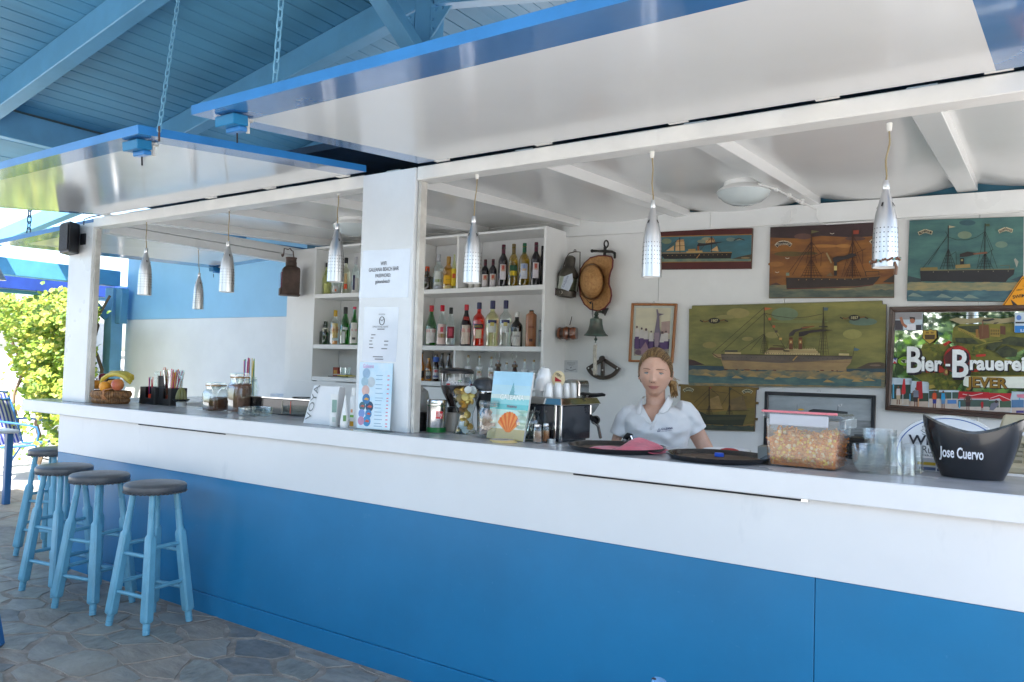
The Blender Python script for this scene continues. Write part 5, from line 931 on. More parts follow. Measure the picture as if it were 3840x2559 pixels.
NUTS = [M('nut_%d' % i, c, .45, var=.15, vs=30) for i, c in enumerate([(.66, .27, .05, 1), (.58, .19, .03, 1), (.74, .50, .07, 1), (.74, .56, .30, 1), (.66, .33, .12, 1)])]
zf_ = at(2990, 1637, y=yy).z; b = MB(); b.hexa([(x0+.012, yy+.012, CT+.006), (x1-.012, yy+.012, CT+.006), (x1-.012, yy+Dp-.012, CT+.006), (x0+.012, yy+Dp-.012, CT+.006), (x0+.006, yy+.012, zf_-.01), (x1-.004, yy+.012, zf_-.01), (x1-.004, yy+Dp-.01, zf_-.01), (x0+.006, yy+Dp-.01, zf_-.01)], NUTS[1])
rn = random.Random(5)
for i in range(2300):
    u, v_ = rn.random(), rn.random(); face = rn.random(); zz = CT+.02+(zf_-CT-.028)*v_
    k = (zz-CT)/(zt-CT); xa, xb = x0+(X0-x0)*k+.022, x1+(X1-x1)*k-.024
    if face < .55: c = V((xa+(xb-xa)*u, yy+.014+rn.uniform(-.002, .006), zz))
    elif face < .75: c = V((xb-rn.uniform(0, .006), yy+.012+(Dp-.03)*u, zz))
    else: c = V((xa+(xb-xa)*u, yy+.014+(Dp-.03)*v_, zf_-.006+rn.uniform(0, .016)+.008*sin(9*u)))
    m_ = rn.choice((0, 0, 0, 1, 2, 2, 3, 4))
    if rn.random() < .28:
        d = V((rn.uniform(-1, 1), rn.uniform(-.12, .12), rn.uniform(-.45, .45))).normalized()*rn.uniform(.009, .02); b.tube([c-d*1.3, c+d*1.3], .0034, NUTS[rn.choice((0, 1, 4))], 4)
    else: r_ = rn.uniform(.005, .0085); b.ball(c, (r_, r_*.8, r_*.9), NUTS[m_], 6, 4)
o = b.build('nut_mix', t, fix=False); o['kind'] = 'stuff'
c = at(2853, 1728, z=CT); t = thing('steel_caddy', 'small steel box at the left of the snack tub', 'box', c); b = MB(); b.box((c.x-.02, c.y+.02, CT+.001), (c.x+.05, c.y+.09, CT+.055), M('grey_steel', (.35, .36, .36, 1), .35, .8)); b.build('box_body', t, bevel=.003)
# --- glass bowls, tumblers, ice bucket
def bowl(lb, px, py, pxw, pyt, zoff=0):
    P, R, s = foot(px, py, pxw*.62); R = pxw*s/2; H_ = (py-pyt)*s; o = thing('glass_bowl', lb, 'bowl', P, group='stacked glass bowls'); return P, R, H_, o
GB = glass('thick_clear_glass', (.985, .99, .988), .03, .30, .45)
for px, py, w_, pyt, n, lb in ((3298, 1768, 122, 1622, 6, 'rear stack'), (3262, 1778, 128, 1674, 5, 'front stack')):
    P, R, s = foot(px, py, w_*.62); R = w_*s/2; H_ = (py-pyt)*s; hb = H_*.45 if n == 6 else H_*.55; st = (H_-hb)/(n-1)
    if n == 6: P = P+hdir(P)*.10
    for i in range(n):
        z = P.z+.001+st*i; o = thing('glass_bowl', 'clear glass bowl, number %s from the bottom of the %s' % (('one', 'two', 'three', 'four', 'five', 'six')[i], lb), 'bowl', (P.x, P.y, z), group='stacked glass bowls')
        b = MB(); b.lathe([(.0005, z+.004), (R*.55, z), (R*.8, z+hb*.3), (R*.95, z+hb*.7), (R, z+hb), (R*.97, z+hb), (R*.9, z+hb*.7), (R*.74, z+hb*.33), (R*.5, z+.006)], GB, 28, c=(P.x, P.y, 0)); b.build('bowl_glass', o)
for i, (px, py, w_, pyt, lb) in enumerate(((3358, 1784, 58, 1644, 'left of the stacked tumblers beside the bowls'), (3408, 1787, 54, 1668, 'middle stack of tumblers in front'), (3443, 1780, 40, 1664, 'right hand stack of tumblers, before the round sign'))):
    P, R, s = foot(px, py, w_); H_ = (py-pyt)*s; P = P+hdir(P)*(.02 if i == 2 else 0)
    for k in range(2):
        z = P.z+.001+k*H_*.34; hh = H_*.64; o = thing('tumbler', ('lower' if k == 0 else 'upper')+' upturned glass, '+lb, 'glass', (P.x, P.y, z), group='upturned faceted tumblers')
        b = MB(); b.lathe([(R, z), (R*.98, z+.004), (R*.78, z+hh*.95), (R*.7, z+hh), (.0005, z+hh*.98)], GB, 10, c=(P.x, P.y, 0), smooth=False); b.lathe([(R*.92, z+.002), (R*.68, z+hh*.84), (.0005, z+hh*.84)], GB, 10, c=(P.x, P.y, 0)); b.build('glass_body', o)
# ice bucket
P = at(3645, 1806, z=CT); s = mpp(P); Rb = 101*s; P = P+hdir(P)*.10; s = mpp(P); zL = at(3488, 1560, y=P.y).z; zV = at(3662, 1632, y=P.y-.04).z; t = thing('ice_bucket', 'black plastic ice bucket with scooped rim and white lettering', 'ice bucket', P)
BUCK = M('black_bucket_plastic', (.010, .011, .014, 1), .22, var=.15, vs=5, coat=.35, rvar=.08); b = MB(); N, K = 64, 14; vs = []; fs = []
eb = V((hdir(P).y, -hdir(P).x, 0)); fb = hdir(P); Rt = 166*s; Rb = 102*s
def rim(a): return CT+.003+(zV-CT)+(zL-zV)*abs(cos(a))**1.7
def bk(a, u, inn): u = max(0, min(1, u)); rx = (Rb+(Rt-Rb)*(1-(1-u)**1.6)); ry = rx*(.60 if True else 1); rx -= inn; ry -= inn; return P+eb*rx*cos(a)+fb*ry*sin(a)
for side in (0, 1):
    for i in range(K+1):
        for j in range(N):
            a = 2*pi*j/N; u = i/K; zt_ = rim(a); q = bk(a, u*(zt_-CT)/(zL-CT), .004*side); q.z = CT+.002+(zt_-CT)*u+.004*side*(1-u); vs.append(q)
for side in (0, 1):
    o_ = side*(K+1)*N
    fs += [(o_+i*N+j, o_+i*N+(j+1) % N, o_+(i+1)*N+(j+1) % N, o_+(i+1)*N+j) for i in range(K) for j in range(N)]; fs.append(tuple(range(o_, o_+N)))
a0, b0 = K*N, (K+1)*N+K*N; fs += [(a0+j, a0+(j+1) % N, b0+(j+1) % N, b0+j) for j in range(N)]
b.add(vs, fs, BUCK, True); b.build('bucket_body', t, sharp=60)
b = MB(); cw = P-fb*(Rb*.60+.03); k0 = len(b.v); b.text('Jose Cuervo', (0, 0, 0), (1, 0, 0), (0, 1, 0), .037, flat(225, 228, 235), 'CENTER', .50, bold=.03)
zt0 = at(3606, 1718, y=P.y-.06).z; xo = (at(3606, 1700, y=P.y-.06)-P).dot(eb)
for i, p in enumerate(b.v):
    X = p.x+xo; u = max(0, min(1, (zt0+p.y-CT)/(zL-CT))); rx = Rb+(Rt-Rb)*(1-(1-u)**1.6); a = math.acos(max(-1, min(1, X/rx))); q = P+eb*X-fb*(rx*.60*sin(a)+.0015); q.z = zt0+p.y; b.v[i] = q
b.build('lettering', t)
for sx in (-1, 1): b = MB(); c = P+eb*sx*Rt*.90+V((0, 0, zL-CT-.045)); c -= fb*.012; b.obox(c, (eb, fb, (0, 0, 1)), (.016, .006, .006), M('pale_handle_slot', (.6, .62, .64, 1), .4)); b.build('handle_slot', t, bevel=.004)
# round sign leaning behind, till, leaflets
YS = 3.50; c = at(3560, 1712, y=YS); s = mpp(c); R = 192*s; t = thing('round_sign', 'round white enamel sign with blue rim line and black lettering', 'sign', V((c.x, YS, 1.056)))
ENAM = M('white_enamel', (.76, .77, .77, 1), .2, coat=.4, var=.02); ax = (0, -1, .08); zc = max(c.z, 1.056+R*.88)
c = V((c.x, YS, c.z)); b = MB(); b.lathe([(.0005, 0), (R, 0), (R*.985, .012), (R*.93, .014), (.0005, .014)], ENAM, 64, c=c, ax=ax, sy=.80); b.build('plate', t)
b = MB(); b.lathe([(R*.925, .0148), (R*.905, .0148)], flat(50, 90, 160), 64, c=c, ax=ax, sy=.80); b.build('rim_line', t)
for tx, px, py, h, col, sx_, al in (('WIENINGER', kb(812, 410)[0], kb(0, 408)[1], .037, (25, 28, 40), 1.1, 'LEFT'), ('Ruperti', kb(985, 530)[0], kb(0, 530)[1], .030, (50, 54, 62), .8, 'LEFT'), ('SININGER BIER', kb(990, 600)[0], kb(0, 596)[1], .016, (90, 92, 96), 1, 'LEFT'), ('QUELLWASSER', kb(1000, 600)[0], kb(0, 624)[1], .018, (90, 92, 96), .9, 'LEFT'), ('GEBRAUT', kb(1105, 650)[0], kb(0, 652)[1], .018, (90, 92, 96), .9, 'LEFT'), ('Seit', kb(985, 225)[0], kb(0, 225)[1], .018, (120, 120, 122), 1, 'LEFT')):
    b = MB(); p = at(px, py, y=YS-.0165); b.text(tx, p, (1, 0, 0), (0, .08, 1), h, flat(*col), al, sx_, bold=.03 if h > .035 else 0); b.build('lettering', t)
b = MB(); p = at(*kb(1095, 190), y=YS-.0165); b.add([p+V((.018*cos(k*pi/5)*(1 if k % 2 else .55), 0, .024*sin(k*pi/5)*(1 if k % 2 else .55))) for k in range(10)], [tuple(range(10))], flat(30, 110, 70)); b.build('emblem', t)
b = MB(); p = at(*kb(1050, 265), y=YS-.0165); b.tube([p+V((-.02, 0, .01)), p+V((-.008, 0, .0)), p+V((0, 0, .008)), p+V((.01, 0, .004))], .0013, flat(60, 90, 75), 4); b.tube([p+V((-.016, 0, -.004)), p+V((-.002, 0, -.01)), p+V((.012, 0, -.002))], .0013, flat(60, 90, 75), 4); b.build('scroll_emblem', t)
BEIGE = M('beige_till_plastic', (.50, .44, .30, 1), .45, var=.05, vs=5)
c = at(3800, 1800, z=CT); c = V((c.x, 3.0, CT)); c = at(3800, 1790, z=CT); t = thing('cash_register', 'beige electronic cash register at the right end behind the bucket', 'cash register', V((c.x+.1, c.y+.25, CT))); x0 = at(3752, 1780, z=CT).x-.02; y0 = c.y+.10
b = MB(); b.hexa([(x0, y0, CT+.002), (x0+.40, y0, CT+.002), (x0+.40, y0+.22, CT+.002), (x0, y0+.22, CT+.002), (x0, y0, CT+.03), (x0+.40, y0, CT+.03), (x0+.40, y0+.22, CT+.10), (x0, y0+.22, CT+.10)], BEIGE); b.build('keyboard_base', t, bevel=.006)
b = MB(); b.hexa([(x0-.01, y0+.17, CT+.10), (x0+.40, y0+.17, CT+.10), (x0+.40, y0+.24, CT+.10), (x0-.01, y0+.24, CT+.10), (x0+.02, y0+.19, CT+.21), (x0+.40, y0+.19, CT+.21), (x0+.40, y0+.24, CT+.21), (x0+.02, y0+.24, CT+.21)], BEIGE); b.build('display_hood', t, bevel=.006)
for i in range(8):
    for j in range(4):
        b = MB(); u, v_ = .03+.04*i, .2+.2*j; p = V((x0+u, y0+.22*v_, CT+.03+.07*v_)); b.obox(p+V((0, 0, .006)), ((1, 0, 0), (0, .22, .07), (0, -.07, .22)), (.014, .016, .006), flat(150, 145, 125) if (i+j) % 5 else flat(110, 105, 95)); b.build('key', t)
for lb, x, y, w_, h, cols in (('white and blue printed carton between tumblers and bucket', *kb(1180, 800), .10, .04, ((228, 226, 230), (200, 40, 60), (60, 70, 120))), ('small carton with yellow and black stripe behind the tumblers', *kb(1030, 790), .07, .05, ((225, 225, 228), (215, 180, 40), (90, 105, 140)))):
    c = at(x, y, z=CT); c.y += .03; t = thing('carton', lb, 'carton', c); b = MB(); b.box((c.x-w_/2, c.y, CT+.001), (c.x+w_/2, c.y+.06, CT+h), flat(*cols[0])); b.build('carton_body', t)
    for k in (1, 2): b = MB(); b.box((c.x-w_/2+.006*k, c.y-.0015, CT+h*.12+h*.36*(2-k)), (c.x+w_/2-.004, c.y-.0005, CT+h*.12+h*.36*(2-k)+h*.22), flat(*cols[k])); b.build('print_stripe', t)
c = at(3222, 1690, y=3.3); t = thing('folded_wallet', 'black stack of folded leather wallets behind the glass bowls', 'wallet', V((c.x, 3.3, CT))); 
for i in range(4): b = MB(); b.obox((c.x, 3.32, CT+.03+.022*i), ((1, .1, 0), (-.1, 1, 0), (0, 0, 1)), (.05-.004*i, .05, .009), BLACKP); b.build('fold', t, bevel=.003)
b = MB(); b.box((c.x-.04, 3.29, CT+.001), (c.x+.04, 3.35, CT+.0205), flat(200, 200, 200)); b.build('paper_block', t)
# ================================================================== PICTURES AND THINGS ON THE BACK WALL
YW = 4.999
class Pic:
    "flat painted shapes laid one over the other on a board; coordinates are those of an enlarged part of the photo"
    def __init__(s, ox, oy, sc, y): s.o = (ox, oy, sc); s.y = y; s.k = 0; s.b = MB()
    def p(s, x, y): ox, oy, sc = s.o; return at(ox+x/sc, oy+y/sc, y=s.y-.00035*s.k)
    def poly(s, pts, mat):
        s.k += 1; q = [s.p(*a) for a in pts]; s.b.add(q, [tuple(range(len(q)))], mat if not isinstance(mat, tuple) else flat(*mat)); return s
    def rect(s, x0, y0, x1, y1, mat, sk=0): return s.poly([(x0, y0), (x1, y0+sk), (x1, y1+sk), (x0, y1)], mat)
    def line(s, pts, w, col, new=True):
        if new: s.k += 1
        m_ = flat(*col)
        for a, c in zip(pts[:-1], pts[1:]):
            dx, dy = c[0]-a[0], c[1]-a[1]; L = sqrt(dx*dx+dy*dy) or 1; nx, ny = -dy/L*w/2, dx/L*w/2
            q = [s.p(a[0]+nx, a[1]+ny), s.p(c[0]+nx, c[1]+ny), s.p(c[0]-nx, c[1]-ny), s.p(a[0]-nx, a[1]-ny)]; s.b.add(q, [(0, 1, 2, 3)], m_)
        return s
    def ell(s, cx, cy, rx, ry, col, n=18): return s.poly([(cx+rx*cos(2*pi*i/n), cy+ry*sin(2*pi*i/n)) for i in range(n)], col)
    def text(s, t, x, y, h, col, sx=1., al='CENTER', bold=0., ang=0.):
        s.k += 1; p0 = s.p(x, y); p1 = s.p(x, y-h); s.b.text(t, p0, (cos(ang), 0, sin(ang)), (-sin(ang), 0, cos(ang)), (p1-p0).length, flat(*col), al, sx, bold=bold); return s
    def wave(s, x0, x1, yb, amp, yb2, mat, n=30, ph=0., sk=0.):
        pts = [(x0+(x1-x0)*i/n, yb+sk*i/n-amp*abs(sin(i*1.3+ph))*(0.6+.4*sin(i*.7+ph))) for i in range(n+1)]
        return s.poly(pts+[(x1, yb2+sk), (x0, yb2)], mat)
    def rig(s, x, y0, y1, half, col, w=5, n=6, steps=7):
        for i in range(n+1): t = -1+2*i/n; s.line([(x, y0), (x+half*t, y1)], w, col, i == 0)
        for j in range(1, steps): u = j/steps; s.line([(x-half*u, y0+(y1-y0)*u), (x+half*u, y0+(y1-y0)*u)], w*.8, col, False)
        return s
    def done(s, par, name='painting'): return s.b.build(name, par, fix=False)
def pm(name, a, c, vs=3., stretch=(1, 1, 3), spread=(.38, .64)): return M(name, C(*a), .5, col2=C(*c), vs=vs, stretch=stretch, spread=spread, bump=.15, bs=60)
def board_thing(lb, o, outline, mat, th=.02, y=YW, cat='painting', name='ship_painting'):
    ox, oy, sc = o; q = [at(ox+a/sc, oy+b_/sc, y=y-th) for a, b_ in outline]; c = sum(q, V())/len(q); t = thing(name, lb, cat, c); b = MB(); b.prism(q, (0, th-.0005, 0), mat, M('board_edge', (.12, .08, .05, 1), .7)); b.build('board', t); return t
A_, B_, D_, E_, F_ = (2400, 800, 2.353), (2500, 1100, 2.8), (3240, 780, 1.96), (3300, 1130, 3.485), (2000, 850, 2.613)
# --- steamer in maroon border
t = board_thing('long narrow ship painting with dark red painted border', A_, [(118, 154), (992, 133), (980, 490), (118, 497)], M('maroon_board', C(78, 26, 22), .45, var=.12, vs=6))
g = Pic(*A_, YW-.0205); g.poly([(118, 205), (988, 184), (981, 427), (118, 437)], (150, 105, 45)); g.poly([(118, 213), (986, 192), (980, 420), (118, 430)], pm('p1_sky', (66, 116, 128), (58, 92, 96)))
g.ell(235, 248, 44, 24, (110, 122, 95)); g.ell(590, 232, 48, 20, (140, 140, 115)); g.ell(800, 232, 40, 18, (110, 125, 115)); g.ell(545, 250, 40, 16, (120, 128, 108))
g.wave(118, 980, 408, 10, 430, pm('p1_sea', (128, 140, 112), (84, 112, 104), 9), sk=-6); g.poly([(810, 405), (870, 385), (982, 362), (980, 405)], (70, 62, 48)); g.ell(930, 395, 40, 6, (150, 125, 85))
g.poly([(180, 360), (812, 350), (800, 400), (215, 404)], (28, 24, 22)); g.line([(185, 352), (810, 346)], 8, (150, 120, 70))
for sx, w_, h in ((232, 66, 60), (318, 78, 84), (318, 60, 40), (580, 82, 48), (620, 70, 46)): pass
g.poly([(228, 335), (300, 285), (298, 332)], (196, 160, 110)); g.poly([(315, 258), (390, 248), (395, 330), (312, 335)], (196, 160, 110)); g.poly([(325, 238), (385, 230), (390, 250), (320, 256)], (170, 130, 85)); g.poly([(580, 240), (660, 234), (664, 270), (578, 276)], (190, 150, 100)); g.poly([(620, 330), (680, 290), (694, 338)], (196, 160, 110)); g.poly([(600, 222), (650, 218), (655, 236), (604, 240)], (160, 120, 80))
g.line([(312, 290), (395, 286)], 4, (90, 60, 40)); g.line([(350, 215), (352, 350)], 6, (50, 35, 25)); g.line([(630, 205), (632, 346)], 6, (50, 35, 25)); g.line([(195, 350), (350, 218)], 3, (60, 45, 35)); g.line([(632, 210), (520, 340)], 3, (60, 45, 35)); g.line([(632, 215), (720, 344)], 3, (60, 45, 35))
g.poly([(410, 336), (550, 330), (552, 350), (410, 352)], (180, 150, 95)); g.poly([(425, 318), (490, 314), (490, 334), (425, 336)], (160, 130, 80)); g.poly([(505, 286), (522, 284), (524, 330), (506, 332)], (130, 75, 40)); g.poly([(503, 290), (515, 262), (570, 268), (640, 258), (745, 252), (640, 275), (560, 288), (520, 292)], (40, 34, 34))
for i in range(14): g.ell(245+i*40, 374-i*.6, 3, 3, (180, 150, 90), 8)
g.text('PEGASUS', 875, 238, 12, (190, 170, 120), .8); g.line([(828, 240), (875, 222), (922, 238)], 8, (60, 50, 40)); g.poly([(495, 398), (525, 358), (532, 358), (502, 400)], (180, 130, 70)); g.done(t)
# --- steamer under brown sky
t = board_thing('ship painting with stormy brown sky, partly behind a hanging lamp', A_, [(1150, 125), (2246, 76), (2238, 745), (1137, 750)], M('p2_edge', C(60, 40, 34), .5), name='ship_painting')
g = Pic(*A_, YW-.0205); g.poly([(1150, 126), (2245, 77), (2238, 744), (1138, 749)], pm('p2_sky', (150, 98, 42), (108, 66, 36), 3.4, (1, 1, 4)))
g.poly([(1150, 126), (2245, 77), (2243, 190), (1900, 215), (1600, 200), (1400, 225), (1149, 215)], pm('p2_top', (66, 46, 46), (50, 36, 36), 4)); g.ell(1440, 205, 80, 26, (96, 68, 60)); g.ell(1900, 225, 90, 18, (90, 62, 52)); g.ell(1620, 290, 130, 14, (160, 108, 52)); g.ell(1320, 360, 140, 22, (92, 76, 40)); g.ell(1480, 355, 90, 14, (88, 72, 40)); g.ell(1200, 450, 70, 22, (150, 100, 50)); g.ell(1800, 290, 70, 16, (168, 116, 58)); g.ell(1950, 470, 120, 30, (140, 88, 40))
g.poly([(1145, 632), (1200, 612), (1262, 640)], (78, 52, 44)); g.poly([(2140, 610), (2242, 545), (2241, 612)], (60, 52, 46))
g.wave(1140, 2240, 640, 8, 745, pm('p2_sea', (150, 132, 90), (92, 98, 84), 7, (1, 1, 4)), sk=-12); g.wave(1140, 2240, 690, 14, 746, pm('p2_sea2', (104, 110, 92), (70, 82, 76), 8, (1, 1, 4)), ph=1.2, sk=-8)
g.poly([(1290, 565), (1330, 570), (1900, 572), (2100, 558), (2125, 552), (2090, 598), (2060, 628), (1900, 645), (1292, 664)], (52, 42, 38)); g.line([(1292, 566), (1900, 574), (2125, 553)], 7, (130, 88, 40)); g.line([(1295, 668), (1900, 652), (2060, 632)], 8, (92, 34, 30)); 
for i in range(10): g.ell(1400+i*68, 588-i*.9, 4, 4, (190, 150, 90), 8)
RG = (66, 38, 26)
for mx, top in ((1512, 150), (1876, 140)):
    g.line([(mx, top), (mx-3, 572)], 11, (70, 42, 30)); g.rig(mx, 240, 440, 46, RG, 4, 2, 4); g.rig(mx-2, 400, 566, 92 if mx < 1600 else 76, RG, 4, 6, 8)
for a, c in (((1512, 250), (1300, 540)), ((1512, 250), (1345, 545)), ((1512, 300), (1430, 390)), ((1512, 250), (1600, 360)), ((1876, 240), (1780, 560)), ((1876, 200), (1960, 330)), ((1876, 240), (2000, 560)), ((1430, 550), (1610, 552)), ((1820, 552), (1950, 552)), ((1600, 360), (1595, 470)), ((1500, 400), (1620, 345)), ((1870, 370), (1990, 315)), ((1965, 320), (1965, 450))): g.line([a, c], 4.5, RG)
g.poly([(1512, 150), (1585, 160), (1512, 180)], (100, 96, 60)); g.poly([(1882, 152), (1932, 150), (1930, 184), (1882, 186)], (140, 60, 40)); g.rect(1712, 430, 1738, 552, (40, 34, 34)); g.rect(1712, 465, 1738, 505, (200, 180, 110))
g.poly([(1704, 428), (1700, 395), (1740, 380), (1800, 380), (1870, 352), (1920, 370), (1850, 400), (1790, 412), (1745, 434)], (44, 36, 36)); g.poly([(1640, 556), (1680, 524), (1710, 556)], (110, 90, 60)); g.line([(1645, 350), (1690, 440)], 14, (150, 130, 90)); g.rect(1288, 525, 1318, 552, (120, 130, 110)); g.line([(1990, 515), (2108, 515), (2108, 548)], 6, (60, 46, 34)); g.line([(1990, 515), (1990, 550)], 6, (60, 46, 34))
g.line([(1200, 292), (1225, 265), (1265, 258), (1310, 266), (1334, 285)], 34, (200, 190, 165)); g.line([(1204, 292), (1226, 268), (1265, 262), (1308, 268), (1330, 285)], 25, (48, 38, 34)); g.text('PEGYMNOS', 1266, 282, 20, (205, 195, 175), .85); g.line([(2035, 262), (2060, 240), (2095, 236)], 34, (200, 190, 165)); g.line([(2040, 262), (2062, 243), (2095, 239)], 25, (48, 38, 34)); g.text('PE', 2068, 258, 20, (205, 195, 175))
for bx, by in ((1695, 180), (1300, 398), (1210, 522)): g.line([(bx-18, by-4), (bx, by+4), (bx+18, by-4)], 5, (190, 180, 160))
g.done(t)
# --- steamer under teal sky
t = board_thing('ship painting with teal sky and black hulled steamer, top right', D_, [(334, 92), (1174, 64), (1170, 690), (620, 686), (314, 668)], M('p3_edge', C(50, 60, 60), .5))
g = Pic(*D_, YW-.0205); g.poly([(334, 93), (1173, 65), (1169, 689), (620, 685), (315, 667)], pm('p3_sky', (78, 120, 112), (58, 94, 96), 4.5, (1, 1, 3)))
g.ell(740, 200, 52, 28, (112, 130, 108)); g.ell(1010, 270, 46, 24, (104, 128, 112)); g.ell(760, 110, 60, 20, (52, 84, 92)); g.poly([(322, 500), (420, 522), (420, 545), (322, 545)], (52, 66, 70)); g.poly([(1080, 530), (1172, 492), (1170, 545)], (56, 76, 84))
g.wave(318, 1172, 552, 10, 668, pm('p3_foam', (156, 142, 100), (110, 118, 96), 8, (1, 1, 4))); g.wave(316, 1170, 612, 9, 686, pm('p3_sea', (76, 112, 118), (50, 82, 96), 8, (1, 1, 4)), ph=.8)
for wx, wy in ((590, 640), (790, 645), (380, 632), (690, 660)): g.poly([(wx-60, wy+18), (wx-20, wy-8), (wx+10, wy), (wx+60, wy+22)], (120, 138, 128))
g.poly([(412, 462), (1108, 450), (1100, 490), (1060, 520), (1040, 546), (418, 540)], (38, 38, 42)); g.line([(414, 460), (1106, 450)], 6, (120, 118, 84)); g.poly([(415, 440), (540, 436), (540, 458), (415, 460)], (124, 108, 62))
RG = (30, 34, 34)
for mx, top in ((620, 130), (890, 115)):
    g.line([(mx, top), (mx-3, 455)], 7, RG); g.rig(mx, 300 if mx < 700 else 330, 452, 62, RG, 3, 5, 6)
for a, c in (((620, 205), (430, 445)), ((620, 190), (470, 420)), ((600, 175), (620, 215)), ((620, 300), (560, 450)), ((890, 165), (830, 445)), ((890, 190), (980, 445)), ((890, 170), (950, 310)), ((612, 362), (676, 322)), ((884, 350), (948, 305)), ((676, 325), (680, 420)), ((940, 310), (925, 430))): g.line([a, c], 3, RG)
g.line([(620, 215), (680, 236), (760, 236), (830, 215), (888, 175)], 3, RG); g.poly([(624, 130), (676, 140), (624, 150)], (170, 160, 130)); g.rect(894, 118, 924, 136, (70, 84, 60)); g.rect(706, 370, 735, 430, (36, 36, 40)); g.rect(712, 378, 728, 392, (150, 140, 90)); g.poly([(672, 420), (780, 412), (782, 440), (672, 446)], (140, 122, 76)); g.poly([(704, 362), (704, 340), (760, 322), (830, 332), (905, 325), (830, 342), (760, 358)], (46, 40, 38)); g.poly([(800, 335), (905, 322), (905, 336), (810, 345)], (120, 80, 60)); g.line([(1000, 425), (1068, 422), (1068, 448)], 4, (96, 92, 68)); g.poly([(1102, 380), (1112, 370), (1136, 396), (1122, 440)], (150, 152, 140))
for i in range(6): g.ell(510+i*110, 472-i*1.5, 4, 5, (120, 116, 96), 8)
for x, tx in ((450, 'PEIRAIEUS'), (1040, 'ISOLEMNOS')): g.line([(x-50, 190 if x < 500 else 176), (x, 168 if x < 500 else 154), (x+52, 184 if x < 500 else 170)], 26, (190, 180, 150)); g.line([(x-45, 189 if x < 500 else 175), (x, 172 if x < 500 else 158), (x+47, 183 if x < 500 else 169)], 17, (60, 52, 44)); g.text(tx, x, 186 if x < 500 else 172, 13, (205, 195, 165), .75)
g.done(t)
# --- the big liner
t = board_thing('largest ship painting, two funnelled liner under olive sky with notched corners', B_, [(235, 165), (263, 163), (267, 132), (2262, 78), (2264, 115), (2305, 117), (2293, 952), (2255, 955), (2253, 985), (275, 942), (250, 925), (228, 920)], M('p4_edge', C(70, 66, 36), .5))
g = Pic(*B_, YW-.0205); g.poly([(236, 167), (264, 165), (268, 134), (2261, 80), (2263, 117), (2303, 119), (2292, 950), (2254, 953), (2252, 983), (276, 940), (251, 923), (229, 918)], pm('p4_sky', (140, 134, 72), (104, 104, 58), 3.2, (1, 1, 3.5)))
for cx, cy, rx, ry, c_ in ((750, 210, 120, 52, (150, 138, 84)), (620, 250, 100, 22, (140, 132, 80)), (450, 545, 74, 34, (142, 128, 74)), (1110, 440, 76, 34, (150, 140, 84)), (1950, 430, 100, 50, (148, 142, 80)), (1240, 220, 140, 70, (110, 126, 96)), (2060, 300, 150, 40, (96, 116, 100)), (1700, 200, 140, 40, (128, 126, 70)), (850, 480, 60, 22, (144, 132, 78)), (1400, 300, 300, 16, (122, 126, 76))): g.ell(cx, cy, rx, ry, c_, 24)
g.poly([(230, 692), (290, 706), (400, 752), (230, 760)], (72, 50, 46)); g.poly([(1990, 790), (2120, 732), (2240, 724), (2298, 740), (2297, 800)], (86, 72, 56)); g.ell(2190, 758, 60, 10, (120, 100, 84))
g.poly([(230, 758), (600, 768), (600, 800), (2297, 792), (2293, 950), (229, 918)], pm('p4_deepsea', (62, 84, 92), (48, 66, 74), 6, (1, 1, 3)))
g.poly([(478, 634), (560, 640), (1955, 660), (1932, 735), (1886, 782), (1888, 822), (610, 800), (585, 740), (570, 690), (500, 672)], pm('p4_hull', (168, 138, 92), (142, 116, 82), 5)); g.poly([(570, 640), (1953, 662), (1946, 692), (1200, 735), (800, 712), (580, 705)], pm('p4_topside', (112, 98, 84), (92, 82, 74), 6))
g.line([(478, 632), (540, 676), (600, 682)], 7, (66, 48, 32)); g.line([(575, 642), (1950, 664)], 6, (62, 48, 38)); g.line([(585, 705), (1940, 726)], 4, (110, 84, 62))
g.wave(230, 2295, 815, 26, 970, pm('p4_wave', (170, 138, 84), (92, 104, 92), 9, (1, 1, 2.4)), 44, sk=20); g.wave(229, 2254, 880, 30, 940, pm('p4_wave2', (92, 118, 108), (62, 92, 96), 9, (1, 1, 2.4)), 36, 1.1, sk=40)
for wx, wy in ((420, 850), (740, 878), (1080, 890), (1240, 872), (1520, 884), (1700, 920), (2000, 915), (900, 860), (560, 856), (1850, 872), (2130, 905)): g.poly([(wx-60, wy+14), (wx-16, wy-14), (wx+12, wy-6), (wx+66, wy+18)], (172, 142, 90))
for i, (rx, w_) in enumerate(((622, 40), (735, 26), (845, 64), (950, 30), (1135, 36), (1632, 46), (1740, 28), (1790, 16))): g.poly([(rx-w_/2, 796+i*2), (rx+w_/2, 798+i*2), (rx+w_/3, 808+i*2), (rx-w_/3, 806+i*2)], (96, 44, 34))
g.poly([(610, 618), (780, 622), (780, 640), (610, 638)], (196, 172, 120)); g.rect(610, 600, 745, 616, (70, 66, 60)); g.poly([(1030, 622), (1610, 632), (1610, 652), (1030, 644)], (200, 178, 128)); g.poly([(1045, 598), (1580, 606), (1600, 630), (1045, 622)], (182, 158, 110)); g.poly([(1090, 568), (1230, 572), (1230, 600), (1060, 596)], (96, 70, 46)); g.line([(1115, 552), (1235, 556)], 7, (60, 46, 36)); g.poly([(1240, 585), (1570, 590), (1570, 604), (1240, 600)], (200, 178, 128))
for i in range(18): g.line([(1245+i*18, 575), (1245+i*18, 592)], 4, (212, 190, 138), i == 0)
for i in range(22): g.ell(1050+i*25, 634+i*.5, 4, 5, (70, 60, 50), 6)
for i in range(26): g.ell(640+i*50, 672+i*.8, 4, 4, (58, 50, 44), 6)
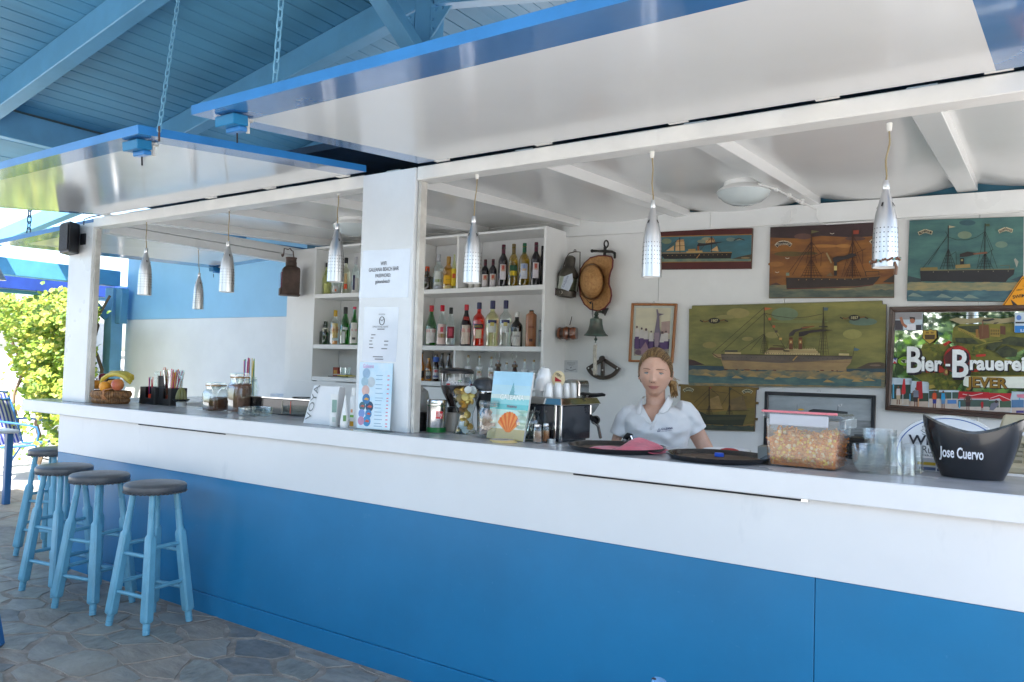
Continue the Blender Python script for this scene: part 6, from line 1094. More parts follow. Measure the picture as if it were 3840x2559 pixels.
g.line([(1225, 606), (1290, 608)], 12, (60, 50, 40)); g.poly([(1320, 704), (1365, 658), (1376, 660), (1330, 710)], (190, 150, 80)); g.poly([(1808, 632), (1916, 634), (1916, 656), (1806, 654)], (196, 178, 128)); g.line([(1820, 606), (1890, 608)], 10, (120, 100, 60))
RG = (58, 50, 34)
for mx, y0, y1, hw in ((1025, 148, 640, 46), (1645, 146, 650, 58)):
    g.line([(mx, y0), (mx-2, y1)], 9, RG); g.rig(mx, 230 if mx > 1100 else 420, y1, hw, RG, 3.5, 4, 12)
for a, c in (((1025, 150), (485, 625)), ((1025, 212), (575, 620)), ((1025, 425), (775, 605)), ((1025, 430), (880, 600)), ((1025, 205), (1250, 590)), ((1955, 660), (1972, 560)), ((1645, 200), (1625, 600))): g.line([a, c], 4.5, RG)
g.line([(1030, 210), (1140, 240), (1310, 262), (1480, 250), (1640, 218)], 4.5, RG)
for fx in (1285, 1385): g.poly([(fx, 465), (fx+38, 465), (fx+40, 590), (fx, 590)], (104, 62, 38)); g.poly([(fx, 488), (fx+38, 488), (fx+39, 532), (fx, 532)], (150, 98, 52)); g.ell(fx+19, 512, 8, 12, (210, 190, 130)); g.line([(fx, 500), (fx-32, 580)], 3, RG); g.line([(fx+38, 500), (fx+62, 580)], 3, RG)
g.poly([(1282, 458), (1290, 420), (1330, 385), (1400, 372), (1440, 350), (1540, 345), (1480, 368), (1400, 388), (1350, 410), (1330, 445)], (56, 46, 42)); g.poly([(1385, 458), (1390, 410), (1440, 400), (1520, 388), (1620, 378), (1755, 388), (1620, 402), (1500, 420), (1440, 450)], (50, 42, 40)); g.poly([(1410, 360), (1540, 342), (1560, 350), (1430, 372)], (140, 84, 44)); g.line([(1600, 350), (1690, 352)], 12, (58, 54, 48))
g.poly([(1028, 148), (1108, 160), (1028, 182)], (178, 100, 56)); g.poly([(1650, 150), (1698, 152), (1690, 184), (1650, 182)], (80, 100, 104)); g.poly([(1970, 572), (2030, 590), (2000, 606), (1962, 604)], (86, 112, 124))
for fx, fy, c_ in ((1082, 272, (180, 84, 46)), (1125, 350, (180, 90, 50)), (1150, 402, (70, 60, 46)), (1196, 480, (196, 150, 80))): g.rect(fx-14, fy-12, fx+14, fy+12, c_)
for x, y, tx in ((500, 290, '1907'), (1970, 258, '1857')): g.poly([(x-70, y), (x-40, y-24), (x, y-32), (x+40, y-24), (x+70, y), (x+40, y+24), (x, y+32), (x-40, y+24)], (44, 40, 36)); g.text(tx, x, y+14, 30, (190, 178, 130), .9, bold=.03); g.line([(x-120, y-4), (x-100, y+12), (x-60, y)], 12, (120, 84, 44)); g.line([(x+60, y), (x+104, y-10), (x+135, y+10)], 12, (120, 84, 44)); g.line([(x-150, y-5), (x-118, y+12)], 12, (50, 44, 38)); g.line([(x+110, y-6), (x+145, y+8)], 12, (50, 44, 38))
g.text('ALEX', 2120, 885, 22, (190, 170, 120), .9); g.done(t)
# --- two master on ochre board
t = board_thing('small ochre painting of a two masted ship beside the bartender', B_, [(125, 955), (960, 990), (958, 1015), (938, 1016), (930, 1140), (956, 1144), (955, 1166), (930, 1170), (925, 1310), (950, 1312), (948, 1336), (924, 1336), (918, 1452), (140, 1425), (145, 980), (125, 976)], M('p5_edge', C(100, 76, 30), .5))
g = Pic(*B_, YW-.0205); g.poly([(126, 957), (958, 992), (936, 1014), (929, 1140), (924, 1310), (917, 1450), (141, 1423), (146, 980)], pm('p5_sky', (140, 110, 46), (108, 88, 40), 4, (1, 1, 2)))
g.poly([(140, 1240), (500, 1250), (928, 1200), (918, 1380), (140, 1380)], pm('p5_haze', (118, 106, 48), (100, 84, 38), 5)); g.wave(141, 918, 1380, 14, 1424, pm('p5_sea', (74, 78, 58), (48, 58, 52), 9, (1, 1, 3)), sk=24); g.line([(400, 1378), (600, 1376), (780, 1392), (915, 1376)], 9, (142, 108, 54))
g.poly([(180, 1240), (340, 1236), (420, 1276), (840, 1276), (815, 1340), (800, 1392), (200, 1370)], (48, 50, 32)); g.poly([(420, 1300), (830, 1300), (820, 1325), (420, 1335)], (62, 62, 38))
RG = (58, 46, 28)
for mx in (447, 660): g.line([(mx, 985), (mx-2, 1290)], 9, RG); g.rig(mx, 1170, 1284, 40, RG, 3.5, 4, 6)
g.poly([(455, 1110), (545, 1074), (588, 1214), (460, 1220)], pm('p5_sail', (158, 126, 72), (132, 106, 58), 8)); g.poly([(668, 1118), (800, 1076), (846, 1226), (672, 1230)], pm('p5_sail2', (126, 100, 58), (98, 82, 50), 8))
for a, c in (((447, 1010), (290, 1150)), ((447, 1060), (310, 1200)), ((447, 990), (550, 1080)), ((660, 990), (805, 1080)), ((660, 1040), (575, 1180)), ((470, 1030), (640, 1050)), ((340, 1225), (600, 1222)), ((640, 1232), (870, 1232)), ((800, 1080), (800, 1130))): g.line([a, c], 4, RG)
g.poly([(452, 985), (476, 990), (452, 1004)], (160, 60, 40)); g.poly([(662, 990), (690, 1002), (664, 1024)], (64, 66, 46))
for x, y in ((228, 1020), (848, 1036)): g.line([(x-48, y+8), (x-30, y-8), (x, y-14), (x+30, y-8), (x+48, y+8)], 34, (196, 188, 150)); g.line([(x-42, y+8), (x-28, y-6), (x, y-11), (x+28, y-6), (x+42, y+8)], 24, (52, 50, 36)); g.text('FIAMMA', x, y+8, 20, (205, 198, 160), .8)
g.text('SS', 826, 1112, 30, (80, 72, 44)); g.done(t)
def frame4(t, o, outer, w_, mat, y, th=.022, names='frame_rail', inner=None):
    ox, oy, sc = o; q = [at(ox+a/sc, oy+b_/sc, y=y-th) for a, b_ in outer]; c = sum(q, V())/4; 
    qi = [at(ox+a/sc, oy+b_/sc, y=y-th) for a, b_ in inner] if inner else [p+(c-p).normalized()*0 for p in q]
    for i in range(4):
        a, b_ = q[i], q[(i+1) % 4]; ai, bi_ = qi[i], qi[(i+1) % 4]; m_ = MB(); m_.prism([a, b_, bi_, ai], (0, th-.001, 0), mat); m_.build(names, t, bevel=.003)
    return q, qi
# --- black framed grey ship print
out = [(1028, 1030), (2195, 1073), (2183, 1640), (1014, 1600)]; inn = [(1066, 1068), (2150, 1108), (2138, 1600), (1052, 1566)]
c = at(2500+1600/2.8, 1100+1300/2.8, y=YW); t = thing('framed_print', 'black framed grey sea print behind the snack tub', 'picture', c); frame4(t, B_, out, 0, M('black_frame', (.014, .015, .02, 1), .3, coat=.3), YW, inner=inn)
b = MB(); c = at(2500+1600/2.8, 1100+1036/2.8, y=YW); b.tube([c+V((-.008, 0, 0)), c+V((-.006, 0, .012)), c+V((.006, 0, .012)), c+V((.008, 0, 0))], .0012, CHROME, 5); b.build('hanger', t)
g = Pic(*B_, YW-.008); g.poly(inn, pm('bw_sky', (172, 180, 184), (148, 156, 160), 3)); g.poly([(1490, 1232), (1540, 1216), (1640, 1222), (1720, 1228), (1900, 1246), (1900, 1270), (1490, 1262)], (60, 64, 66)); g.line([(1796, 1245), (1800, 1180)], 6, (70, 72, 74)); g.poly([(1802, 1172), (1846, 1160), (1836, 1186), (1802, 1190)], (205, 208, 208)); g.ell(1822, 1176, 8, 6, (80, 82, 84), 8); g.line([(1368, 1232), (1370, 1170)], 4, (110, 112, 114)); g.ell(1410, 1222, 32, 10, (220, 170, 50)); g.poly([(1060, 1300), (2146, 1340), (2138, 1600), (1052, 1566)], pm('bw_sea', (150, 156, 158), (120, 126, 128), 8, (1, 1, 4))); g.text('BATEAU', 2015, 1440, 16, (90, 94, 96), .9); g.line([(1960, 1460), (2090, 1466)], 5, (110, 112, 114)); g.poly([(1970, 1480), (2140, 1486), (2138, 1596), (1966, 1590)], (70, 72, 74)); g.done(t, 'print')
# --- photo of a catch in orange wooden frame
out = [(958, 750), (1405, 755), (1363, 1340), (928, 1326)]; inn = [(979, 774), (1382, 777), (1342, 1318), (952, 1306)]
t = thing('framed_photo', 'faded photo of people with a big fish, in orange wooden frame', 'picture', at(2000+1160/2.613, 850+1040/2.613, y=YW)); frame4(t, F_, out, 0, M('orange_wood', (.40, .16, .04, 1), .4, col2=(.30, .11, .03, 1), vs=30, stretch=(1, 1, .1)), YW, inner=inn)
b = MB(); c = at(2000+1182/2.613, 850+752/2.613, y=YW-.01); b.tube([c+V((-.008, 0, 0)), c+V((-.004, 0, .012)), c+V((.004, 0, .012)), c+V((.008, 0, 0))], .0014, CHROME, 5); b.build('hanger', t)
g = Pic(*F_, YW-.008); g.poly(inn, (196, 200, 190)); g.poly([(1008, 795), (1350, 798), (1326, 1275), (985, 1268)], pm('photo_sky', (216, 208, 178), (204, 196, 170), 4)); g.poly([(1254, 935), (1340, 925), (1336, 1050), (1252, 1052)], (176, 150, 140)); g.poly([(990, 1100), (1335, 1104), (1328, 1200), (987, 1194)], pm('photo_dark', (84, 62, 104), (60, 46, 80), 30)); g.poly([(987, 1194), (1328, 1200), (1326, 1274), (985, 1267)], pm('photo_ground', (190, 184, 150), (120, 100, 110), 26))
for x, y, h in ((1015, 985, 10), (1062, 1000, 10), (1105, 1010, 12), (1155, 1030, 8), (1262, 1040, 11), (1300, 1030, 9)): g.ell(x, y, h, h*1.2, (96, 74, 78), 10); g.poly([(x-20, y+14), (x+20, y+14), (x+24, y+95), (x-24, y+95)], (206, 198, 190)); g.poly([(x-20, y+95), (x+20, y+95), (x+16, 1200), (x-16, 1200)], (92, 66, 110))
g.poly([(1205, 812), (1218, 812), (1228, 850), (1284, 858), (1234, 876), (1236, 980), (1250, 1060), (1232, 1160), (1200, 1180), (1180, 1080), (1200, 960), (1212, 880)], (118, 106, 120)); g.poly([(1180, 1040), (1236, 1040), (1220, 1200), (1190, 1200)], (150, 130, 140)); g.ell(1030, 1236, 34, 24, (110, 84, 96), 14); g.poly([(1050, 1200), (1100, 1130), (1130, 1200), (1060, 1260)], (150, 120, 130)); g.done(t, 'photo_print')
# --- brewery mirror
out = [(122, 74), (2420, 40), (2420, 1600), (62, 1424)]; inn = [(195, 148), (2350, 122), (2350, 1500), (136, 1354)]
t = thing('brewery_mirror', 'brown framed brewery mirror with big white lettering and photos tucked in', 'mirror', at(3300+1000/3.485, 1130+800/3.485, y=YW))
WOODB = M('dark_brown_frame', (.075, .035, .022, 1), .35, col2=(.05, .022, .014, 1), vs=25, stretch=(.15, 1, 1), coat=.3); frame4(t, E_, out, 0, WOODB, YW, .035, inner=inn)
mid = [tuple((a*.45+c*.55) for a, c in zip(p, q)) for p, q in zip(out, inn)]; mid2 = [tuple((a*.2+c*.8) for a, c in zip(p, q)) for p, q in zip(out, inn)]; frame4(t, E_, mid, 0, WOODB, YW-.03, .012, 'frame_bead', inner=mid2)
g = Pic(*E_, YW-.012); g.poly(inn, M('mirror_silver', (.80, .84, .82, 1), .02, 1.)); g.done(t, 'mirror_glass')
g = Pic(*E_, YW-.0125)
OLI = pm('brew_olive', (126, 122, 44), (84, 88, 34), 14, (1, 1, 1)); DGR = pm('brew_trees', (66, 72, 40), (36, 44, 26), 34, (1, 1, 1)); LEAFG = pm('brew_hops', (110, 116, 30), (52, 68, 22), 30, (1, 1, 1))
g.line([(222, 380), (215, 700), (200, 1000)], 5, (20, 50, 40)); g.line([(560, 190), (1770, 188)], 6, (30, 60, 60))
g.poly([(960, 340), (1060, 300), (1880, 290), (1900, 620), (1600, 760), (1380, 700), (1250, 640), (1050, 620), (940, 540), (945, 420)], OLI); g.poly([(900, 240), (1000, 215), (1150, 232), (1340, 210), (1600, 230), (1760, 205), (1760, 270), (1500, 300), (1300, 280), (1050, 300)], (150, 140, 105)); g.poly([(1010, 330), (1330, 316), (1340, 420), (1100, 400)], DGR); g.poly([(1020, 345), (1100, 370), (1240, 440), (1390, 520), (1385, 545), (1220, 470), (1090, 410), (1016, 380)], (150, 134, 58)); g.poly([(1250, 370), (1285, 365), (1290, 480), (1252, 470)], (146, 104, 50)); g.poly([(1290, 320), (1420, 310), (1430, 480), (1300, 500)], (110, 70, 44)); g.poly([(1436, 350), (1570, 362), (1566, 470), (1440, 460)], (150, 124, 54)); g.poly([(1570, 320), (1640, 330), (1640, 440), (1572, 430)], (92, 58, 40))
for i in range(5): g.rect(1448+i*24, 372, 1460+i*24, 400, (84, 76, 36)); g.rect(1448+i*24, 412, 1460+i*24, 440, (84, 76, 36))
for i in range(9): g.rect(1060+i*20, 384+i*9, 1070+i*20, 394+i*9, (84, 72, 34))
g.poly([(1334, 250), (1352, 250), (1346, 460), (1326, 460)], (120, 84, 56)); g.poly([(1340, 262), (1344, 238), (1400, 240), (1480, 222), (1500, 244), (1420, 262)], (46, 44, 44)); g.poly([(1480, 300), (1490, 282), (1560, 272), (1520, 296)], (60, 56, 52)); g.poly([(980, 480), (1200, 480), (1300, 560), (1150, 560), (1000, 540)], DGR); g.poly([(1420, 560), (1700, 460), (1880, 480), (1890, 600), (1600, 560), (1480, 650), (1380, 620)], DGR); g.poly([(1500, 650), (1650, 580), (1800, 640), (1780, 720), (1600, 740)], DGR); g.line([(1240, 590), (1400, 545), (1600, 520)], 8, (150, 140, 60))
g.poly([(300, 860), (420, 960), (560, 1050), (640, 1160), (1000, 1160), (1100, 1000), (1880, 1000), (1880, 880), (1400, 900), (900, 960), (560, 900), (420, 820)], OLI); g.poly([(560, 560), (900, 560), (960, 700), (840, 860), (560, 820), (520, 680)], OLI); g.poly([(1140, 620), (1500, 720), (1880, 800), (1880, 900), (1160, 920)], OLI)
for cx, cy, R_ in ((640, 600, 100), (760, 660, 110), (1220, 650, 90), (1180, 700, 70), (1310, 640, 60), (720, 1010, 120), (880, 1040, 130), (800, 1100, 110), (960, 1100, 80), (1280, 930, 60)):
    for k in range(5): a = k*1.256+cx; g.poly([(cx, cy), (cx+R_*.6*cos(a-.35), cy+R_*.45*sin(a-.35)), (cx+R_*cos(a), cy+R_*.8*sin(a)), (cx+R_*.6*cos(a+.35), cy+R_*.45*sin(a+.35))], LEAFG if k % 2 else pm('brew_hops2', (142, 136, 40), (84, 92, 28), 30, (1, 1, 1)))
g.poly([(700, 1090), (730, 1130), (640, 1150), (640, 1095)], (160, 140, 60))
g.poly([(820, 560), (900, 516), (930, 530), (850, 592)], (176, 44, 30)); g.ell(1010, 760, 180, 180, pm('brew_red', (180, 40, 24), (136, 28, 20), 10), 30); g.poly([(835, 720), (960, 600), (960, 930), (870, 880)], (84, 30, 26)); g.poly([(590, 830), (780, 830), (880, 930), (600, 936)], (170, 48, 26)); g.poly([(1140, 890), (1420, 880), (1300, 920), (1140, 930)], (180, 50, 30)); g.poly([(1250, 700), (1380, 690), (1380, 720), (1260, 730)], (180, 44, 34)); g.ell(860, 930, 34, 44, (130, 70, 40), 16); g.ell(866, 926, 18, 24, (176, 150, 80), 14)
g.poly([(560, 370), (620, 380), (660, 362), (700, 380), (742, 372), (746, 480), (700, 530), (650, 566), (600, 530), (552, 480)], (60, 48, 26)); g.poly([(568, 382), (620, 390), (660, 372), (700, 390), (734, 382), (738, 476), (696, 522), (650, 554), (606, 522), (560, 476)], (180, 150, 60)); g.poly([(584, 438), (718, 438), (714, 500), (590, 502)], (76, 56, 30)); g.rect(600, 398, 640, 424, (130, 100, 44)); g.rect(662, 398, 702, 424, (130, 100, 44))
for tx, x, y, h in (('er · Bairisch Bier', 530, 330, 58), ('Pilsener', 330, 438, 52), ('Bier', 752, 438, 56)): g.text(tx, x, y, h*.72, (30, 70, 76), .74, 'LEFT')
def big(tx, x, y, h, sx_, al='LEFT', col=(232, 236, 234), sh=(36, 26, 34), b_=.05):
    g.text(tx, x+h*.05, y+h*.035, h*.72, sh, sx_, al, b_+.035); g.text(tx, x, y, h*.72, col, sx_, al, b_)
big('B', 328, 925, 470, .72, b_=.03); big('ier', 535, 905, 270, .78); big('-', 852, 880, 200, .9, b_=.04); big('B', 920, 985, 500, .72, b_=.03); big('rauerei', 1165, 890, 245, .86)
g.poly([(1110, 985), (1180, 978), (2300, 978), (2300, 1150), (1150, 1120), (1090, 1100), (1088, 1040)], (222, 226, 214)); g.poly([(1180, 978), (2300, 968), (2300, 984), (1180, 990)], (150, 132, 50)); big('JEVER', 1150, 1118, 180, .95, 'LEFT', (140, 104, 24), (40, 34, 24), .05)
# photos tucked into the mirror frame
def snap(lb, pts, shapes):
    o = thing('snapshot', lb, 'photo', g_at(pts), group='holiday snapshots tucked into the mirror frame'); gg = Pic(*E_, YW-.030); gg.poly(pts, (190, 205, 215))
    for f in shapes: f(gg)
    gg.done(o, 'print')
def g_at(pts): q = [at(3300+a/3.485, 1130+b_/3.485, y=YW-.03) for a, b_ in pts]; return sum(q, V())/len(q)
def man(x, y, h, shirt, pants, skin=(120, 74, 54), sx=1.): return lambda q: (q.poly([(x-h*.10*sx, y+h*.14), (x+h*.10*sx, y+h*.14), (x+h*.12*sx, y+h*.5), (x-h*.12*sx, y+h*.5)], shirt), q.poly([(x-h*.11*sx, y+h*.5), (x+h*.11*sx, y+h*.5), (x+h*.10*sx, y+h*.74), (x-h*.10*sx, y+h*.74)], pants), q.ell(x, y+h*.06, h*.05, h*.07, skin, 10), q.line([(x-h*.06, y+h*.74), (x-h*.07, y+h)], h*.05, skin), q.line([(x+h*.05, y+h*.74), (x+h*.06, y+h)], h*.05, skin), q.line([(x-h*.11*sx, y+h*.18), (x-h*.18*sx, y+h*.4)], h*.045, skin), q.line([(x+h*.11*sx, y+h*.18), (x+h*.18*sx, y+h*.4)], h*.045, skin))
def R4(x0, y0, x1, y1, c): return lambda q: q.rect(x0, y0, x1, y1, c)
def PL(pts, c): return lambda q: q.poly(pts, c)
snap('snapshot in the top left mirror corner, man raising an arm', [(208, 148), (560, 146), (552, 380), (190, 380)], [R4(200, 150, 550, 240, (150, 148, 150)), R4(196, 250, 300, 378, (70, 66, 72)), lambda q: q.line([(270, 210), (300, 300), (350, 340)], 34, (170, 110, 84)), lambda q: q.ell(425, 250, 34, 40, (170, 110, 84)), PL([(385, 205), (455, 210), (460, 250), (430, 226), (392, 236)], (50, 40, 40)), PL([(360, 300), (460, 300), (470, 378), (350, 378)], (226, 226, 232)), R4(470, 310, 540, 376, (60, 56, 64))])
snap('snapshot of a man with a closed red parasol, bottom left', [(160, 1000), (412, 1010), (395, 1370), (140, 1356)], [R4(150, 1090, 400, 1290, (44, 66, 56)), R4(146, 1280, 398, 1362, (190, 176, 160)), R4(166, 1080, 184, 1270, (90, 170, 205)), PL([(306, 1015), (326, 1015), (336, 1200), (310, 1225), (274, 1215)], (190, 34, 40)), R4(294, 1215, 304, 1340, (200, 200, 200)), man(240, 1110, 240, (200, 190, 190), (180, 160, 130))])
snap('snapshot of a man carrying a rolled red parasol', [(384, 1040), (640, 1056), (632, 1398), (372, 1380)], [R4(380, 1200, 634, 1320, (50, 66, 50)), R4(378, 1310, 632, 1392, (190, 172, 156)), PL([(480, 1050), (550, 1050), (560, 1270), (500, 1280), (470, 1150)], (176, 26, 36)), man(470, 1130, 250, (120, 126, 140), (50, 36, 40), sx=1.2), R4(494, 1270, 510, 1380, (200, 150, 110)), R4(384, 1210, 400, 1300, (90, 160, 200))])
snap('snapshot of two men in orange and turquoise shirts', [(640, 1160), (1034, 1164), (1010, 1412), (632, 1400)], [R4(640, 1170, 1030, 1280, (60, 84, 74)), R4(640, 1275, 1015, 1405, (202, 188, 176)), R4(770, 1170, 1028, 1190, (210, 220, 228)), R4(934, 1170, 944, 1290, (190, 210, 220)), man(712, 1168, 230, (214, 82, 34), (50, 56, 130)), man(826, 1172, 230, (40, 150, 200), (90, 130, 170)), R4(880, 1290, 1000, 1340, (80, 130, 190))])
snap('snapshot of people under a red and white parasol', [(1030, 1180), (1430, 1190), (1424, 1440), (1010, 1420)], [R4(1020, 1290, 1424, 1420, (70, 92, 84)), R4(1015, 1380, 1424, 1430, (200, 190, 180)), PL([(1030, 1180), (1430, 1190), (1430, 1280), (1020, 1276)], (186, 24, 36)), lambda q: q.line([(1080, 1215), (1200, 1235), (1340, 1205)], 9, (226, 200, 200)), lambda q: q.line([(1040, 1266), (1420, 1272)], 6, (226, 190, 190)), man(1150, 1210, 220, (84, 60, 50), (60, 40, 40), sx=1.3), man(1335, 1300, 130, (170, 30, 40), (160, 40, 40)), R4(1030, 1310, 1050, 1400, (100, 170, 205))])
snap('snapshot of a man leaning by a red parasol, right one', [(1424, 1200), (1720, 1205), (1706, 1452), (1416, 1440)], [R4(1420, 1300, 1712, 1400, (64, 90, 70)), R4(1418, 1390, 1708, 1446, (196, 186, 176)), PL([(1424, 1200), (1720, 1205), (1700, 1300), (1600, 1310), (1560, 1270), (1424, 1290)], (190, 28, 40)), lambda q: q.line([(1440, 1270), (1560, 1230), (1700, 1290)], 8, (228, 196, 196)), PL([(1430, 1420), (1450, 1340), (1530, 1310), (1560, 1350), (1480, 1430)], (110, 112, 126)), lambda q: q.ell(1520, 1312, 22, 20, (60, 40, 36)), R4(1552, 1290, 1564, 1440, (200, 190, 180))])
snap('snapshot of a beach terrace in the lower right', [(1722, 1180), (2100, 1190), (2100, 1480), (1706, 1456)], [R4(1720, 1310, 2100, 1470, (196, 180, 170)), PL([(1780, 1220), (2100, 1200), (2100, 1290), (1800, 1260)], (214, 130, 150)), R4(1815, 1260, 1832, 1380, (96, 170, 205)), R4(1720, 1290, 1880, 1390, (80, 120, 160)), R4(1780, 1430, 1880, 1460, (70, 60, 130))])
snap('blue postcard with a boat in the upper right of the mirror', [(1764, 150), (2100, 146), (2100, 420), (1756, 402)], [R4(1762, 320, 2100, 412, (40, 120, 190)), lambda q: q.ell(1815, 216, 34, 34, (90, 130, 200)), R4(1770, 270, 1900, 292, (40, 44, 54)), lambda q: q.text('ILIA', 1832, 400, 36, (220, 235, 245), .8, 'LEFT')])
o = thing('green_sticker', 'lime green oval sticker on the mirror', 'sticker', g_at([(340, 780)]*3)); gg = Pic(*E_, YW-.0245); gg.ell(342, 785, 110, 60, (130, 180, 30), 24); gg.poly([(320, 840), (350, 838), (334, 858)], (130, 180, 30)); gg.ell(318, 785, 44, 24, (210, 214, 190)); gg.poly([(270, 770), (320, 815), (330, 770)], (50, 60, 40)); gg.done(o, 'print')
o = thing('small_sticker', 'small red, white and blue sticker at the left mirror edge', 'sticker', g_at([(195, 780)]*3)); gg = Pic(*E_, YW-.024); gg.poly([(172, 745), (222, 740), (218, 812), (168, 815)], (215, 215, 222)); gg.poly([(172, 745), (222, 740), (200, 775)], (60, 70, 140)); gg.poly([(168, 815), (218, 812), (190, 780)], (200, 50, 60)); gg.done(o, 'print')
g.done(t, 'mirror_print')
# --- yellow triangular sign above the mirror
q = [at(3240+a/1.96, 780+b_/1.96, y=YW-.031) for a, b_ in ((1003, 736), (1158, 512), (1168, 504), (1188, 504), (1198, 512), (1353, 736))]; t = thing('warning_sign', 'yellow triangular swimming sign propped above the mirror', 'sign', sum(q, V())/6); b = MB(); b.prism(q, (0, .003, 0), M('sign_yellow', C(224, 150, 20), .35, var=.05)); b.build('plate', t)
g = Pic(3240, 780, 1.96, YW-.0315); g.line([(1018, 731), (1163, 518), (1194, 518), (1338, 731)], 5, (60, 34, 20)); g.text('SWIM', 1094, 668, 24, (60, 40, 26), .95, 'LEFT', .03, .16); g.text('GREAT', 1121, 612, 11, (90, 60, 26), .95, 'LEFT', .01, .16); g.text('THE', 1166, 583, 10, (90, 60, 26), .95, 'LEFT', .01, .1); g.poly([(1078, 672), (1106, 695), (1130, 716), (1200, 712), (1270, 722), (1270, 731), (1100, 731)], (54, 44, 44)); g.done(t, 'lettering')
# --- hanging lantern, sunglasses, cards
PAT = M('dark_bronze_patina', (.085, .075, .062, 1), .5, .6, var=.3, vs=12, bump=.3, bs=60); PATB = M('brown_patina', (.10, .065, .045, 1), .55, .4, var=.25, vs=12, bump=.3, bs=60)
f_ = lambda x, y, yy: at(2000+x/2.613, 850+y/2.613, y=yy)
YL = 4.90; c = f_(360, 480, YL); s = mpp(c)/2.613; t = thing('ship_lantern', 'tilted bronze ship lantern hung on the white wall with a card in it', 'lantern', c)
ax = (f_(330, 620, YL)-f_(375, 300, YL)).normalized(); dn = ax; up = -ax; r1 = 52*s
def lat(prof, mat, nm, n=20, cc=None): b = MB(); b.lathe([(r_*s, h*s) for r_, h in prof], mat, n, c=cc or f_(368, 300, YL), ax=dn); return b.build(nm, t)
lat([(20, -15), (45, 0), (50, 20), (50, 92), (56, 100), (92, 150), (100, 175), (100, 200)], PAT, 'hood'); lat([(88, 195), (94, 230), (94, 320), (86, 345)], glass('old_lantern_glass', (.72, .76, .66)), 'lens'); lat([(96, 325), (104, 335), (104, 385), (60, 400), (.5, 400)], PAT, 'lantern_base')
b = MB(); b.tube([f_(*p, YL) for p in ((288, 415), (320, 310), (352, 262), (405, 248), (458, 250), (456, 400), (432, 640))], .0042, PAT, 6); b.build('bail_handle', t); b = MB(); b.tube([f_(408+10*cos(a), 238+10*sin(a), YL) for a in [k*pi/6 for k in range(12)]], .003, PAT, 5, closed=True); b.build('ring', t)
b = MB(); b.tube([f_(*p, YL-.03) for p in ((262, 470), (232, 600), (240, 680))], .004, PAT, 6); b.build('side_bar', t); b = MB(); c2 = f_(270, 645, YL-.075); b.lathe([(.0005, 0), (.013, 0), (.012, -.004)], flat(190, 185, 170), 16, c=c2, ax=(0, 1, 0)); b.build('badge', t)
for lb, pts, mat, yy in (('white printed card stuck in the lantern', [(258, 472), (330, 465), (330, 600), (245, 600)], flat(215, 218, 212), YL-.062), ('blue edged card leaning on the lantern glass', [(300, 490), (382, 458), (390, 535), (345, 634), (268, 606)], flat(196, 204, 216), YL-.072)):
    o = thing('card', lb, 'card', f_(320, 550, yy)); b = MB(); b.prism([f_(*p, yy) for p in pts], (0, .001, 0), mat); b.build('paper', o)
    if yy < YL-.07: b = MB(); b.text('GALEANA', f_(298, 600, yy-.001), (.45, 0, .9), (-.9, 0, .45), .016, flat(80, 96, 140), sx=.9); b.build('lettering', o)
c = f_(185, 690, 4.84); t = thing('sunglasses', 'brown sunglasses hanging from the tilted lantern', 'sunglasses', c)
for cx, cy in ((207, 638), (180, 732)):
    b = MB(); pts = [f_(cx+24*cos(a)*(1 if sin(a) < 0 else .9), cy+38*sin(a), 4.84) for a in [k*pi/10 for k in range(20)]]; b.tube(pts, .0022, flat(60, 36, 30), 5, closed=True); b.build('rim', t)
    b = MB(); b.add(pts, [tuple(range(20))], M('brown_lens', (.16, .10, .10, 1), .08, coat=.5)); b.build('lens', t)
b = MB(); b.tube([f_(205, 676, 4.84), f_(200, 684, 4.838), f_(196, 694, 4.84)], .0022, flat(60, 36, 30), 5); b.tube([f_(225, 605, 4.84), f_(238, 600, 4.86), f_(246, 640, 4.90)], .002, flat(60, 36, 30), 5); b.build('temple_arm', t)
# --- straw hat on an iron hook
c = f_(700, 220, 4.96); IRON = M('blackened_iron', (.05, .048, .044, 1), .5, .7, var=.2, vs=20, bump=.3, bs=80); t = thing('anchor_hook', 'blackened iron anchor shaped hook on the wall above the hat', 'hook', c)
b = MB(); b.tube([f_(572, 240, 4.95), f_(640, 243, 4.95), f_(700, 243, 4.95), f_(770, 248, 4.95), f_(798, 262, 4.94), f_(798, 310, 4.93)], [.010, .008, .011, .009, .010, .009], IRON, 8); b.ball(f_(576, 240, 4.95), .013, IRON, 8, 6); b.build('cross_bar', t)
b = MB(); b.tube([f_(714+20*cos(a), 172+34*sin(a), 4.965) for a in [k*pi/8 for k in range(16)]], .006, IRON, 6, closed=True); b.build('eye', t); b = MB(); b.tube([f_(705, 200, 4.955), f_(695, 300, 4.978), f_(690, 790, 4.978), f_(697, 850, 4.97)], [.012, .010, .010, .016], IRON, 8); b.build('shank', t)
b = MB(); b.prism([f_(662, 800, 4.955), (f_(728, 800, 4.955)), f_(697, 874, 4.955)], (0, .014, 0), IRON); b.build('fluke', t)
STRAWM = M('woven_straw', (.50, .27, .095, 1), .6, col2=(.34, .16, .05, 1), vs=55, bump=.7, bs=140, spread=(.35, .65)); MARO = M('maroon_ribbon', (.13, .015, .02, 1), .6, var=.15)
t = thing('straw_hat', 'straw sun hat with maroon band hung on the iron hook', 'hat', f_(610, 560, 4.88)); oc = V(f_(610, 555, 4.93)); oc2 = f_(575, 535, 4.93)
brim = [(448, 560), (447, 500), (462, 420), (500, 360), (560, 308), (640, 288), (720, 288), (768, 300), (780, 330), (775, 400), (755, 450), (742, 510), (742, 570), (760, 620), (765, 680), (750, 740), (700, 800), (640, 828), (560, 812), (500, 760), (460, 680)]
nb = len(brim); b = MB(); vs = []; fs = []; K = 6
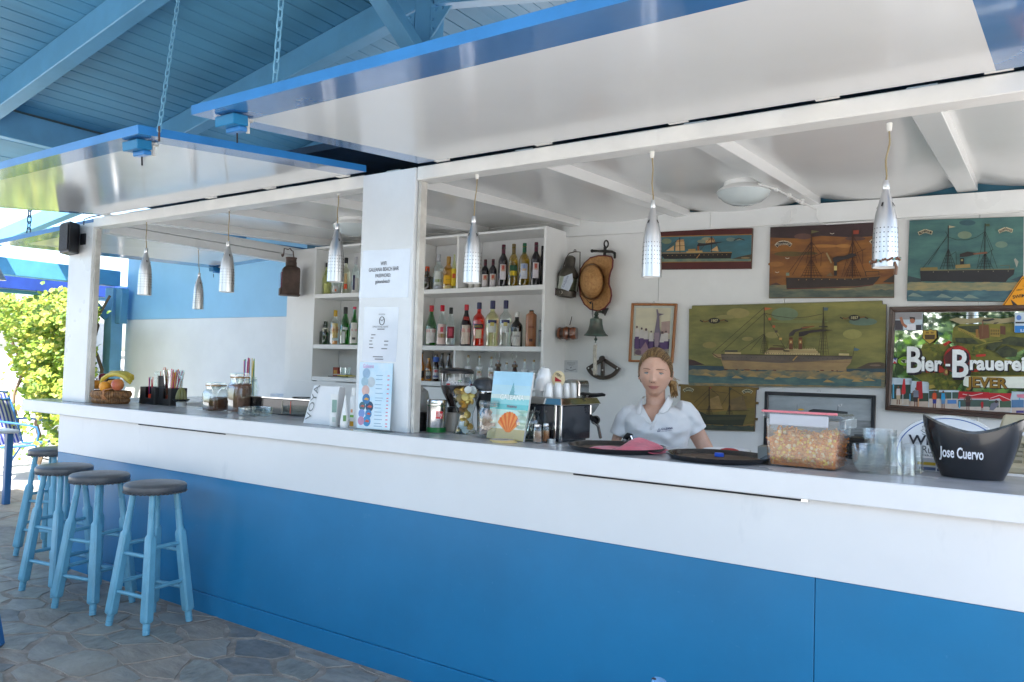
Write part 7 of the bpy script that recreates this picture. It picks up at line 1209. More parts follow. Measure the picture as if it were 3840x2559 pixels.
crown = [(575+118*cos(2*pi*i/nb+3.1), 540+172*sin(2*pi*i/nb+3.1)) for i in range(nb)]
for k in range(K+1):
    u = k/K
    for i in range(nb):
        x = crown[i][0]+(brim[i][0]-crown[i][0])*u; y = crown[i][1]+(brim[i][1]-crown[i][1])*u
        curl = .05*(max(0, (x-640)/140))**2*u if x > 640 else .012*u
        vs.append(f_(x, y, 4.952-curl))
fs = [(k*nb+i, k*nb+(i+1) % nb, (k+1)*nb+(i+1) % nb, (k+1)*nb+i) for k in range(K) for i in range(nb)]; b.add(vs, fs, STRAWM, True); o = b.build('brim', t, sharp=80); sm = o.modifiers.new('thick', 'SOLIDIFY'); sm.thickness = .004
b = MB(); vs = []; K = 8
for k in range(K+1):
    u = k/K; sc_ = sqrt(max(0, 1-u**2.6))*.98+.0; yy = 4.95-.12*u
    for i in range(nb): vs.append(f_(575-22*u+(crown[i][0]-575)*max(sc_, .02), 540+(crown[i][1]-540)*max(sc_, .02), yy))
b.add(vs, [(k*nb+i, k*nb+(i+1) % nb, (k+1)*nb+(i+1) % nb, (k+1)*nb+i) for k in range(K) for i in range(nb)], STRAWM, True); b.add(vs[-nb:], [tuple(range(nb))], STRAWM, True); b.build('crown', t, sharp=80)
b = MB(); vs = []
for k, yy in ((1.035, 4.947), (1.02, 4.915)):
    for i in range(nb): vs.append(f_(573+(crown[i][0]-575)*k, 540+(crown[i][1]-540)*k, yy))
b.add(vs, [(i, (i+1) % nb, nb+(i+1) % nb, nb+i) for i in range(nb)], MARO, True); b.build('band', t, sharp=80)
b = MB(); b.tube([v for v in [f_(brim[i][0], brim[i][1], 4.952-(.05*((brim[i][0]-640)/140)**2 if brim[i][0] > 640 else .012)) for i in range(nb)]], .0055, MARO, 6, closed=True); b.build('brim_edging', t)
b = MB(); b.tube([f_(*p, 4.90) for p in ((470, 660), (550, 745), (640, 700))], .002, DARK, 5); b.tube([f_(*p, 4.93) for p in ((578, 745), (576, 860), (590, 930), (585, 860), (582, 745))], .002, DARK, 5); b.ball(f_(560, 748, 4.895), .008, DARK, 8, 6); b.build('chin_cord', t)
# --- bell and rope
YBl = 4.88; c = f_(615, 990, YBl); s = mpp(c)/2.613; t = thing('ship_bell', 'green bronze bell with plaited white rope under the hat', 'bell', c); BRZ = M('bronze_verdigris', (.13, .13, .11, 1), .42, .7, var=.3, vs=10, bump=.2, bs=50, col2=(.08, .13, .11, 1))
b = MB(); c0 = f_(617, 900, YBl); b.lathe([(r_*s, -h*s) for r_, h in ((.5, 0), (50, 2), (60, 8), (64, 60), (76, 110), (98, 148), (118, 166), (118, 172), (104, 170), (60, 100), (.5, 90))], BRZ, 28, c=c0); b.build('bell_body', t)
b = MB(); b.lathe([(r_*s, h*s) for r_, h in ((22, 0), (26, 14), (16, 22), (24, 36), (18, 56), (8, 70))], BRZ, 14, c=c0); b.build('crown_knob', t); b = MB(); b.tube([c0+V((0, 0, 60*s)), c0+V((0, .05, 70*s)), c0+V((0, .115, 70*s))], .008, BRZ, 8); b.build('bracket', t)
b = MB(); b.lathe([(r_*s, -h*s) for r_, h in ((5, 165), (6, 192), (18, 203), (14, 214), (5, 222), (5, 240))], BRZ, 12, c=c0); b.build('clapper', t); b = MB(); cc = f_(610, 1148, YBl); b.tube([cc+V((.013*cos(a)*.7, 0, .013*sin(a))) for a in [k*pi/6 for k in range(12)]], .0022, CHROME, 5, closed=True); b.build('shackle', t)
ROPE = M('white_rope', (.60, .56, .48, 1), .8, var=.12, vs=30); b = MB()
for ph in (0, 2.09, 4.19):
    pts = []
    for k in range(46):
        u = k/45; x, y = 607-4*sin(u*5)-6*u, 1162+288*u; q = f_(x, y, YBl); r_ = .0068*(1 if u < .8 else 1.35); pts.append(q+V((r_*cos(ph+u*30), r_*sin(ph+u*30), 0)))
    b.tube(pts, .0078, ROPE, 6)
b.build('plaited_rope', t)
# --- wooden block, quadrant, sticker
c = f_(335, 1048, 4.90); s = mpp(c)/2.613; t = thing('wooden_block', 'varnished wooden pulley block hung on the wall', 'pulley block', c); VARN = M('varnished_wood', (.22, .062, .02, 1), .22, col2=(.11, .028, .01, 1), vs=14, stretch=(1, 1, .25), coat=.7)
for x0, x1 in ((246, 288), (306, 352), (368, 426)):
    b = MB(); xm = (x0+x1)/2; k = 1-.12*abs(xm-336)/90; b.lathe([(92*s*k*.9, -(x1-x0)/2*s), (94*s*k, 0), (92*s*k*.9, (x1-x0)/2*s), (.5*s, (x1-x0)/2*s)], VARN, 20, c=f_(xm, 1048, 4.90), ax=(1, .35, 0), sq=3.2, sy=.75); b.build('cheek', t)
b = MB(); b.lathe([(76*s, -60*s), (76*s, 60*s)], M('dark_sheave', (.06, .03, .02, 1), .4), 18, c=f_(336, 1048, 4.90), ax=(1, .35, 0), sq=3, sy=.75); b.build('sheave', t)
b = MB(); b.tube([f_(357, 965, 4.93), f_(372, 910, 4.95), f_(377, 884, 4.99)], .003, IRON, 5); b.build('nail_wire', t)
t = thing('wooden_quadrant', 'dark wooden quadrant frame hung behind the bell rope', 'quadrant', f_(682, 1410, 4.97)); DW = M('dark_varnished_wood', (.035, .018, .012, 1), .3, var=.25, vs=14, coat=.4)
for a, c_ in (((680, 1300), (528, 1398)), ((684, 1300), (838, 1402))): b = MB(); b.bar(f_(*a, 4.97), f_(*c_, 4.97), .026, .016, DW, up=(0, 1, 0)); b.build('side_arm', t, bevel=.003)
b = MB(); b.bar(f_(680, 1296, 4.968), f_(678, 1490, 4.968), .030, .014, DW, up=(0, 1, 0)); b.build('index_arm', t, bevel=.003)
b = MB(); arc = []
for k in range(15): a = radians(200+ (340-200)*k/14); arc.append((682+176*cos(a), 1330-176*sin(a)*.98+0))
ii = [(682+(x-682)*.82, 1330+(y-1330)*.78) for x, y in arc]
for i in range(14): b.prism([f_(*arc[i], 4.962), f_(*arc[i+1], 4.962), f_(*ii[i+1], 4.962), f_(*ii[i], 4.962)], (0, .016, 0), DW)
b.build('arc_limb', t); b = MB(); b.lathe([(.5*s, -.012), (30*s, -.012), (34*s, 0)], DW, 14, c=f_(676, 1298, 4.965), ax=(0, 1, 0)); b.build('top_knob', t)
for x, y in ((541, 1388), (823, 1390), (678, 1407)): b = MB(); b.ball(f_(x, y, 4.952), .006, M('white_stud', (.7, .7, .68, 1), .3), 8, 6); b.build('stud', t)
t = thing('wall_sticker', 'square white sticker with grey instrument print on the wall', 'sticker', f_(368, 1370, 4.997)); b = MB(); b.prism([f_(304, 1310, 4.9975), f_(435, 1312, 4.9975), f_(431, 1430, 4.9975), f_(300, 1428, 4.9975)], (0, .001, 0), flat(205, 208, 210)); b.build('paper', t)
g = Pic(*F_, 4.997); 
for y in (1334, 1346): g.line([(330, y), (410, y+2)], 3, (130, 134, 138))
g.line([(318, 1398), (368, 1412), (418, 1398)], 9, (150, 153, 156)); g.text('PARALLAX', 368, 1362, 9, (130, 134, 138), .8); g.poly([(358, 1388), (374, 1372), (372, 1390)], (80, 84, 88)); g.done(t, 'print')
# --- conduits on the header plank
b = MB()
COND = M('white_conduit', (.80, .80, .78, 1), .35)
cdt = thing('cable_conduit', 'thin white cable conduit running along the header plank', 'conduit', at(2900, 850, y=4.97))
b.tube([at(2480, 868, y=4.965), at(2780, 852, y=4.965), at(2920, 843, y=4.965), at(2958, 836, y=4.965), at(2968, 815, y=4.965), at(2968, 790, y=4.96)], .004, COND, 6); b.build('conduit', cdt)
b = MB(); b.tube([at(3062, 790, y=4.96), at(3062, 812, y=4.965), at(3075, 836, y=4.965), at(3100, 842, y=4.965), at(3400, 822, y=4.965), at(3840, 792, y=4.965)], .004, COND, 6); b.build('conduit', cdt)
# --- ceiling lamps
for (px, py, w_, lb) in ((2788, 735, 196, 'round white ceiling lamp above the bartender'), (1325, 868, 150, 'round white ceiling lamp half hidden behind the pillar')):
    yy = 4.15 if px > 2000 else 4.2; c = at(px, py-38, y=yy); zc = ceil_z(yy); k = (c-EYE); 
    c = EYE+k*((zc-EYE.z+.015)/(k.z)); s = mpp(c); R = w_*s/2; t = thing('ceiling_lamp', lb, 'lamp', c, group='opal ceiling lamps')
    b = MB(); b.lathe([(R*.72, .03), (R*.74, -.005), (R*.9, -.02), (R*.97, -.03), (R, -.038)], WHITE, 36, c=c); b.build('base_ring', t)
    b = MB(); b.lathe([(R, -.038), (R*.92, -.062), (R*.7, -.088), (R*.4, -.105), (.0005, -.11)], M('opal_glass', (.60, .66, .66, 1), .15, coat=.5), 36, c=c); b.build('glass_dome', t)
b = MB(); cl = thing('ceiling_cable', 'white cable in clips running along a ceiling rafter', 'cable', at(2900, 720, y=4.2))
pts = [at(2845, 690, y=4.05), at(2910, 710, y=4.3), at(2960, 735, y=4.5), at(3010, 760, y=4.7), at(3060, 785, y=4.94)]; b.tube(pts, .005, COND, 6); b.build('cable_run', cl)
for p in pts[1:4]: b = MB(); b.box((p.x-.008, p.y-.015, p.z-.012), (p.x+.008, p.y+.015, p.z+.02), COND); b.build('clip', cl)
# --- old iron lantern hung at the side opening
YO = 4.62; q = lambda x, y: at(600+x/2.941, 700+y/2.941, y=YO); c = q(1440, 1040); s = mpp(c)/2.941; t = thing('iron_lantern', 'rusty brown square ship lantern hanging in the side opening', 'lantern', c); RUST = M('rusty_brown_iron', (.095, .062, .050, 1), .6, .3, var=.25, vs=9, bump=.4, bs=60)
x0, x1 = c.x-92*s, c.x+92*s; zt, zb = q(1440, 930).z, q(1440, 1190).z; xm = (x0+x1)/2; w2 = (x1-x0)/2
b = MB(); b.box((x0, YO-w2, zb), (x1, YO+w2, zt), RUST); b.build('lantern_body', t, bevel=.004); b = MB(); b.box((x0-.006, YO-w2-.006, zb-.012), (x1+.006, YO+w2+.006, zb-.0005), RUST); b.build('base_plate', t)
b = MB(); h = q(1440, 880).z-zt; b.add([(x0, YO-w2, zt+.001), (x1, YO-w2, zt+.001), (x1, YO+w2, zt+.001), (x0, YO+w2, zt+.001)]+[(xm+sx*w2*k, YO+sy*w2*k, zt+h*hh) for k, hh in ((.92, .5), (.55, 1)) for sx, sy in ((-1, -1), (1, -1), (1, 1), (-1, 1))], [(i+4*k, (i+1) % 4+4*k, (i+1) % 4+4+4*k, i+4+4*k) for k in (0, 1) for i in range(4)]+[(8, 9, 10, 11)], RUST); b.build('shoulder', t)
b = MB(); z1 = q(1440, 785).z; r_ = 60*s; b.lathe([(r_, zt+h), (r_, zt+h+(z1-zt-h)*.45), (r_*.93, zt+h+(z1-zt-h)*.5), (r_*.95, z1-.012), (r_*1.02, z1-.01), (r_*1.02, z1), (.0005, z1)], RUST, 20, c=(xm, YO, 0)); b.build('chimney', t)
b = MB(); b.tube([q(1385, 790), q(1395, 770), q(1400, 695), q(1430, 700), q(1440, 685), q(1455, 710), q(1462, 710), q(1468, 790)], .005, RUST, 6); b.build('bail_handle', t); b = MB(); b.tube([q(1385, 760), q(1388, 785)], .010, RUST, 6); b.build('hinge_knob', t)
b = MB(); b.box((x0-.012, YO-w2*.7, zb+.02), (x0-.0005, YO+w2*.7, zt-.02), M('red_lantern_glass', (.20, .04, .05, 1), .2)); b.build('red_glass', t); b = MB(); b.box((x0-.02, YO-w2*.8, zb-.01), (x0+.0, YO+w2*.8, zb+.05), RUST); b.build('door_sill', t)
t.rotation_euler.z = atan2(-t.location.x, t.location.y)*1+.10
# ================================================================== THE BARTENDER
HC = at(2458, 1400, y=3.52); sH = mpp(HC)
fB = -hdir(HC); eB = V((-fB.y, fB.x, 0)); 
if eB.dot(_r) < 0: eB = -eB
chin = at(2449, 1487, y=3.52); Hh = (1487-1307)*sH; c_h = Hh*.5; HC = V((HC.x, HC.y, chin.z+c_h))
person = thing('person', 'blonde woman with tied back hair in a white polo shirt behind the bar', 'person', (HC.x, HC.y, .012))
SKIN = M('skin', (.61, .375, .275, 1), .44, col2=(.54, .305, .215, 1), vs=18, spread=(.3, .7), bump=.05, bs=200)
a_h, b_h = .0765, .098; YAWF = radians(6)
ef = (eB*cos(YAWF)+fB*sin(YAWF)*0+(-fB)*0); ef = (eB*cos(-YAWF)+fB*sin(YAWF)).normalized(); ff = (fB*cos(YAWF)-eB*sin(YAWF)).normalized(); 
def hp(x, y, z): return HC+ef*x+ff*y+V((0, 0, z))
def gs(x, z, cx, cz, wx, wz): return math.exp(-((x-cx)/wx)**2-((z-cz)/wz)**2)
def jaw(zn): return 1-.27*max(0, -zn-.15)**1.4/.8 if zn < 0 else 1+.03*sin(pi*min(1, zn))
def feat(x, z):
    ax_ = abs(x); d = 0
    d += .0065*gs(ax_, z, .034, .020, .020, .010)+.003*gs(x, z, 0, .022, .02, .012)            # brow
    d -= .0085*gs(ax_, z, .032, -.002, .014, .011)                                              # eye socket
    t_ = max(0, min(1, (.012-z)/.052)); 
    if -.062 < z < .03: d += (.004+.0150*t_)*math.exp(-(x/(.0068+.004*t_))**2)*(1 if z > -.044 else max(0, 1-(-.044-z)/.010))   # nose ridge
    d += .0065*gs(ax_, z, .0115, -.041, .0065, .0065)                                           # nostril wings
    d += .0055*gs(ax_, z, .043, -.030, .020, .020)                                              # cheek
    d += .0060*gs(x, z, 0, -.070, .024, .013); d -= .0030*gs(x, z, 0, -.0685, .022, .0022)       # mouth
    d -= .0022*gs(ax_, z, .027, -.068, .004, .005); d -= .003*gs(x, z, 0, -.086, .018, .006); d += .006*gs(x, z, 0, -.101, .018, .012)
    d -= .0015*gs(ax_, z, .026, -.052, .006, .014)
    return d
def fsurf(x, z, off=0.):
    zn = z/c_h; k = 1-(x/(a_h*jaw(zn)))**2-zn**2
    return hp(x, b_h*(1-.06*max(0, -zn)**2)*max(0, k)**.5*(1+.06*max(0, k))-.004+feat(x, z)+off, z)
b = MB(); NU, NV = 96, 84; vs = []
for j in range(NV+1):
    v_ = pi*j/NV
    for i in range(NU):
        u = 2*pi*i/NU; x, y, z = a_h*sin(v_)*sin(u), b_h*sin(v_)*cos(u), c_h*cos(v_); zn = z/c_h; x *= jaw(zn)
        if y > 0: y = y*(1-.06*max(0, -zn)**2)*(1+.06*(y/b_h)**2)-.004*(y/b_h)+feat(x, z)*min(1, y/.035)
        elif zn < -.1: y *= 1-.5*min(1, (-zn-.1)/.7)
        vs.append(hp(x, y, z))
fs = [(j*NU+i, j*NU+(i+1) % NU, (j+1)*NU+(i+1) % NU, (j+1)*NU+i) for j in range(NV) for i in range(NU)]
b.add(vs, fs, SKIN, True)
for sx in (-1, 1):
    for dz, dy, r_ in ((.012, -.012, (.007, .013, .014)), (.0, -.010, (.006, .011, .018)), (-.017, -.004, (.005, .007, .010))): 
        q = hp(sx*(a_h+.002), dy, -.012+dz); b.lathe([(.0005, -r_[2])]+[(r_[1]*sin(pi*k/8), -r_[2]*cos(pi*k/8)) for k in range(1, 8)]+[(.0005, r_[2])], SKIN, 12, c=q, sx=.55)
kB = sH/3.137
def bp(x, y, d=0.): return V((chin.x, chin.y, chin.z))+eB*((x-780)*kB)+V((0, 0, (740-y)*kB))+fB*d
def ringloft(b, rings, mat, n=40, cap=True):
    vs = []
    for x, y, hw, dp, off, sq in rings:
        for j in range(n):
            t = 2*pi*j/n; cx_, cy_ = cos(t), sin(t); k = (abs(cx_)**sq+abs(cy_)**sq)**(-1/sq)
            vs.append(bp(x, y, off)+eB*hw*kB*k*cx_+fB*dp*k*cy_)
    b.add(vs, [(i*n+j, i*n+(j+1) % n, (i+1)*n+(j+1) % n, (i+1)*n+j) for i in range(len(rings)-1) for j in range(n)], mat, True)
    if cap: b.add(vs[:n], [tuple(range(n))], mat); b.add(vs[-n:], [tuple(range(n))], mat)
OFB = -.055
# (x, y, half width px, depth m, forward offset, squareness)
ringloft(b, [(800, 560, 118, .046, -.055, 2), (806, 700, 114, .046, -.05, 2), (812, 770, 112, .047, OFB, 2), (818, 840, 122, .052, OFB, 2), (822, 920, 160, .055, OFB, 2)], SKIN)
TORSO = [(826, 838, 120, .05, OFB, 2.), (828, 868, 215, .062, OFB, 2.), (832, 905, 318, .072, OFB, 2.1), (834, 960, 372, .083, OFB, 2.3), (835, 1040, 375, .097, OFB+.006, 2.4), (838, 1130, 362, .112, OFB+.014, 2.3), (842, 1210, 345, .108, OFB+.010, 2.2), (848, 1300, 322, .095, OFB, 2.2), (852, 1400, 310, .088, OFB, 2.2), (852, 1560, 350, .098, OFB, 2.2), (850, 1750, 390, .11, OFB, 2.2), (850, 1860, 380, .11, OFB, 2.2)]
ringloft(b, TORSO, SKIN)
ARML = [bp(512, 962, OFB), bp(470, 1040, OFB-.005), bp(432, 1145, OFB-.01), bp(402, 1255, OFB-.015), bp(372, 1360, OFB-.01), bp(395, 1480, OFB+.03), bp(450, 1580, OFB+.09), bp(480, 1640, OFB+.12)]
ARMR = [bp(1150, 893, OFB), bp(1202, 980, OFB-.005), bp(1265, 1105, OFB-.01), bp(1345, 1240, OFB-.015), bp(1405, 1350, OFB-.005), bp(1450, 1450, OFB+.03), bp(1500, 1540, OFB+.06), bp(1525, 1590, OFB+.08)]
RA_ = [.036, .039, .041, .039, .038, .036, .029, .025]
b.tube(ARML, RA_, SKIN, 20); b.tube(ARMR, RA_, SKIN, 20)
for A in (ARML, ARMR):                                    # hands: palm and five bent fingers
    w0 = A[-1]; d = (A[-1]-A[-2]).normalized(); X = d.cross(V((0, 0, 1))).normalized(); N_ = X.cross(d); sd_ = 1 if A is ARML else -1
    b.tube([w0-d*.01, w0+d*.03, w0+d*.07, w0+d*.09], [.024, .034, .037, .030], SKIN, 14, flatz=.5)
    for i, L in enumerate((.068, .078, .072, .056)):
        o_ = w0+d*.085+X*sd_*(.027-.018*i); b.tube([o_-d*.02, o_+d*L*.4+N_*-.003, o_+d*L*.75+N_*-.014, o_+d*L*.92+N_*-.028], [.0095, .009, .008, .0065], SKIN, 10)
    o_ = w0+d*.03+X*sd_*.028; b.tube([o_-d*.01, o_+d*.025+X*sd_*.02, o_+d*.055+X*sd_*.03+N_*-.01], [.012, .011, .008], SKIN, 10)
hipz = bp(850, 1800).z
for sx in (-1, 1):
    h_ = bp(850+sx*190, 1800, OFB); b.tube([h_+V((0, 0, .06)), V((h_.x, h_.y, hipz*.55)), V((h_.x, h_.y, .10)), V((h_.x, h_.y, .03))], [.085, .055, .038, .036], SKIN, 16)
    b.tube([V((h_.x, h_.y, .045))-fB*.05, V((h_.x, h_.y, .045))+fB*.08, V((h_.x, h_.y, .035))+fB*.16], [.034, .038, .022], SKIN, 12)
body = b.build('body', person, fix=False)
r_ = body.modifiers.new('remesh', 'REMESH'); r_.mode = 'VOXEL'; r_.voxel_size = .0031; r_.use_smooth_shade = True
r_ = body.modifiers.new('smooth', 'SMOOTH'); r_.factor = .5; r_.iterations = 3
# face details follow the head surface
zf = lambda X, Y: ((2340+X/7.467-2449.5)*sH, (1487-(1290+Y/7.467))*sH-c_h)
def patch(name, pts, mat, off, par=person):
    b = MB(); q = [fsurf(x, z, off) for x, z in pts]; b.add(q, [tuple(range(len(q)))], mat); return b.build(name, par, fix=False)
def strip(name, ctr, wid, mat, off, par=person):
    b = MB(); up, lo = [], []
    for (x, z), w_ in zip(ctr, wid): up.append(fsurf(x, z+w_, off)); lo.append(fsurf(x, z-w_, off))
    n = len(ctr); b.add(up+lo, [(i, i+1, n+i+1, n+i) for i in range(n-1)], mat, True); return b.build(name, par, fix=False)
BROWC, LASH = M('brow_hair', (.16, .085, .05, 1), .7), M('eyelash', (.03, .02, .018, 1), .6)
SCL, IRI, PUP = M('eye_white', (.50, .48, .46, 1), .15, coat=.6), M('grey_blue_iris', (.075, .11, .12, 1), .15, coat=.4, col2=(.035, .05, .06, 1), vs=300), M('pupil', (.005, .005, .006, 1), .05, coat=.8)
def eye(xa, xb, y, yt, yb, cx):
    (x0, z0), (x1, _) = zf(xa, y), zf(xb, y); zt, zb = zf(xa, yt)[1], zf(xa, yb)[1]; N = 9
    top = [(x0+(x1-x0)*k/N, z0+(zt-z0)*sin(pi*k/N)**.8) for k in range(N+1)]; bot = [(x0+(x1-x0)*k/N, z0+(zb-z0)*sin(pi*k/N)) for k in range(N+1)]
    b = MB(); vs = []; M_ = 4; ym = max((fsurf(x, z)-HC).dot(ff) for x, z in top[3:7])+.0035; cxl = zf(cx, y)[0]
    def ep(x, z): return hp(x, ym-((x-cxl)**2+(z-z0)**2)/.026, z)
    for j in range(M_+1):
        for k in range(N+1): a, c = top[k], bot[k]; vs.append(ep(a[0]+(c[0]-a[0])*j/M_, a[1]+(c[1]-a[1])*j/M_))
    b.add(vs, [(j*(N+1)+k, j*(N+1)+k+1, (j+1)*(N+1)+k+1, (j+1)*(N+1)+k) for j in range(M_) for k in range(N)], SCL, True)
    ball = b.build('eye', person, fix=False)
    def disc(nm, R_, mt_, off, dz=0., dx=0.):
        b = MB(); n = 18; q = []
        for k in range(n):
            x, z = cxl+dx+R_*cos(2*pi*k/n), z0+dz+R_*sin(2*pi*k/n); u = (x-x0)/(x1-x0); u = max(0, min(1, u)); z = min(z, z0+(zt-z0)*sin(pi*u)**.8-.0002); z = max(z, z0+(zb-z0)*sin(pi*u)+.0002); p = ep(x, z); q.append(p+ff*off)
        b.add(q, [tuple(range(n))], mt_); b.build(nm, ball, fix=False)
    disc('iris', .0068, IRI, .0004, .0006); disc('pupil', .0026, PUP, .0007, .0006); disc('painted_glint', .0009, SCL, .001, .0022, -.0016)  # the smallest disc is a highlight painted on the eye
    b = MB(); b.tube([ep(x, z)+ff*.0006 for x, z in top], [.0006]+[.0014]*(N-1)+[.0012], LASH, 5); b.build('upper_lashes', person)
    b = MB(); b.tube([ep(x, z)+ff*.0002 for x, z in bot], [.0003]+[.00045]*(N-1)+[.0003], M('lower_lid', (.25, .13, .10, 1), .6), 5); b.build('lower_lashes', person)
    b = MB(); b.tube([ep(x, z+.0032)+ff*(-.0006) for x, z in top], [.0006]+[.0022]*(N-1)+[.0006], SKIN, 6); b.build('eyelid', person)
eye(560, 714, 828, 799, 853, 632); eye(928, 1084, 830, 803, 857, 1003)
strip('eyebrow', [zf(*p) for p in ((508, 728), (540, 706), (590, 697), (640, 706), (690, 712), (738, 728))], [.0005, .0010, .0013, .0016, .0018, .0013], BROWC, .0018)
strip('eyebrow', [zf(*p) for p in ((890, 728), (940, 716), (1000, 718), (1060, 713), (1110, 722), (1158, 746))], [.0013, .0018, .0016, .0013, .0010, .0005], BROWC, .0018)
LIP, LIP2 = M('lip', (.44, .165, .145, 1), .38, coat=.2), M('lip_line', (.16, .05, .045, 1), .6)
strip('lips', [zf(*p) for p in ((650, 1172), (700, 1186), (750, 1190), (800, 1192), (815, 1193), (850, 1191), (900, 1190), (945, 1184), (983, 1170))], [.0004, .0018, .0030, .0036, .0034, .0036, .0030, .0018, .0004], LIP, .0022)
strip('lips', [zf(*p) for p in ((672, 1204), (720, 1222), (770, 1234), (815, 1238), (860, 1234), (910, 1222), (960, 1202))], [.0003, .0024, .0040, .0045, .0040, .0024, .0003], LIP, .0024)
strip('mouth_line', [zf(*p) for p in ((642, 1166), (695, 1194), (760, 1206), (815, 1208), (870, 1205), (935, 1192), (992, 1165))], [.0003, .0006, .0007, .0007, .0007, .0006, .0003], LIP2, .0030)
for X in (778, 848):
    b = MB(); x, z = zf(X, 1068); p = fsurf(x, z); b.ball(p+ff*.001-V((0, 0, .001)), (.0028, .0020, .0013), M('nostril', (.10, .03, .025, 1), .8), 8, 6); b.build('nostril', person)
b = MB(); x, z = zf(732, 1042); p = fsurf(x, z)+ff*.0025; b.tube([p+ef*.0034*cos(a)+V((0, 0, .0042*sin(a))) for a in [k*pi/8 for k in range(2, 13)]], .0007, CHROME, 5); b.build('nose_ring', person)
b = MB(); b.ball(hp(-a_h-.0045, .002, -.022), .0035, DARK, 8, 6); b.build('ear_stud', person)
# hair: combed-back cap and low ponytail
HAIR = M('dark_blonde_hair', (.26, .155, .062, 1), .42, col2=(.095, .05, .022, 1), vs=70, stretch=(1.5, .22, .22), spread=(.36, .64), bump=.8, bs=150, coat=.1)
BLOND = M('blonde_hair_ends', (.50, .34, .15, 1), .45, col2=(.28, .17, .07, 1), vs=60, spread=(.35, .65))
b = MB(); vs = []; keep = []; NU, NV = 300, 170
def hair_in(x, y, z):
    if y > 0:
        lim = .070-.55*max(0, abs(x)-.026)**1.0*1.15-9.*max(0, abs(x)-.05)**1.6
        if abs(x) > .060: return z > -.020 and y < .032+.5*max(0, z)
        return z > lim
    return z > -.045-.3*min(.06, -y)
for j in range(NV+1):
    v_ = pi*.82*j/NV
    for i in range(NU):
        u = 2*pi*i/NU; x, y, z = a_h*sin(v_)*sin(u), b_h*sin(v_)*cos(u), c_h*cos(v_); zn = z/c_h; x0_ = x*jaw(zn)
        ed = 1.055+.006*sin(u*17+v_*3)+.004*sin(u*41)+(.018 if y < 0 else 0)
        y0_ = y*(1.0+.06*(y/b_h)**2 if y > 0 else 1)
        vs.append(hp(x0_*ed+.0*x, y0_*ed*(1.0)-.002, z*1.045)); keep.append(hair_in(x0_, y, z))
fs = []
for j in range(NV):
    for i in range(NU):
        f = (j*NU+i, j*NU+(i+1) % NU, (j+1)*NU+(i+1) % NU, (j+1)*NU+i)
        if all(keep[k] for k in f): fs.append(f)
b.add(vs, fs, HAIR, True); cap_ = b.build('hair', person, sharp=90)
bm = bmesh.new(); bm.from_mesh(cap_.data); bmesh.ops.delete(bm, geom=[v for v in bm.verts if not v.link_faces], context='VERTS'); bm.to_mesh(cap_.data); bm.free()
so_ = cap_.modifiers.new('thick', 'SOLIDIFY'); so_.thickness = .008; so_.offset = -1
rh = random.Random(4)
b = MB(); DKH_ = M('dark_hair_strand', (.085, .045, .02, 1), .45)
for i in range(420):                                       # combed-back strands from the hairline to the nape
    u = radians(rh.uniform(-100, 100)); fx = sin(u); zl = .66-.60*abs(sin(u))**1.7 if abs(u) < radians(75) else rh.uniform(-.25, .25)
    zl += rh.uniform(-.01, .25); d0 = V((sin(u)*sqrt(max(.02, 1-zl*zl)), cos(u)*sqrt(max(.02, 1-zl*zl)), zl)); d1 = V((.16+rh.uniform(-.1, .1), -1, -.20+rh.uniform(-.12, .12))).normalized(); mid = (d0+d1+V((d0.x*.9, 0, .9 if abs(d0.x) < .8 else .1))).normalized(); pts = []
    for k in range(9):
        t_ = k/8; q = (d0*(1-t_)**2+mid*2*t_*(1-t_)+d1*t_**2).normalized(); zn = q.z; lift = 1.068+.010*sin(pi*t_)+rh.uniform(-.002, .002)
        pts.append(hp(a_h*jaw(zn)*q.x*lift, b_h*q.y*(lift+(.02 if q.y < 0 else .0)), c_h*q.z*1.05))
    b.tube(pts, [.0006]+[.0012]*7+[.0008], (HAIR, BLOND, DKH_, HAIR)[i % 4], 4)
o = b.build('hair_strands', person, fix=False); o['kind'] = 'stuff'
b = MB(); root = hp(.030, -.085, -.035)
for i in range(80):
    a = root+V((rh.uniform(-.014, .014), rh.uniform(-.01, .01), rh.uniform(-.014, .014))); tip = bp(rh.uniform(985, 1075), rh.uniform(690, 760), -.03+rh.uniform(-.03, .02)); mid = bp(rh.uniform(975, 1040), rh.uniform(560, 640), -.09)
    b.tube([a, a.lerp(mid, .6)+V((0, 0, .008)), mid, mid.lerp(tip, .6), tip], [.0035, .004, .0038, .003, .0008], BLOND if i % 3 else HAIR, 5)
o = b.build('ponytail', person, fix=False); o['kind'] = 'stuff'
b = MB()
for i in range(26):
    a = hp(.074, -.02, rh.uniform(-.05, -.01)); tip = bp(rh.uniform(1020, 1110), rh.uniform(520, 720), -.05); b.tube([a, a.lerp(tip, .5)+eB*.012, tip], [.0006, .0005, .0003], BLOND, 4)
o = b.build('loose_hair', person, fix=False); o['kind'] = 'stuff'
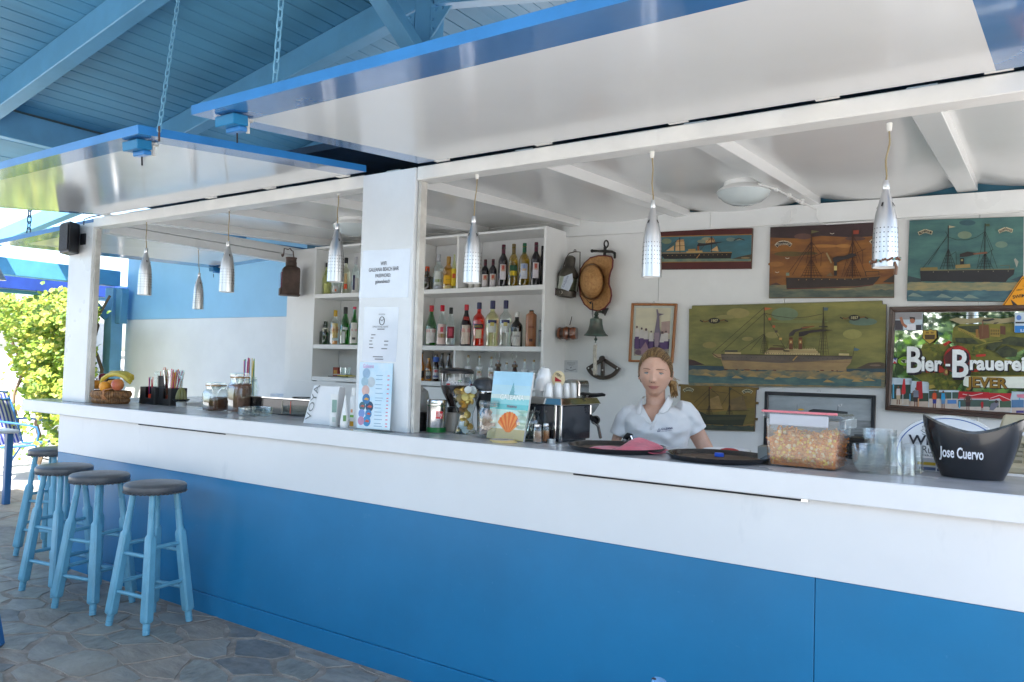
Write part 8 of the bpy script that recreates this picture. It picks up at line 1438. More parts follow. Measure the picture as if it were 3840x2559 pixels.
# polo shirt
SHIRT = M('white_polo_cotton', (.74, .755, .77, 1), .85, var=.025, vs=5, bump=.35, bs=26, sheen=.2)
b = MB(); g_ = lambda R_: [(x, y, hw+22, dp+.012, o+.001, q) for x, y, hw, dp, o, q in R_]
ringloft(b, g_(TORSO[:-1]), SHIRT)
def sleeve(A, end):
    n = len([1 for _ in A]); inn = (HC-A[0]); inn.z = 0; pts = [A[0]+inn*.22+V((0, 0, .004)), A[0]+inn*.02+V((0, 0, -.004)), A[1], A[2], A[2].lerp(A[3], end)]; b.tube(pts, [.046, .053, .056, .056, .058], SHIRT, 24)
sleeve(ARML, .72); sleeve(ARMR, .30)
shirt = b.build('polo_shirt', person, fix=False)
r_ = shirt.modifiers.new('remesh', 'REMESH'); r_.mode = 'VOXEL'; r_.voxel_size = .0031; r_.use_smooth_shade = True
r_ = shirt.modifiers.new('smooth', 'SMOOTH'); r_.factor = .5; r_.iterations = 34
dg = bpy.context.evaluated_depsgraph_get(); dg.update(); me = bpy.data.meshes.new_from_object(shirt.evaluated_get(dg)); shirt.modifiers.clear(); shirt.data = me
bm = bmesh.new(); bm.from_mesh(me); off = V(person.location); kill = []
for v in bm.verts:
    q = v.co+off-chin; X = q.dot(eB)/kB+780; Yp = 740-q.z/kB; D_f = q.dot(fB)
    yl = 1032-abs(X-775)*1.62 if D_f > OFB else 0
    if D_f > OFB-.02 and Yp < yl and 640 < X < 960: kill.append(v)
    elif D_f <= OFB-.02 and Yp < 850: kill.append(v)
    # wrinkles: soft folds from armpit and across the waist
    w_ = .0042*sin((X*.9+Yp*1.5)/38)*math.exp(-((Yp-1120)/170)**2)*min(1, abs(X-840)/230)+.0036*sin((Yp-.35*X)/27+sin(X/60))+.003*sin((X+Yp*.5)/46)*math.exp(-((Yp-1250)/120)**2)*math.exp(-((Yp-1370)/150)**2)
    v.co += fB*w_
bmesh.ops.delete(bm, geom=kill, context='VERTS'); bm.to_mesh(me); bm.free(); me.polygons.foreach_set('use_smooth', [True]*len(me.polygons))
so_ = shirt.modifiers.new('thick', 'SOLIDIFY'); so_.thickness = .003
COLL = M('polo_collar_rib', (.76, .77, .78, 1), .85, var=.02, bump=.4, bs=140)
def front(X, Yp, add=.004):
    "distance of the shirt front at picture spot X, Yp"
    for i in range(len(TORSO)-1):
        a, c = TORSO[i], TORSO[i+1]
        if a[1] <= Yp <= c[1]:
            u = (Yp-a[1])/(c[1]-a[1]); hw = a[2]+(c[2]-a[2])*u+22; dp = a[3]+(c[3]-a[3])*u+.012; o = a[4]+(c[4]-a[4])*u; cx = a[0]+(c[0]-a[0])*u; k = min(.98, abs(X-cx)/hw); return o+dp*(1-k**2.2)**(1/2.2)+add
    return OFB+.062+add
def sheet(nm, rows, mat, th=.0025):
    b = MB(); m_ = len(rows[0]); vs = [p for r in rows for p in r]; b.add(vs, [(j*m_+i, j*m_+i+1, (j+1)*m_+i+1, (j+1)*m_+i) for j in range(len(rows)-1) for i in range(m_-1)], mat, True); o = b.build(nm, person); s_ = o.modifiers.new('thick', 'SOLIDIFY'); s_.thickness = th; s_.offset = 1; o.modifiers.new('sub', 'SUBSURF').levels = 1; o.modifiers['sub'].render_levels = 1; return o
F = lambda X, Yp, a=.006: bp(X, Yp, front(X, Yp, a))
sheet('collar', [[bp(930, 752, OFB-.055), bp(962, 722, OFB-.01), bp(952, 705, OFB+.030), F(918, 800, .012), F(868, 868, .012), F(822, 930, .010)], [bp(960, 800, OFB-.07), bp(1030, 790, OFB-.015), bp(1010, 800, OFB+.035), F(985, 870, .012), F(955, 915, .010), F(905, 935, .008)]], COLL)
sheet('collar', [[bp(700, 752, OFB-.055), bp(668, 745, OFB-.01), bp(664, 762, OFB+.028), F(662, 830, .012), F(655, 890, .010), F(664, 960, .008)], [bp(660, 800, OFB-.07), bp(600, 812, OFB-.015), bp(600, 840, OFB+.028), F(592, 905, .010), F(588, 945, .008), F(606, 968, .006)]], COLL)
sheet('collar_back', [[bp(930, 752, OFB-.055), bp(815, 742, OFB-.066), bp(700, 752, OFB-.055)], [bp(960, 830, OFB-.075), bp(815, 830, OFB-.085), bp(660, 830, OFB-.075)]], COLL)
sheet('placket', [[F(822, 930, .006), F(800, 985, .006), F(782, 1040, .006), F(758, 1110, .006), F(738, 1195, .005)], [F(842, 940, .004), F(822, 990, .005), F(806, 1045, .005), F(784, 1115, .005), F(760, 1200, .004)]], COLL, .0015)
sheet('placket', [[F(664, 960, .006), F(700, 1010, .006), F(738, 1030, .006), F(766, 1048, .006)], [F(668, 985, .004), F(700, 1032, .005), F(740, 1052, .005), F(768, 1075, .005)]], COLL, .0015)
for X, Yp in ((848, 938), (748, 1160)): b = MB(); b.lathe([(.0045, 0), (.0045, .0016), (.0005, .002)], M('white_button', (.72, .73, .74, 1), .3), 12, c=F(X, Yp, .007), ax=fB); b.build('button', person)
NAVY = flat(40, 50, 100)
b = MB(); o = F(880, 1117, .0065); rt = (F(1015, 1100, .0065)-o).normalized(); b.text('GALEANA', o, rt, V((0, 0, 1)), .0098, NAVY, sx=.9, bold=.03); b.text('SUITE APARTMENTS', o-V((0, 0, .0085)), rt, V((0, 0, 1)), .0042, NAVY, sx=.95); b.build('shirt_lettering', person)
b = MB(); q = F(856, 1135, .0065)
for k in range(3): b.tube([q+rt*(-.009+.005*k), q+rt*(.001+.0035*k)+V((0, 0, .017-.004*k))], .0008, NAVY, 4)
b.tube([q-rt*.009, q+rt*.007], .0009, NAVY, 4); b.build('shirt_emblem', person)
b = MB(); q = [F(548, 1198, .010), F(616, 1204, .010), F(598, 1345, .008), F(530, 1338, .008)]; b.prism(q, -fB*.0012, flat(214, 222, 232)); b.build('name_card', person); b = MB(); b.text('ia', F(552, 1258, .0125), (F(616, 1204, .01)-F(548, 1198, .01)).normalized(), V((0, 0, 1)), .010, flat(50, 80, 150), bold=.03); b.build('card_lettering', person)
# dark trousers and shoes, hidden below the counter
TRO = M('navy_trousers', (.03, .035, .06, 1), .9, var=.1); b = MB()
for sx in (-1, 1): h_ = bp(850+sx*190, 1800, OFB); b.tube([h_+V((0, 0, .07)), V((h_.x, h_.y, hipz*.55)), V((h_.x, h_.y, .09))], [.097, .068, .060], TRO, 18)
b.build('trousers', person)
# ================================================================== STOOLS, LAMPS, CHAINS, CHAIRS, VINE
SEATM = M('black_vinyl_seat', (.085, .09, .098, 1), .36, var=.15, vs=10, bump=.15, bs=120, rvar=.08)
def oct_leg(b, a, c, mat, w_):
    "turned leg from the top a down to the foot c: round neck, square shaft, round foot"
    a, c = V(a), V(c); d = (c-a).normalized(); X = V((1, 0, 0)); X = (X-d*X.dot(d)).normalized(); Y = d.cross(X); L = (c-a).length
    def ring(t, r, sq, n=16):
        out = []
        for j in range(n):
            q = 2*pi*(j+.5)/n; k = (abs(cos(q))**sq+abs(sin(q))**sq)**(-1/sq); out.append(a+d*(L*t)+X*r*k*cos(q)+Y*r*k*sin(q))
        return out
    st = [(0, w_*.74, 2), (.13, w_*.78, 2), (.132, w_*.70, 2), (.14, w_*.70, 2), (.142, w_*.80, 2), (.29, w_*.84, 2), (.305, w_*1.0, 5), (.325, w_*1.08, 9), (.86, w_*1.22, 9), (.905, w_*1.22, 9), (.915, w_*1.0, 4), (.92, w_*.84, 2), (.955, w_*.86, 2), (.957, w_*.78, 2), (.963, w_*.78, 2), (.965, w_*.86, 2), (.978, w_*.85, 2), (.98, w_*.78, 2), (.986, w_*.84, 2), (1, w_*.80, 2)]
    vs = [p for s_ in st for p in ring(*s_)]; n = 16
    b.add(vs, [(i*n+j, i*n+(j+1) % n, (i+1)*n+(j+1) % n, (i+1)*n+j) for i in range(len(st)-1) for j in range(n)], mat, True); b.add(vs[-n:], [tuple(range(n))], mat); b.add(vs[:n], [tuple(range(n))[::-1]], mat)
SZ = .782
def make_stool(lb):
    t = thing('bar_stool', lb, 'bar stool', (0, 0, 0), group='turquoise bar stools along the counter')
    b = MB(); R = .166; b.lathe([(.0005, SZ-.048), (R*.93, SZ-.048), (R*.97, SZ-.040), (R, SZ-.026), (R*.985, SZ-.010), (R*.93, SZ-.002), (R*.7, SZ+.004), (.0005, SZ+.006)], SEATM, 44); b.build('seat', t, world=False)
    b = MB()
    for k in range(44):
        a = 2*pi*k/44; b.ball((R*.955*cos(a), R*.955*sin(a), SZ-.046+.0015*(k % 2)), (.010, .010, .005), SEATM, 6, 4)
    b.build('seat_hem', t, world=False)
    ft, tp = .152, .078; cor_ = ((-1, -1), (1, -1), (1, 1), (-1, 1))
    for sx, sy in cor_: b = MB(); oct_leg(b, (sx*tp, sy*tp, SZ-.049), (sx*ft, sy*ft*.92, .002), STOOLB, .0225); b.build('leg', t, world=False)
    def lp(c, z): u = 1-(z/(SZ-.05)); return V((c[0]*(tp+(ft-tp)*u), c[1]*(tp+(ft*.92-tp)*u), z))
    for i in range(4):
        for z in ((.19, .40) if i % 2 == 0 else (.235, .445)):
            a, c = lp(cor_[i], z), lp(cor_[(i+1) % 4], z); b = MB(); N = 6; b.tube([a.lerp(c, k/N) for k in range(N+1)], [.008, .0105, .0115, .0118, .0115, .0105, .008], STOOLB, 10); b.build('stretcher', t, world=False)
    return t
st0 = make_stool('blue bar stool nearest the camera, right of the other stools')
c1 = (at(578, 1800, z=SZ)+at(578, 1800, z=SZ))/2
st0.location = (-4.125, 2.545, 0); st0.rotation_euler.z = radians(7)
dup(st0, (-4.675, 2.525, 0), radians(13), 'blue bar stool in the middle of the front row of three')
dup(st0, (-5.165, 2.560, 0), radians(9), 'blue bar stool at the far left of the front row of three')
q = at(205, 1682, z=SZ); dup(st0, (q.x-.02, q.y+.0, 0), radians(24), 'blue bar stool farthest back, half hidden by the end of the bar')
# --- pendant lamps
def pendant(lb, px0, py0, pxb, pyb, yy, wpx, hpx):
    top = at(px0, py0, y=yy); bot = at(pxb, pyb, y=yy); s = mpp(bot); R = wpx*s/2; Hs = hpx*s; t = thing('pendant_lamp', lb, 'lamp', (top.x, yy, top.z), group='aluminium pendant lamps hung over the counter')
    X = bot.x; zt = bot.z+Hs; c = (X, yy, 0); X0 = top.x*.3+X*.7
    b = MB(); b.lathe([(.010, top.z+.002), (.0095, top.z-.012), (.008, top.z-.026), (.0005, top.z-.027)], M('white_cord_grip', (.78, .77, .72, 1), .4), 12, c=(top.x, yy, 0)); b.build('cord_grip', t)
    b = MB(); N = 10; rw = random.Random(int(px0)); wob = rw.uniform(.002, .006)
    b.tube([V((top.x+(X-top.x)*k/N+wob*sin(k*.75)*(k*(N-k)/25.), yy, top.z-.02+(zt-top.z+.02)*k/N)) for k in range(N+1)], .0032, M('clear_amber_cord', (.30, .24, .13, 1), .25), 6); b.build('cord', t)
    b = MB(); b.lathe([(.004, zt+.004), (R*.20, zt+.002), (R*.26, zt-.012), (R*.27, zt-.028), (R*.24, zt-.030)], ALU, 16, c=c); b.build('neck_cap', t)
    prof = [(R*.26, zt-.030), (R*.34, zt-Hs*.15), (R*.52, zt-Hs*.24), (R*.74, zt-Hs*.36), (R*.88, zt-Hs*.48), (R*.95, zt-Hs*.62), (R*.985, zt-Hs*.80), (R, bot.z)]
    b = MB(); b.lathe(prof, ALU, 36, c=c); b.lathe([(r_-.003, z_) for r_, z_ in prof[::-1]], M('white_lamp_inside', (.8, .8, .78, 1), .4), 36, c=c); b.lathe([(R, bot.z), (R-.003, bot.z)], ALU, 36, c=c); b.build('shade', t, sharp=50)
    b = MB(); DKH = M('perforation_hole', (.02, .02, .022, 1), .6)
    def rad(z):
        for (r0, z0), (r1, z1) in zip(prof[:-1], prof[1:]):
            if z1 <= z <= z0: return r0+(r1-r0)*(z0-z)/(z0-z1)
        return R
    for j in range(6):
        z = bot.z+Hs*(.17+.055*j); 
        for k in range(20): a = 2*pi*(k+.15)/20; r_ = rad(z)+.0006; n_ = V((cos(a), sin(a), 0)); b.disc(V((X, yy, z))+n_*r_, .0026*R/.05, DKH, n_, 6)
    for k in range(4):
        a = 2*pi*(k+.4)/4+ -.9; 
        for z in (zt-Hs*.27,): r_ = rad(z)+.0012; n_ = V((cos(a), sin(a), .55)).normalized(); e_ = V((-sin(a), cos(a), 0)); u_ = n_.cross(e_); p = V((X, yy, 0))+V((cos(a)*r_, sin(a)*r_, z)); b.add([p-e_*.003-u_*.012, p+e_*.003-u_*.012, p+e_*.003+u_*.012, p-e_*.003+u_*.012], [(0, 1, 2, 3)], DKH)
    o = b.build('vent_hole', t, fix=False); o['kind'] = 'stuff'
    return t, V((X, yy, bot.z)), R
YPn = 2.985
pendant('leftmost hanging aluminium lamp, nearest the corner post', 550, 818, 541, 1107, YPn, 50, 175)
pendant('small looking lamp hung farther back over the end counter', 744, 928, 742, 1160, 3.95, 40, 136)
pendant('hanging lamp left of the rusty lantern', 860, 777, 849, 1096, YPn, 55, 190)
pendant('hanging lamp directly left of the pillar', 1270, 716, 1257, 1058, YPn, 62, 218)
pendant('hanging lamp directly right of the pillar, before the wine bottles', 1790, 652, 1770, 1062, YPn, 70, 250)
pendant('hanging lamp in front of the maroon bordered ship painting', 2446, 570, 2443, 1040, YPn, 74, 288)
tp_, pc, pR = pendant('rightmost hanging lamp, with a beaded bracelet round its rim', 3335, 465, 3319, 1004, YPn, 92, 326)
t = thing('bracelet', 'brown bead bracelet with turquoise ends round the lamp rim', 'bracelet', pc+V((0, 0, .02))); b = MB()
for k in range(40):
    a = 2*pi*k/40; p = pc+V(((pR+.004)*cos(a), (pR+.004)*sin(a), .024-.006*cos(a+2.5)+.003*sin(k*1.9))); b.ball(p, .0045, flat(110, 72, 50) if k % 7 else flat(120, 170, 160), 6, 4)
o = b.build('beads', t); o['kind'] = 'stuff'
b = MB(); p = pc+V((pR*.8, -pR*.62, .015)); b.tube([p, p+V((.006, -.004, -.02)), p+V((.003, -.004, -.045))], [.004, .005, .006], flat(110, 80, 60), 6); b.build('tail', t)
# --- loudspeaker on the corner post
k0 = lambda x, y: (x/3.92, 760+y/3.92)
a, c, d = at(*k0(868, 714), y=2.70), at(*k0(1010, 718), y=2.70), at(*k0(1160, 718), y=YB0)
YSp = 2.80; zb = at(*k0(1010, 718), y=YSp).z; zt = at(*k0(1025, 270), y=YSp).z; pF0, pF1, pB = at(*k0(868, 714), y=YSp+.02), at(*k0(1010, 718), y=YSp-.0), at(*k0(1162, 718), y=YSp+.115)
t = thing('loudspeaker', 'black box loudspeaker fixed high on the left corner post', 'speaker', ((pF1.x+pB.x)/2, YSp+.06, (zb+zt)/2)); SPK = M('speaker_black', (.012, .012, .015, 1), .5, var=.2, bump=.3, bs=120)
fl3 = V((pF0.x, pF0.y, 0)); fr3 = V((pF1.x, pF1.y, 0)); bk3 = V((pB.x, pB.y, 0)); bl3 = fl3+(bk3-fr3)*.95
pol = [fl3, fr3, bk3, bl3]; b = MB(); b.prism([p+V((0, 0, zb)) for p in pol], (0, 0, zt-zb-.03*0), SPK); b.build('cabinet', t, bevel=.006)
n_ = (fr3-fl3).cross(V((0, 0, 1))).normalized(); n_ = n_ if n_.dot(EYE-pF1) > 0 else -n_; b = MB(); m0 = fl3.lerp(fr3, .07)+n_*.003; m1 = fl3.lerp(fr3, .93)+n_*.003; b.prism([m0+V((0, 0, zb+.015)), m1+V((0, 0, zb+.015)), m1+V((0, 0, zt-.015)), m0+V((0, 0, zt-.015))], n_*.006, M('speaker_grille', (.02, .02, .024, 1), .7, bump=.8, bs=220)); b.build('grille', t, bevel=.004)
b = MB(); q = (fr3+bk3)/2; b.tube([V((q.x+.02, q.y+.05, zt-.01)), V((q.x+.02, q.y+.05, zt+.03)), V((q.x+.05, q.y+.08, zt+.05)), V((q.x+.2, q.y+.1, zt+.06))], .004, DARK, 6); b.build('cable', t)
b = MB(); b.bar((q.x-.01, q.y+.06, (zb+zt)/2), (q.x-.01, YB0-.002, (zb+zt)/2), .06, .08, DARK); b.build('wall_bracket', t)
# --- chains holding the shutters
def chain(lb, a, c, pitch, wire, mat, nm='chain'):
    a, c = V(a), V(c); n = max(3, int((c-a).length/pitch)); d = (c-a).normalized(); t = thing(nm, lb, 'chain', a, group='chains holding up the shutters'); X = d.cross(V((0, 1, 0))).normalized(); Y = d.cross(X)
    proto = {}
    for i in range(n):
        p = a.lerp(c, (i+.5)/n); L = (c-a).length/n*.5+wire*1.7; e = X if i % 2 else Y; e = (e+(Y if i % 2 else X)*.25).normalized(); hw = wire*2.6
        key = i % 2
        if key in proto:
            o = proto[key].copy(); COL.objects.link(o); o.location = p-a; continue
        pts = []
        for k in range(16):
            q_ = 2*pi*k/16; s_ = (L-hw)*(1 if cos(q_) > 0 else -1) if abs(cos(q_)) > .3 else 0; pts.append(d*((L-hw)*max(-1, min(1, 2.2*cos(q_)))+hw*cos(q_)*.9)+e*hw*sin(q_))
        b = MB(); b.tube(pts, wire, mat, 6, closed=True); o = b.build('link', None, fix=False); o.parent = t; o.location = p-a; proto[key] = o
    return t
CH = M('painted_blue_chain', (.22, .45, .60, 1), .4, var=.1)
def roofz(x): return ROOF0(x)+.195
p1_ = at(596, 493, y=1.72); p2_ = at(706, 0, y=2.1); k = p2_-p1_; p_end = p1_+k*1.35
chain('chain from the left shutter corner up to the roof boards', p1_, (p_end.x, p_end.y, roofz(p_end.x)), .036, .0025, CH)
p1_ = at(1028, 350, y=1.70); p2_ = at(1078, 0, y=1.9); k = p2_-p1_; p_end = p1_+k*1.7
chain('chain from the right shutter edge up to the roof boards', p1_, (p_end.x, p_end.y, roofz(p_end.x)), .042, .0031, CH)
p1_ = at(108, 972-0, x=-6.9); p1_ = V((-6.95, at(107, 880, x=-6.95).y, at(107, 880, x=-6.95).z)); chain('short dark chain holding the side shutter below the pergola', p1_, p1_+V((0, 0, .45)), .05, .005, M('dark_blue_chain', (.05, .10, .16, 1), .4))
for p, col in ((at(596, 493, y=1.72), 0), ): b = MB(); b.tube([p+V((0, 0, .02)), p+V((.004, 0, -.04))], .004, M('rusty_hook', (.10, .05, .035, 1), .6), 6); b.build('rusty_hook', sh1)
for px, py, yy in ((1030, 355, 1.70), (1535, 200, 1.68), (1955, 85, 1.68)): pass
# --- cone lamp at the left edge
c = at(-18, 1050, x=-7.6); t = thing('cone_lamp', 'pale cone shaped lamp shade hanging at the left edge', 'lamp', c); s = mpp(c); b = MB(); b.lathe([(36*s, 0), (12*s, 48*s), (6*s, 60*s), (6*s, 70*s)], M('grey_lamp_shade', (.42, .43, .44, 1), .4), 24, c=c); b.lathe([(35*s, .001), (11*s, 47*s)], WHITE, 24, c=c); b.build('shade', t); b = MB(); b.tube([c+V((0, 0, 68*s)), c+V((0, 0, .75))], .004, DARK, 6); b.build('cord', t)
# --- rolled awning beyond the outer beam
t = thing('rolled_awning', 'royal blue fabric awning rolled along the terrace edge', 'awning', (-10.5, 3, 2.2)); AW = M('royal_blue_fabric', (.015, .055, .30, 1), .8, var=.12, vs=4, bump=.5, bs=14)
qa, qb = at(0, 1026, x=-10.6), at(240, 1055, x=-10.6); za, zb_ = at(0, 1074, x=-10.6).z, at(240, 1098, x=-10.6).z
zt_ = (qa.z+qb.z)/2; zl_ = (za+zb_)/2-.01; b = MB(); N = 60; vs = []
for k in range(N+1):
    y = 0+6.5*k/N; vs += [(-10.6, y, zl_), (-10.6, y, zt_-.018*abs(sin(k*.9))), (-10.72, y, zt_+.02), (-10.72, y, zl_)]
b.add(vs, [(4*k+i, 4*k+(i+1) % 4, 4*k+4+(i+1) % 4, 4*k+4+i) for k in range(N) for i in range(4)], AW, True); b.build('fabric', t)
b = MB(); b.box((-10.75, -.2, zl_-.05), (-10.69, 7, zl_-.003), SKYB); b.build('rail', t); 
for y in (.0, 6.9): b = MB(); b.box((-10.76, y, 0), (-10.68, y+.08, zl_-.052), SKYB); b.build('post', t)
# --- blue garden chairs and table
FRAME = M('blue_chair_frame', (.03, .14, .34, 1), .35, var=.08)
def stripes(name):
    if name in MATS: return MATS[name]
    mt = bpy.data.materials.new(name); mt.use_nodes = True; MATS[name] = mt; n = mt.node_tree; p = n.nodes['Principled BSDF']; tc = n.nodes.new('ShaderNodeTexCoord'); wv = n.nodes.new('ShaderNodeTexWave'); cr = n.nodes.new('ShaderNodeValToRGB'); wv.inputs['Scale'].default_value = 4.1; wv.bands_direction = 'X'
    cr.color_ramp.interpolation = 'CONSTANT'; cr.color_ramp.elements[0].color = (.62, .62, .68, 1); cr.color_ramp.elements[1].color = (.04, .07, .42, 1); cr.color_ramp.elements[1].position = .5; p.inputs['Roughness'].default_value = .8
    n.links.new(tc.outputs['Object'], wv.inputs['Vector']); n.links.new(wv.outputs['Fac'], cr.inputs[0]); n.links.new(cr.outputs[0], p.inputs['Base Color']); return mt
STR = stripes('striped_sling_fabric')
def make_chair(lb):
    t = thing('garden_chair', lb, 'chair', (0, 0, 0), group='blue striped garden chairs')
    for sx in (-1, 1):
        x = sx*.27; b = MB(); b.tube([(x, .30, .01), (x, .22, .30), (x, .24, .42), (x, -.22, .38)], .013, FRAME, 8); b.build('front_leg', t, world=False)
        b = MB(); b.tube([(x, -.42, .01), (x, -.20, .38), (x, -.32, .75), (x, -.42, 1.02)], .013, FRAME, 8); b.build('back_frame', t, world=False)
        b = MB(); b.tube([(x*1.05, -.31, .68), (x*1.12, -.18, .69), (x*1.14, .12, .66), (x*1.12, .25, .63), (x*1.06, .27, .56), (x, .23, .40)], .013, FRAME, 8); b.build('armrest', t, world=False)
    b = MB(); b.tube([(-.27, -.42, 1.01), (0, -.43, 1.025), (.27, -.42, 1.01)], .012, FRAME, 8); b.build('top_rail', t, world=False); b = MB(); b.tube([(-.27, -.385, .93), (0, -.395, .92), (.27, -.385, .93)], .011, FRAME, 8); b.build('cross_rail', t, world=False)
    def sl(nm, pts): b = MB(); b.add([(x, y, z) for y, z in pts for x in (-.255, .255)], [(2*i, 2*i+1, 2*i+3, 2*i+2) for i in range(len(pts)-1)], STR, True); o = b.build(nm, t, world=False); q = o.modifiers.new('s', 'SOLIDIFY'); q.thickness = .004
    sl('seat_sling', [(.25, .43), (.1, .395), (-.1, .375), (-.21, .385)]); sl('back_sling', [(-.215, .40), (-.27, .55), (-.33, .76), (-.415, 1.0)])
    return t
ch = make_chair('blue striped chair seen side on behind the white table, left edge')
g0 = at(98, 1792, z=0); ch.location = (g0.x, g0.y, 0); ch.rotation_euler.z = radians(-52)
g1 = at(205, 1760, z=0); dup(ch, (g1.x+.25, g1.y+1.0, 0), radians(120), 'blue chair mostly hidden behind the end of the bar')
tc_ = at(20, 1955, z=0); t = thing('terrace_table', 'white topped terrace table with dark blue leg at the left edge', 'table', (tc_.x-.28, tc_.y+.1, 0)); zt = .735
pr = at(75, 1612, z=zt); cx_, cy_ = pr.x-.42, pr.y-.40
b = MB(); b.box((cx_-.4, cy_-.4, zt-.035), (cx_+.42, cy_+.4, zt), M('white_table_top', (.70, .72, .72, 1), .4, var=.03)); b.build('table_top', t, bevel=.012, seg=3)
for dx, dy in ((.34, -.34), (.34, .34), (-.34, -.34), (-.34, .34)): b = MB(); b.box((cx_+dx-.03, cy_+dy-.03, 0), (cx_+dx+.03, cy_+dy+.03, zt-.036), FRAME); b.build('leg', t, bevel=.006)
# nearer chair leg in the lower left corner and the chair top at the bottom edge
q0 = at(12, 2425, z=0); t = thing('terrace_chair', 'blue chair of which one splayed leg shows at the lower left edge', 'chair', (q0.x-.35, q0.y-.1, 0))
ex_ = -(_r-V((0, 0, _r.z))).normalized(); b0 = q0+ex_*.02
def legp(o, l): b = MB(); b.bar(o, o+l+V((0, 0, .44)), .05, .04, FRAME); b.build('leg', t, bevel=.008)
legp(b0, ex_*.10); legp(b0+ex_*.62, ex_*-.08)
bk = V((-ex_.y, ex_.x, 0))*.5
if bk.y > 0: bk = -bk
legp(b0+bk, ex_*.10); legp(b0+bk+ex_*.62, ex_*-.08)
c = b0+ex_*.32+bk*.5; b = MB(); b.obox((c.x, c.y, .46), (ex_, bk, (0, 0, 1)), (.21, .25, .02), FRAME); b.build('seat', t, bevel=.01); c = c+ex_*.2; b = MB(); b.obox((c.x, c.y, .70), (bk, ex_, (0, 0, 1)), (.25, .02, .2), FRAME); b.build('backrest', t, bevel=.01)
q0 = at(2466, 2538, y=1.45); t = thing('wooden_chair', 'light blue painted chair whose worn top just shows at the bottom edge', 'chair', (q0.x, 1.45, 0)); CBL = M('worn_light_blue_paint', (.16, .42, .72, 1), .35, var=.2, vs=20)
d_ = V((.9, .35, 0)).normalized()
b = MB(); e2 = q0+d_*.42; b.tube([V((q0.x, q0.y, .0)), V((q0.x, q0.y, q0.z-.03)), q0+V((.004, 0, -.006))], [.02, .018, .014], CBL, 10); b.build('back_post', t)
b = MB(); b.tube([V((e2.x, e2.y, .0)), V((e2.x, e2.y, q0.z-.03)), V((e2.x, e2.y, q0.z-.006))], [.02, .018, .014], CBL, 10); b.build('back_post', t)
b = MB(); b.ball(q0+V((-.006, -.004, -.005)), (.005, .005, .003), M('dark_worn_spot', (.03, .03, .05, 1), .6), 8, 6); b.build('worn_tip', t)
for z in (q0.z-.16, q0.z-.30): b = MB(); b.bar(V((q0.x, q0.y, z)), V((e2.x, e2.y, z)), .02, .06, CBL); b.build('back_slat', t)
nrm = V((d_.y, -d_.x, 0)); b = MB(); zs = min(.46, q0.z-.42); b.obox((q0+e2)/2*1+nrm*.2-V((0, 0, q0.z-zs)), (d_, nrm, (0, 0, 1)), (.22, .21, .015), CBL); b.build('seat', t)
for p in (q0, e2): b = MB(); w_ = p+nrm*.38; b.tube([(w_.x, w_.y, 0), (w_.x, w_.y, zs-.016)], .018, CBL, 10); b.build('front_leg', t)
# --- vine on its white column
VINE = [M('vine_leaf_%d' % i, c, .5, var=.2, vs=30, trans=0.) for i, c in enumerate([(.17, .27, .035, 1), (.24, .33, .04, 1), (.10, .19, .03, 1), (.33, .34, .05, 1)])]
for m_ in VINE:
    n = m_.node_tree; p = n.nodes['Principled BSDF']; o = [x for x in n.nodes if x.type == 'OUTPUT_MATERIAL'][0]; tr = n.nodes.new('ShaderNodeBsdfTranslucent'); mx = n.nodes.new('ShaderNodeMixShader'); mx.inputs[0].default_value = .32; tr.inputs[0].default_value = tuple(min(1, c*1.6) for c in p.inputs['Base Color'].default_value[:3])+(1,); n.links.new(p.outputs[0], mx.inputs[1]); n.links.new(tr.outputs[0], mx.inputs[2]); n.links.new(mx.outputs[0], o.inputs[0])
rv = random.Random(9)
def leaf(b, p, sz, nrm, mat, roll):
    N_ = V(nrm).normalized(); X = N_.cross(V((0, 0, 1))).normalized(); Y = N_.cross(X); X, Y = X*cos(roll)+Y*sin(roll), Y*cos(roll)-X*sin(roll); k = .25*sz
    b.add([p, p+X*sz*.42+Y*sz*.30+N_*k*.3, p+X*sz*.30+Y*sz*.72, p+Y*sz*1.05-N_*k, p-X*sz*.30+Y*sz*.72, p-X*sz*.42+Y*sz*.30+N_*k*.3, p+Y*sz*.5+N_*k*.15], [(0, 1, 6), (1, 2, 6), (2, 3, 6), (3, 4, 6), (4, 5, 6), (5, 0, 6)], mat)
XV = -9.55
vt = thing('climbing_vine', 'dense sunlit climbing vine with yellow green leaves left of the bar', 'vine', (-11, 5, 0))
YV = 3.4
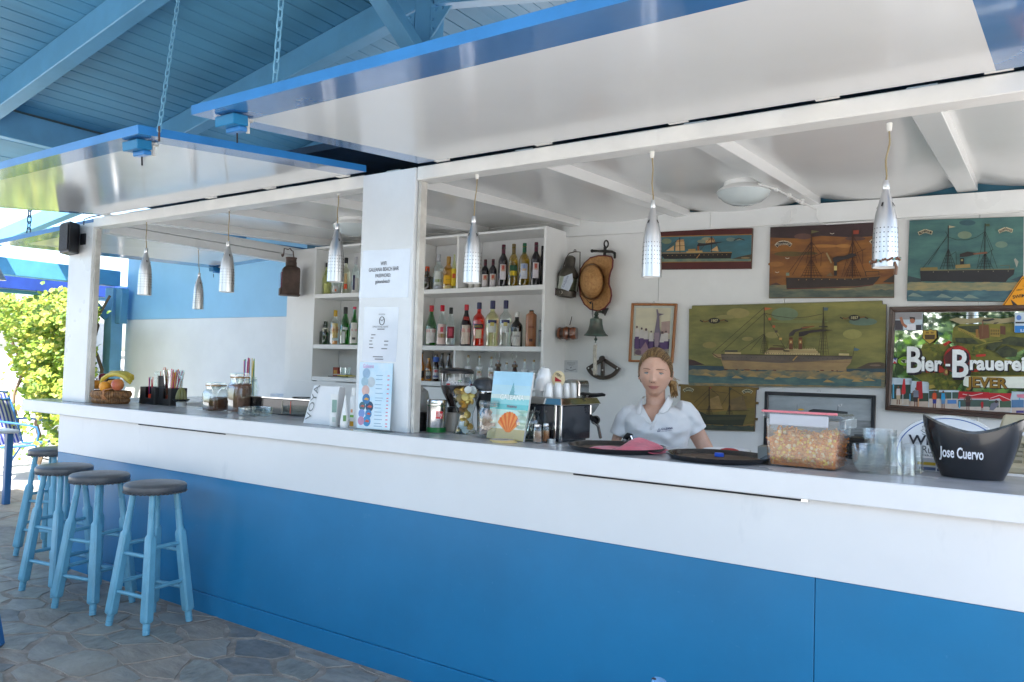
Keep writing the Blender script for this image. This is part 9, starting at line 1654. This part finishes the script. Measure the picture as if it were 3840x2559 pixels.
# outline of the vine in the picture (full pixels)
OUT = [(-60, 1100), (20, 1092), (55, 1085), (90, 1118), (150, 1096), (235, 1090), (300, 1100), (352, 1130), (368, 1190), (372, 1300), (360, 1400), (352, 1480), (330, 1640), (262, 1720), (195, 1660), (150, 1590), (90, 1500), (60, 1420), (35, 1330), (10, 1250), (-60, 1230)]
def inside(x, y, P_):
    r_ = False; j = len(P_)-1
    for i in range(len(P_)):
        if (P_[i][1] > y) != (P_[j][1] > y) and x < (P_[j][0]-P_[i][0])*(y-P_[i][1])/(P_[j][1]-P_[i][1])+P_[i][0]: r_ = not r_
        j = i
    return r_
mb_ = MB(); cl = [(rv.uniform(-60, 375), rv.uniform(1085, 1720)) for _ in range(150)]; cnt = 0; lead = 0
while cnt < 14000:
    cx_, cy_ = rv.choice(cl); x, y = rv.gauss(cx_, 20), rv.gauss(cy_, 20)
    if not inside(x, y, OUT): 
        if rv.random() > .03: continue
    yy = 5.05+rv.uniform(-.45, .4)+.25*sin(cx_*.07)+.2*cos(cy_*.05)
    p = at(x, y, y=yy); 
    if p.z < .05: continue
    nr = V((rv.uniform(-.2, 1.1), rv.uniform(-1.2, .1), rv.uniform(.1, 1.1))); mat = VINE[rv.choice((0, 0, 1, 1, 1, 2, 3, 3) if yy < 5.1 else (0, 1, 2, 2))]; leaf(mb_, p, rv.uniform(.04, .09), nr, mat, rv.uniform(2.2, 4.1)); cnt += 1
o = mb_.build('foliage', vt, fix=False); o['kind'] = 'stuff'
BARK = M('vine_bark', (.20, .14, .09, 1), .9, var=.3, vs=10, bump=.7, bs=30)
for x in (355, 320, 240, 150, 60):
    b = MB(); p = at(x, 1500, y=5.2); b.tube([V((p.x+.1*sin(k*.9+x), 5.2+.08*cos(k*1.3+x), 2.25*k/12)) for k in range(13)], [.03-.0012*k for k in range(13)], BARK, 6); b.build('stem', vt)
wc = thing('white_column', 'white masonry column behind the vine', 'column', (-11.5, 5.7, 0)); b = MB(); b.box((-12.2, 5.6, 0), (-10.9, 5.85, 2.1), M('whitewash')); b.build('shaft', wc)
# --- planting and trees outside the frame, in front of the terrace: they show in the mirror and the gloss paint
LEAFT = [M('tree_leaf_%d' % i, c, .6, var=.25, vs=5) for i, c in enumerate([(.06, .11, .025, 1), (.09, .14, .035, 1), (.045, .085, .02, 1)])]
def tree(lb, x, y, h, cr):
    t = thing('broadleaf_tree', lb, 'tree', (x, y, 0), group='trees across the terrace')
    b = MB(); b.tube([(x, y, 0), (x+.1, y, h*.3), (x-.05, y+.1, h*.55), (x, y, h*.8)], [.18, .14, .10, .04], BARK, 8)
    for k in range(5): a = k*1.3; b.tube([(x, y, h*(.35+.07*k)), (x+cr*.5*cos(a), y+cr*.5*sin(a), h*(.6+.06*k))], [.07, .02], BARK, 6)
    b.build('trunk', t); b = MB(); rt_ = random.Random(int(x*10)); cs = [V((x+rt_.gauss(0, cr*.45), y+rt_.gauss(0, cr*.45), h*.68+rt_.gauss(0, h*.15))) for _ in range(26)]
    for i in range(2600):
        c = rt_.choice(cs); p = c+V((rt_.gauss(0, cr*.16), rt_.gauss(0, cr*.16), rt_.gauss(0, cr*.14))); leaf(b, p, rt_.uniform(.12, .26), (rt_.uniform(-1, 1), rt_.uniform(-1, 1), rt_.uniform(.2, 1)), LEAFT[rt_.randrange(3)], rt_.uniform(0, 6.3))
    o = b.build('crown', t, fix=False); o['kind'] = 'stuff'
for x, y, h, cr, lb in ((-11, -10.5, 4.2, 2.2, 'leftmost round tree across the sunny terrace'), (-6.5, -12.5, 4.6, 2.3, 'second round tree from the left across the terrace'), (-1, -13.5, 4.0, 2.2, 'third tree, opposite the bar'), (5, -12.5, 4.6, 2.4, 'fourth tree across the terrace to the right'), (10.5, -11.5, 4.3, 2.3, 'rightmost tree across the terrace')): tree(lb, x, y, h, cr)
hg = thing('garden_hedge', 'tall clipped hedge along the far side of the terrace', 'hedge', (0, -10, 0)); b = MB(); rh_ = random.Random(2)
for i in range(7000):
    p = V((rh_.uniform(-15, 15), -10+rh_.gauss(0, .35), 2.7*rh_.random()**.8)); leaf(b, p, rh_.uniform(.14, .28), (rh_.uniform(-.6, .6), 1, rh_.uniform(-.2, 1)), (LEAFT[0], LEAFT[1], VINE[2])[rh_.randrange(3)], rh_.uniform(0, 6.3))
o = b.build('foliage', hg, fix=False); o['kind'] = 'stuff'
b = MB(); b.box((-15, -10.25, 0), (15, -9.95, 2.3), M('hedge_inside', (.03, .05, .015, 1), .9)); b.build('branches', hg)
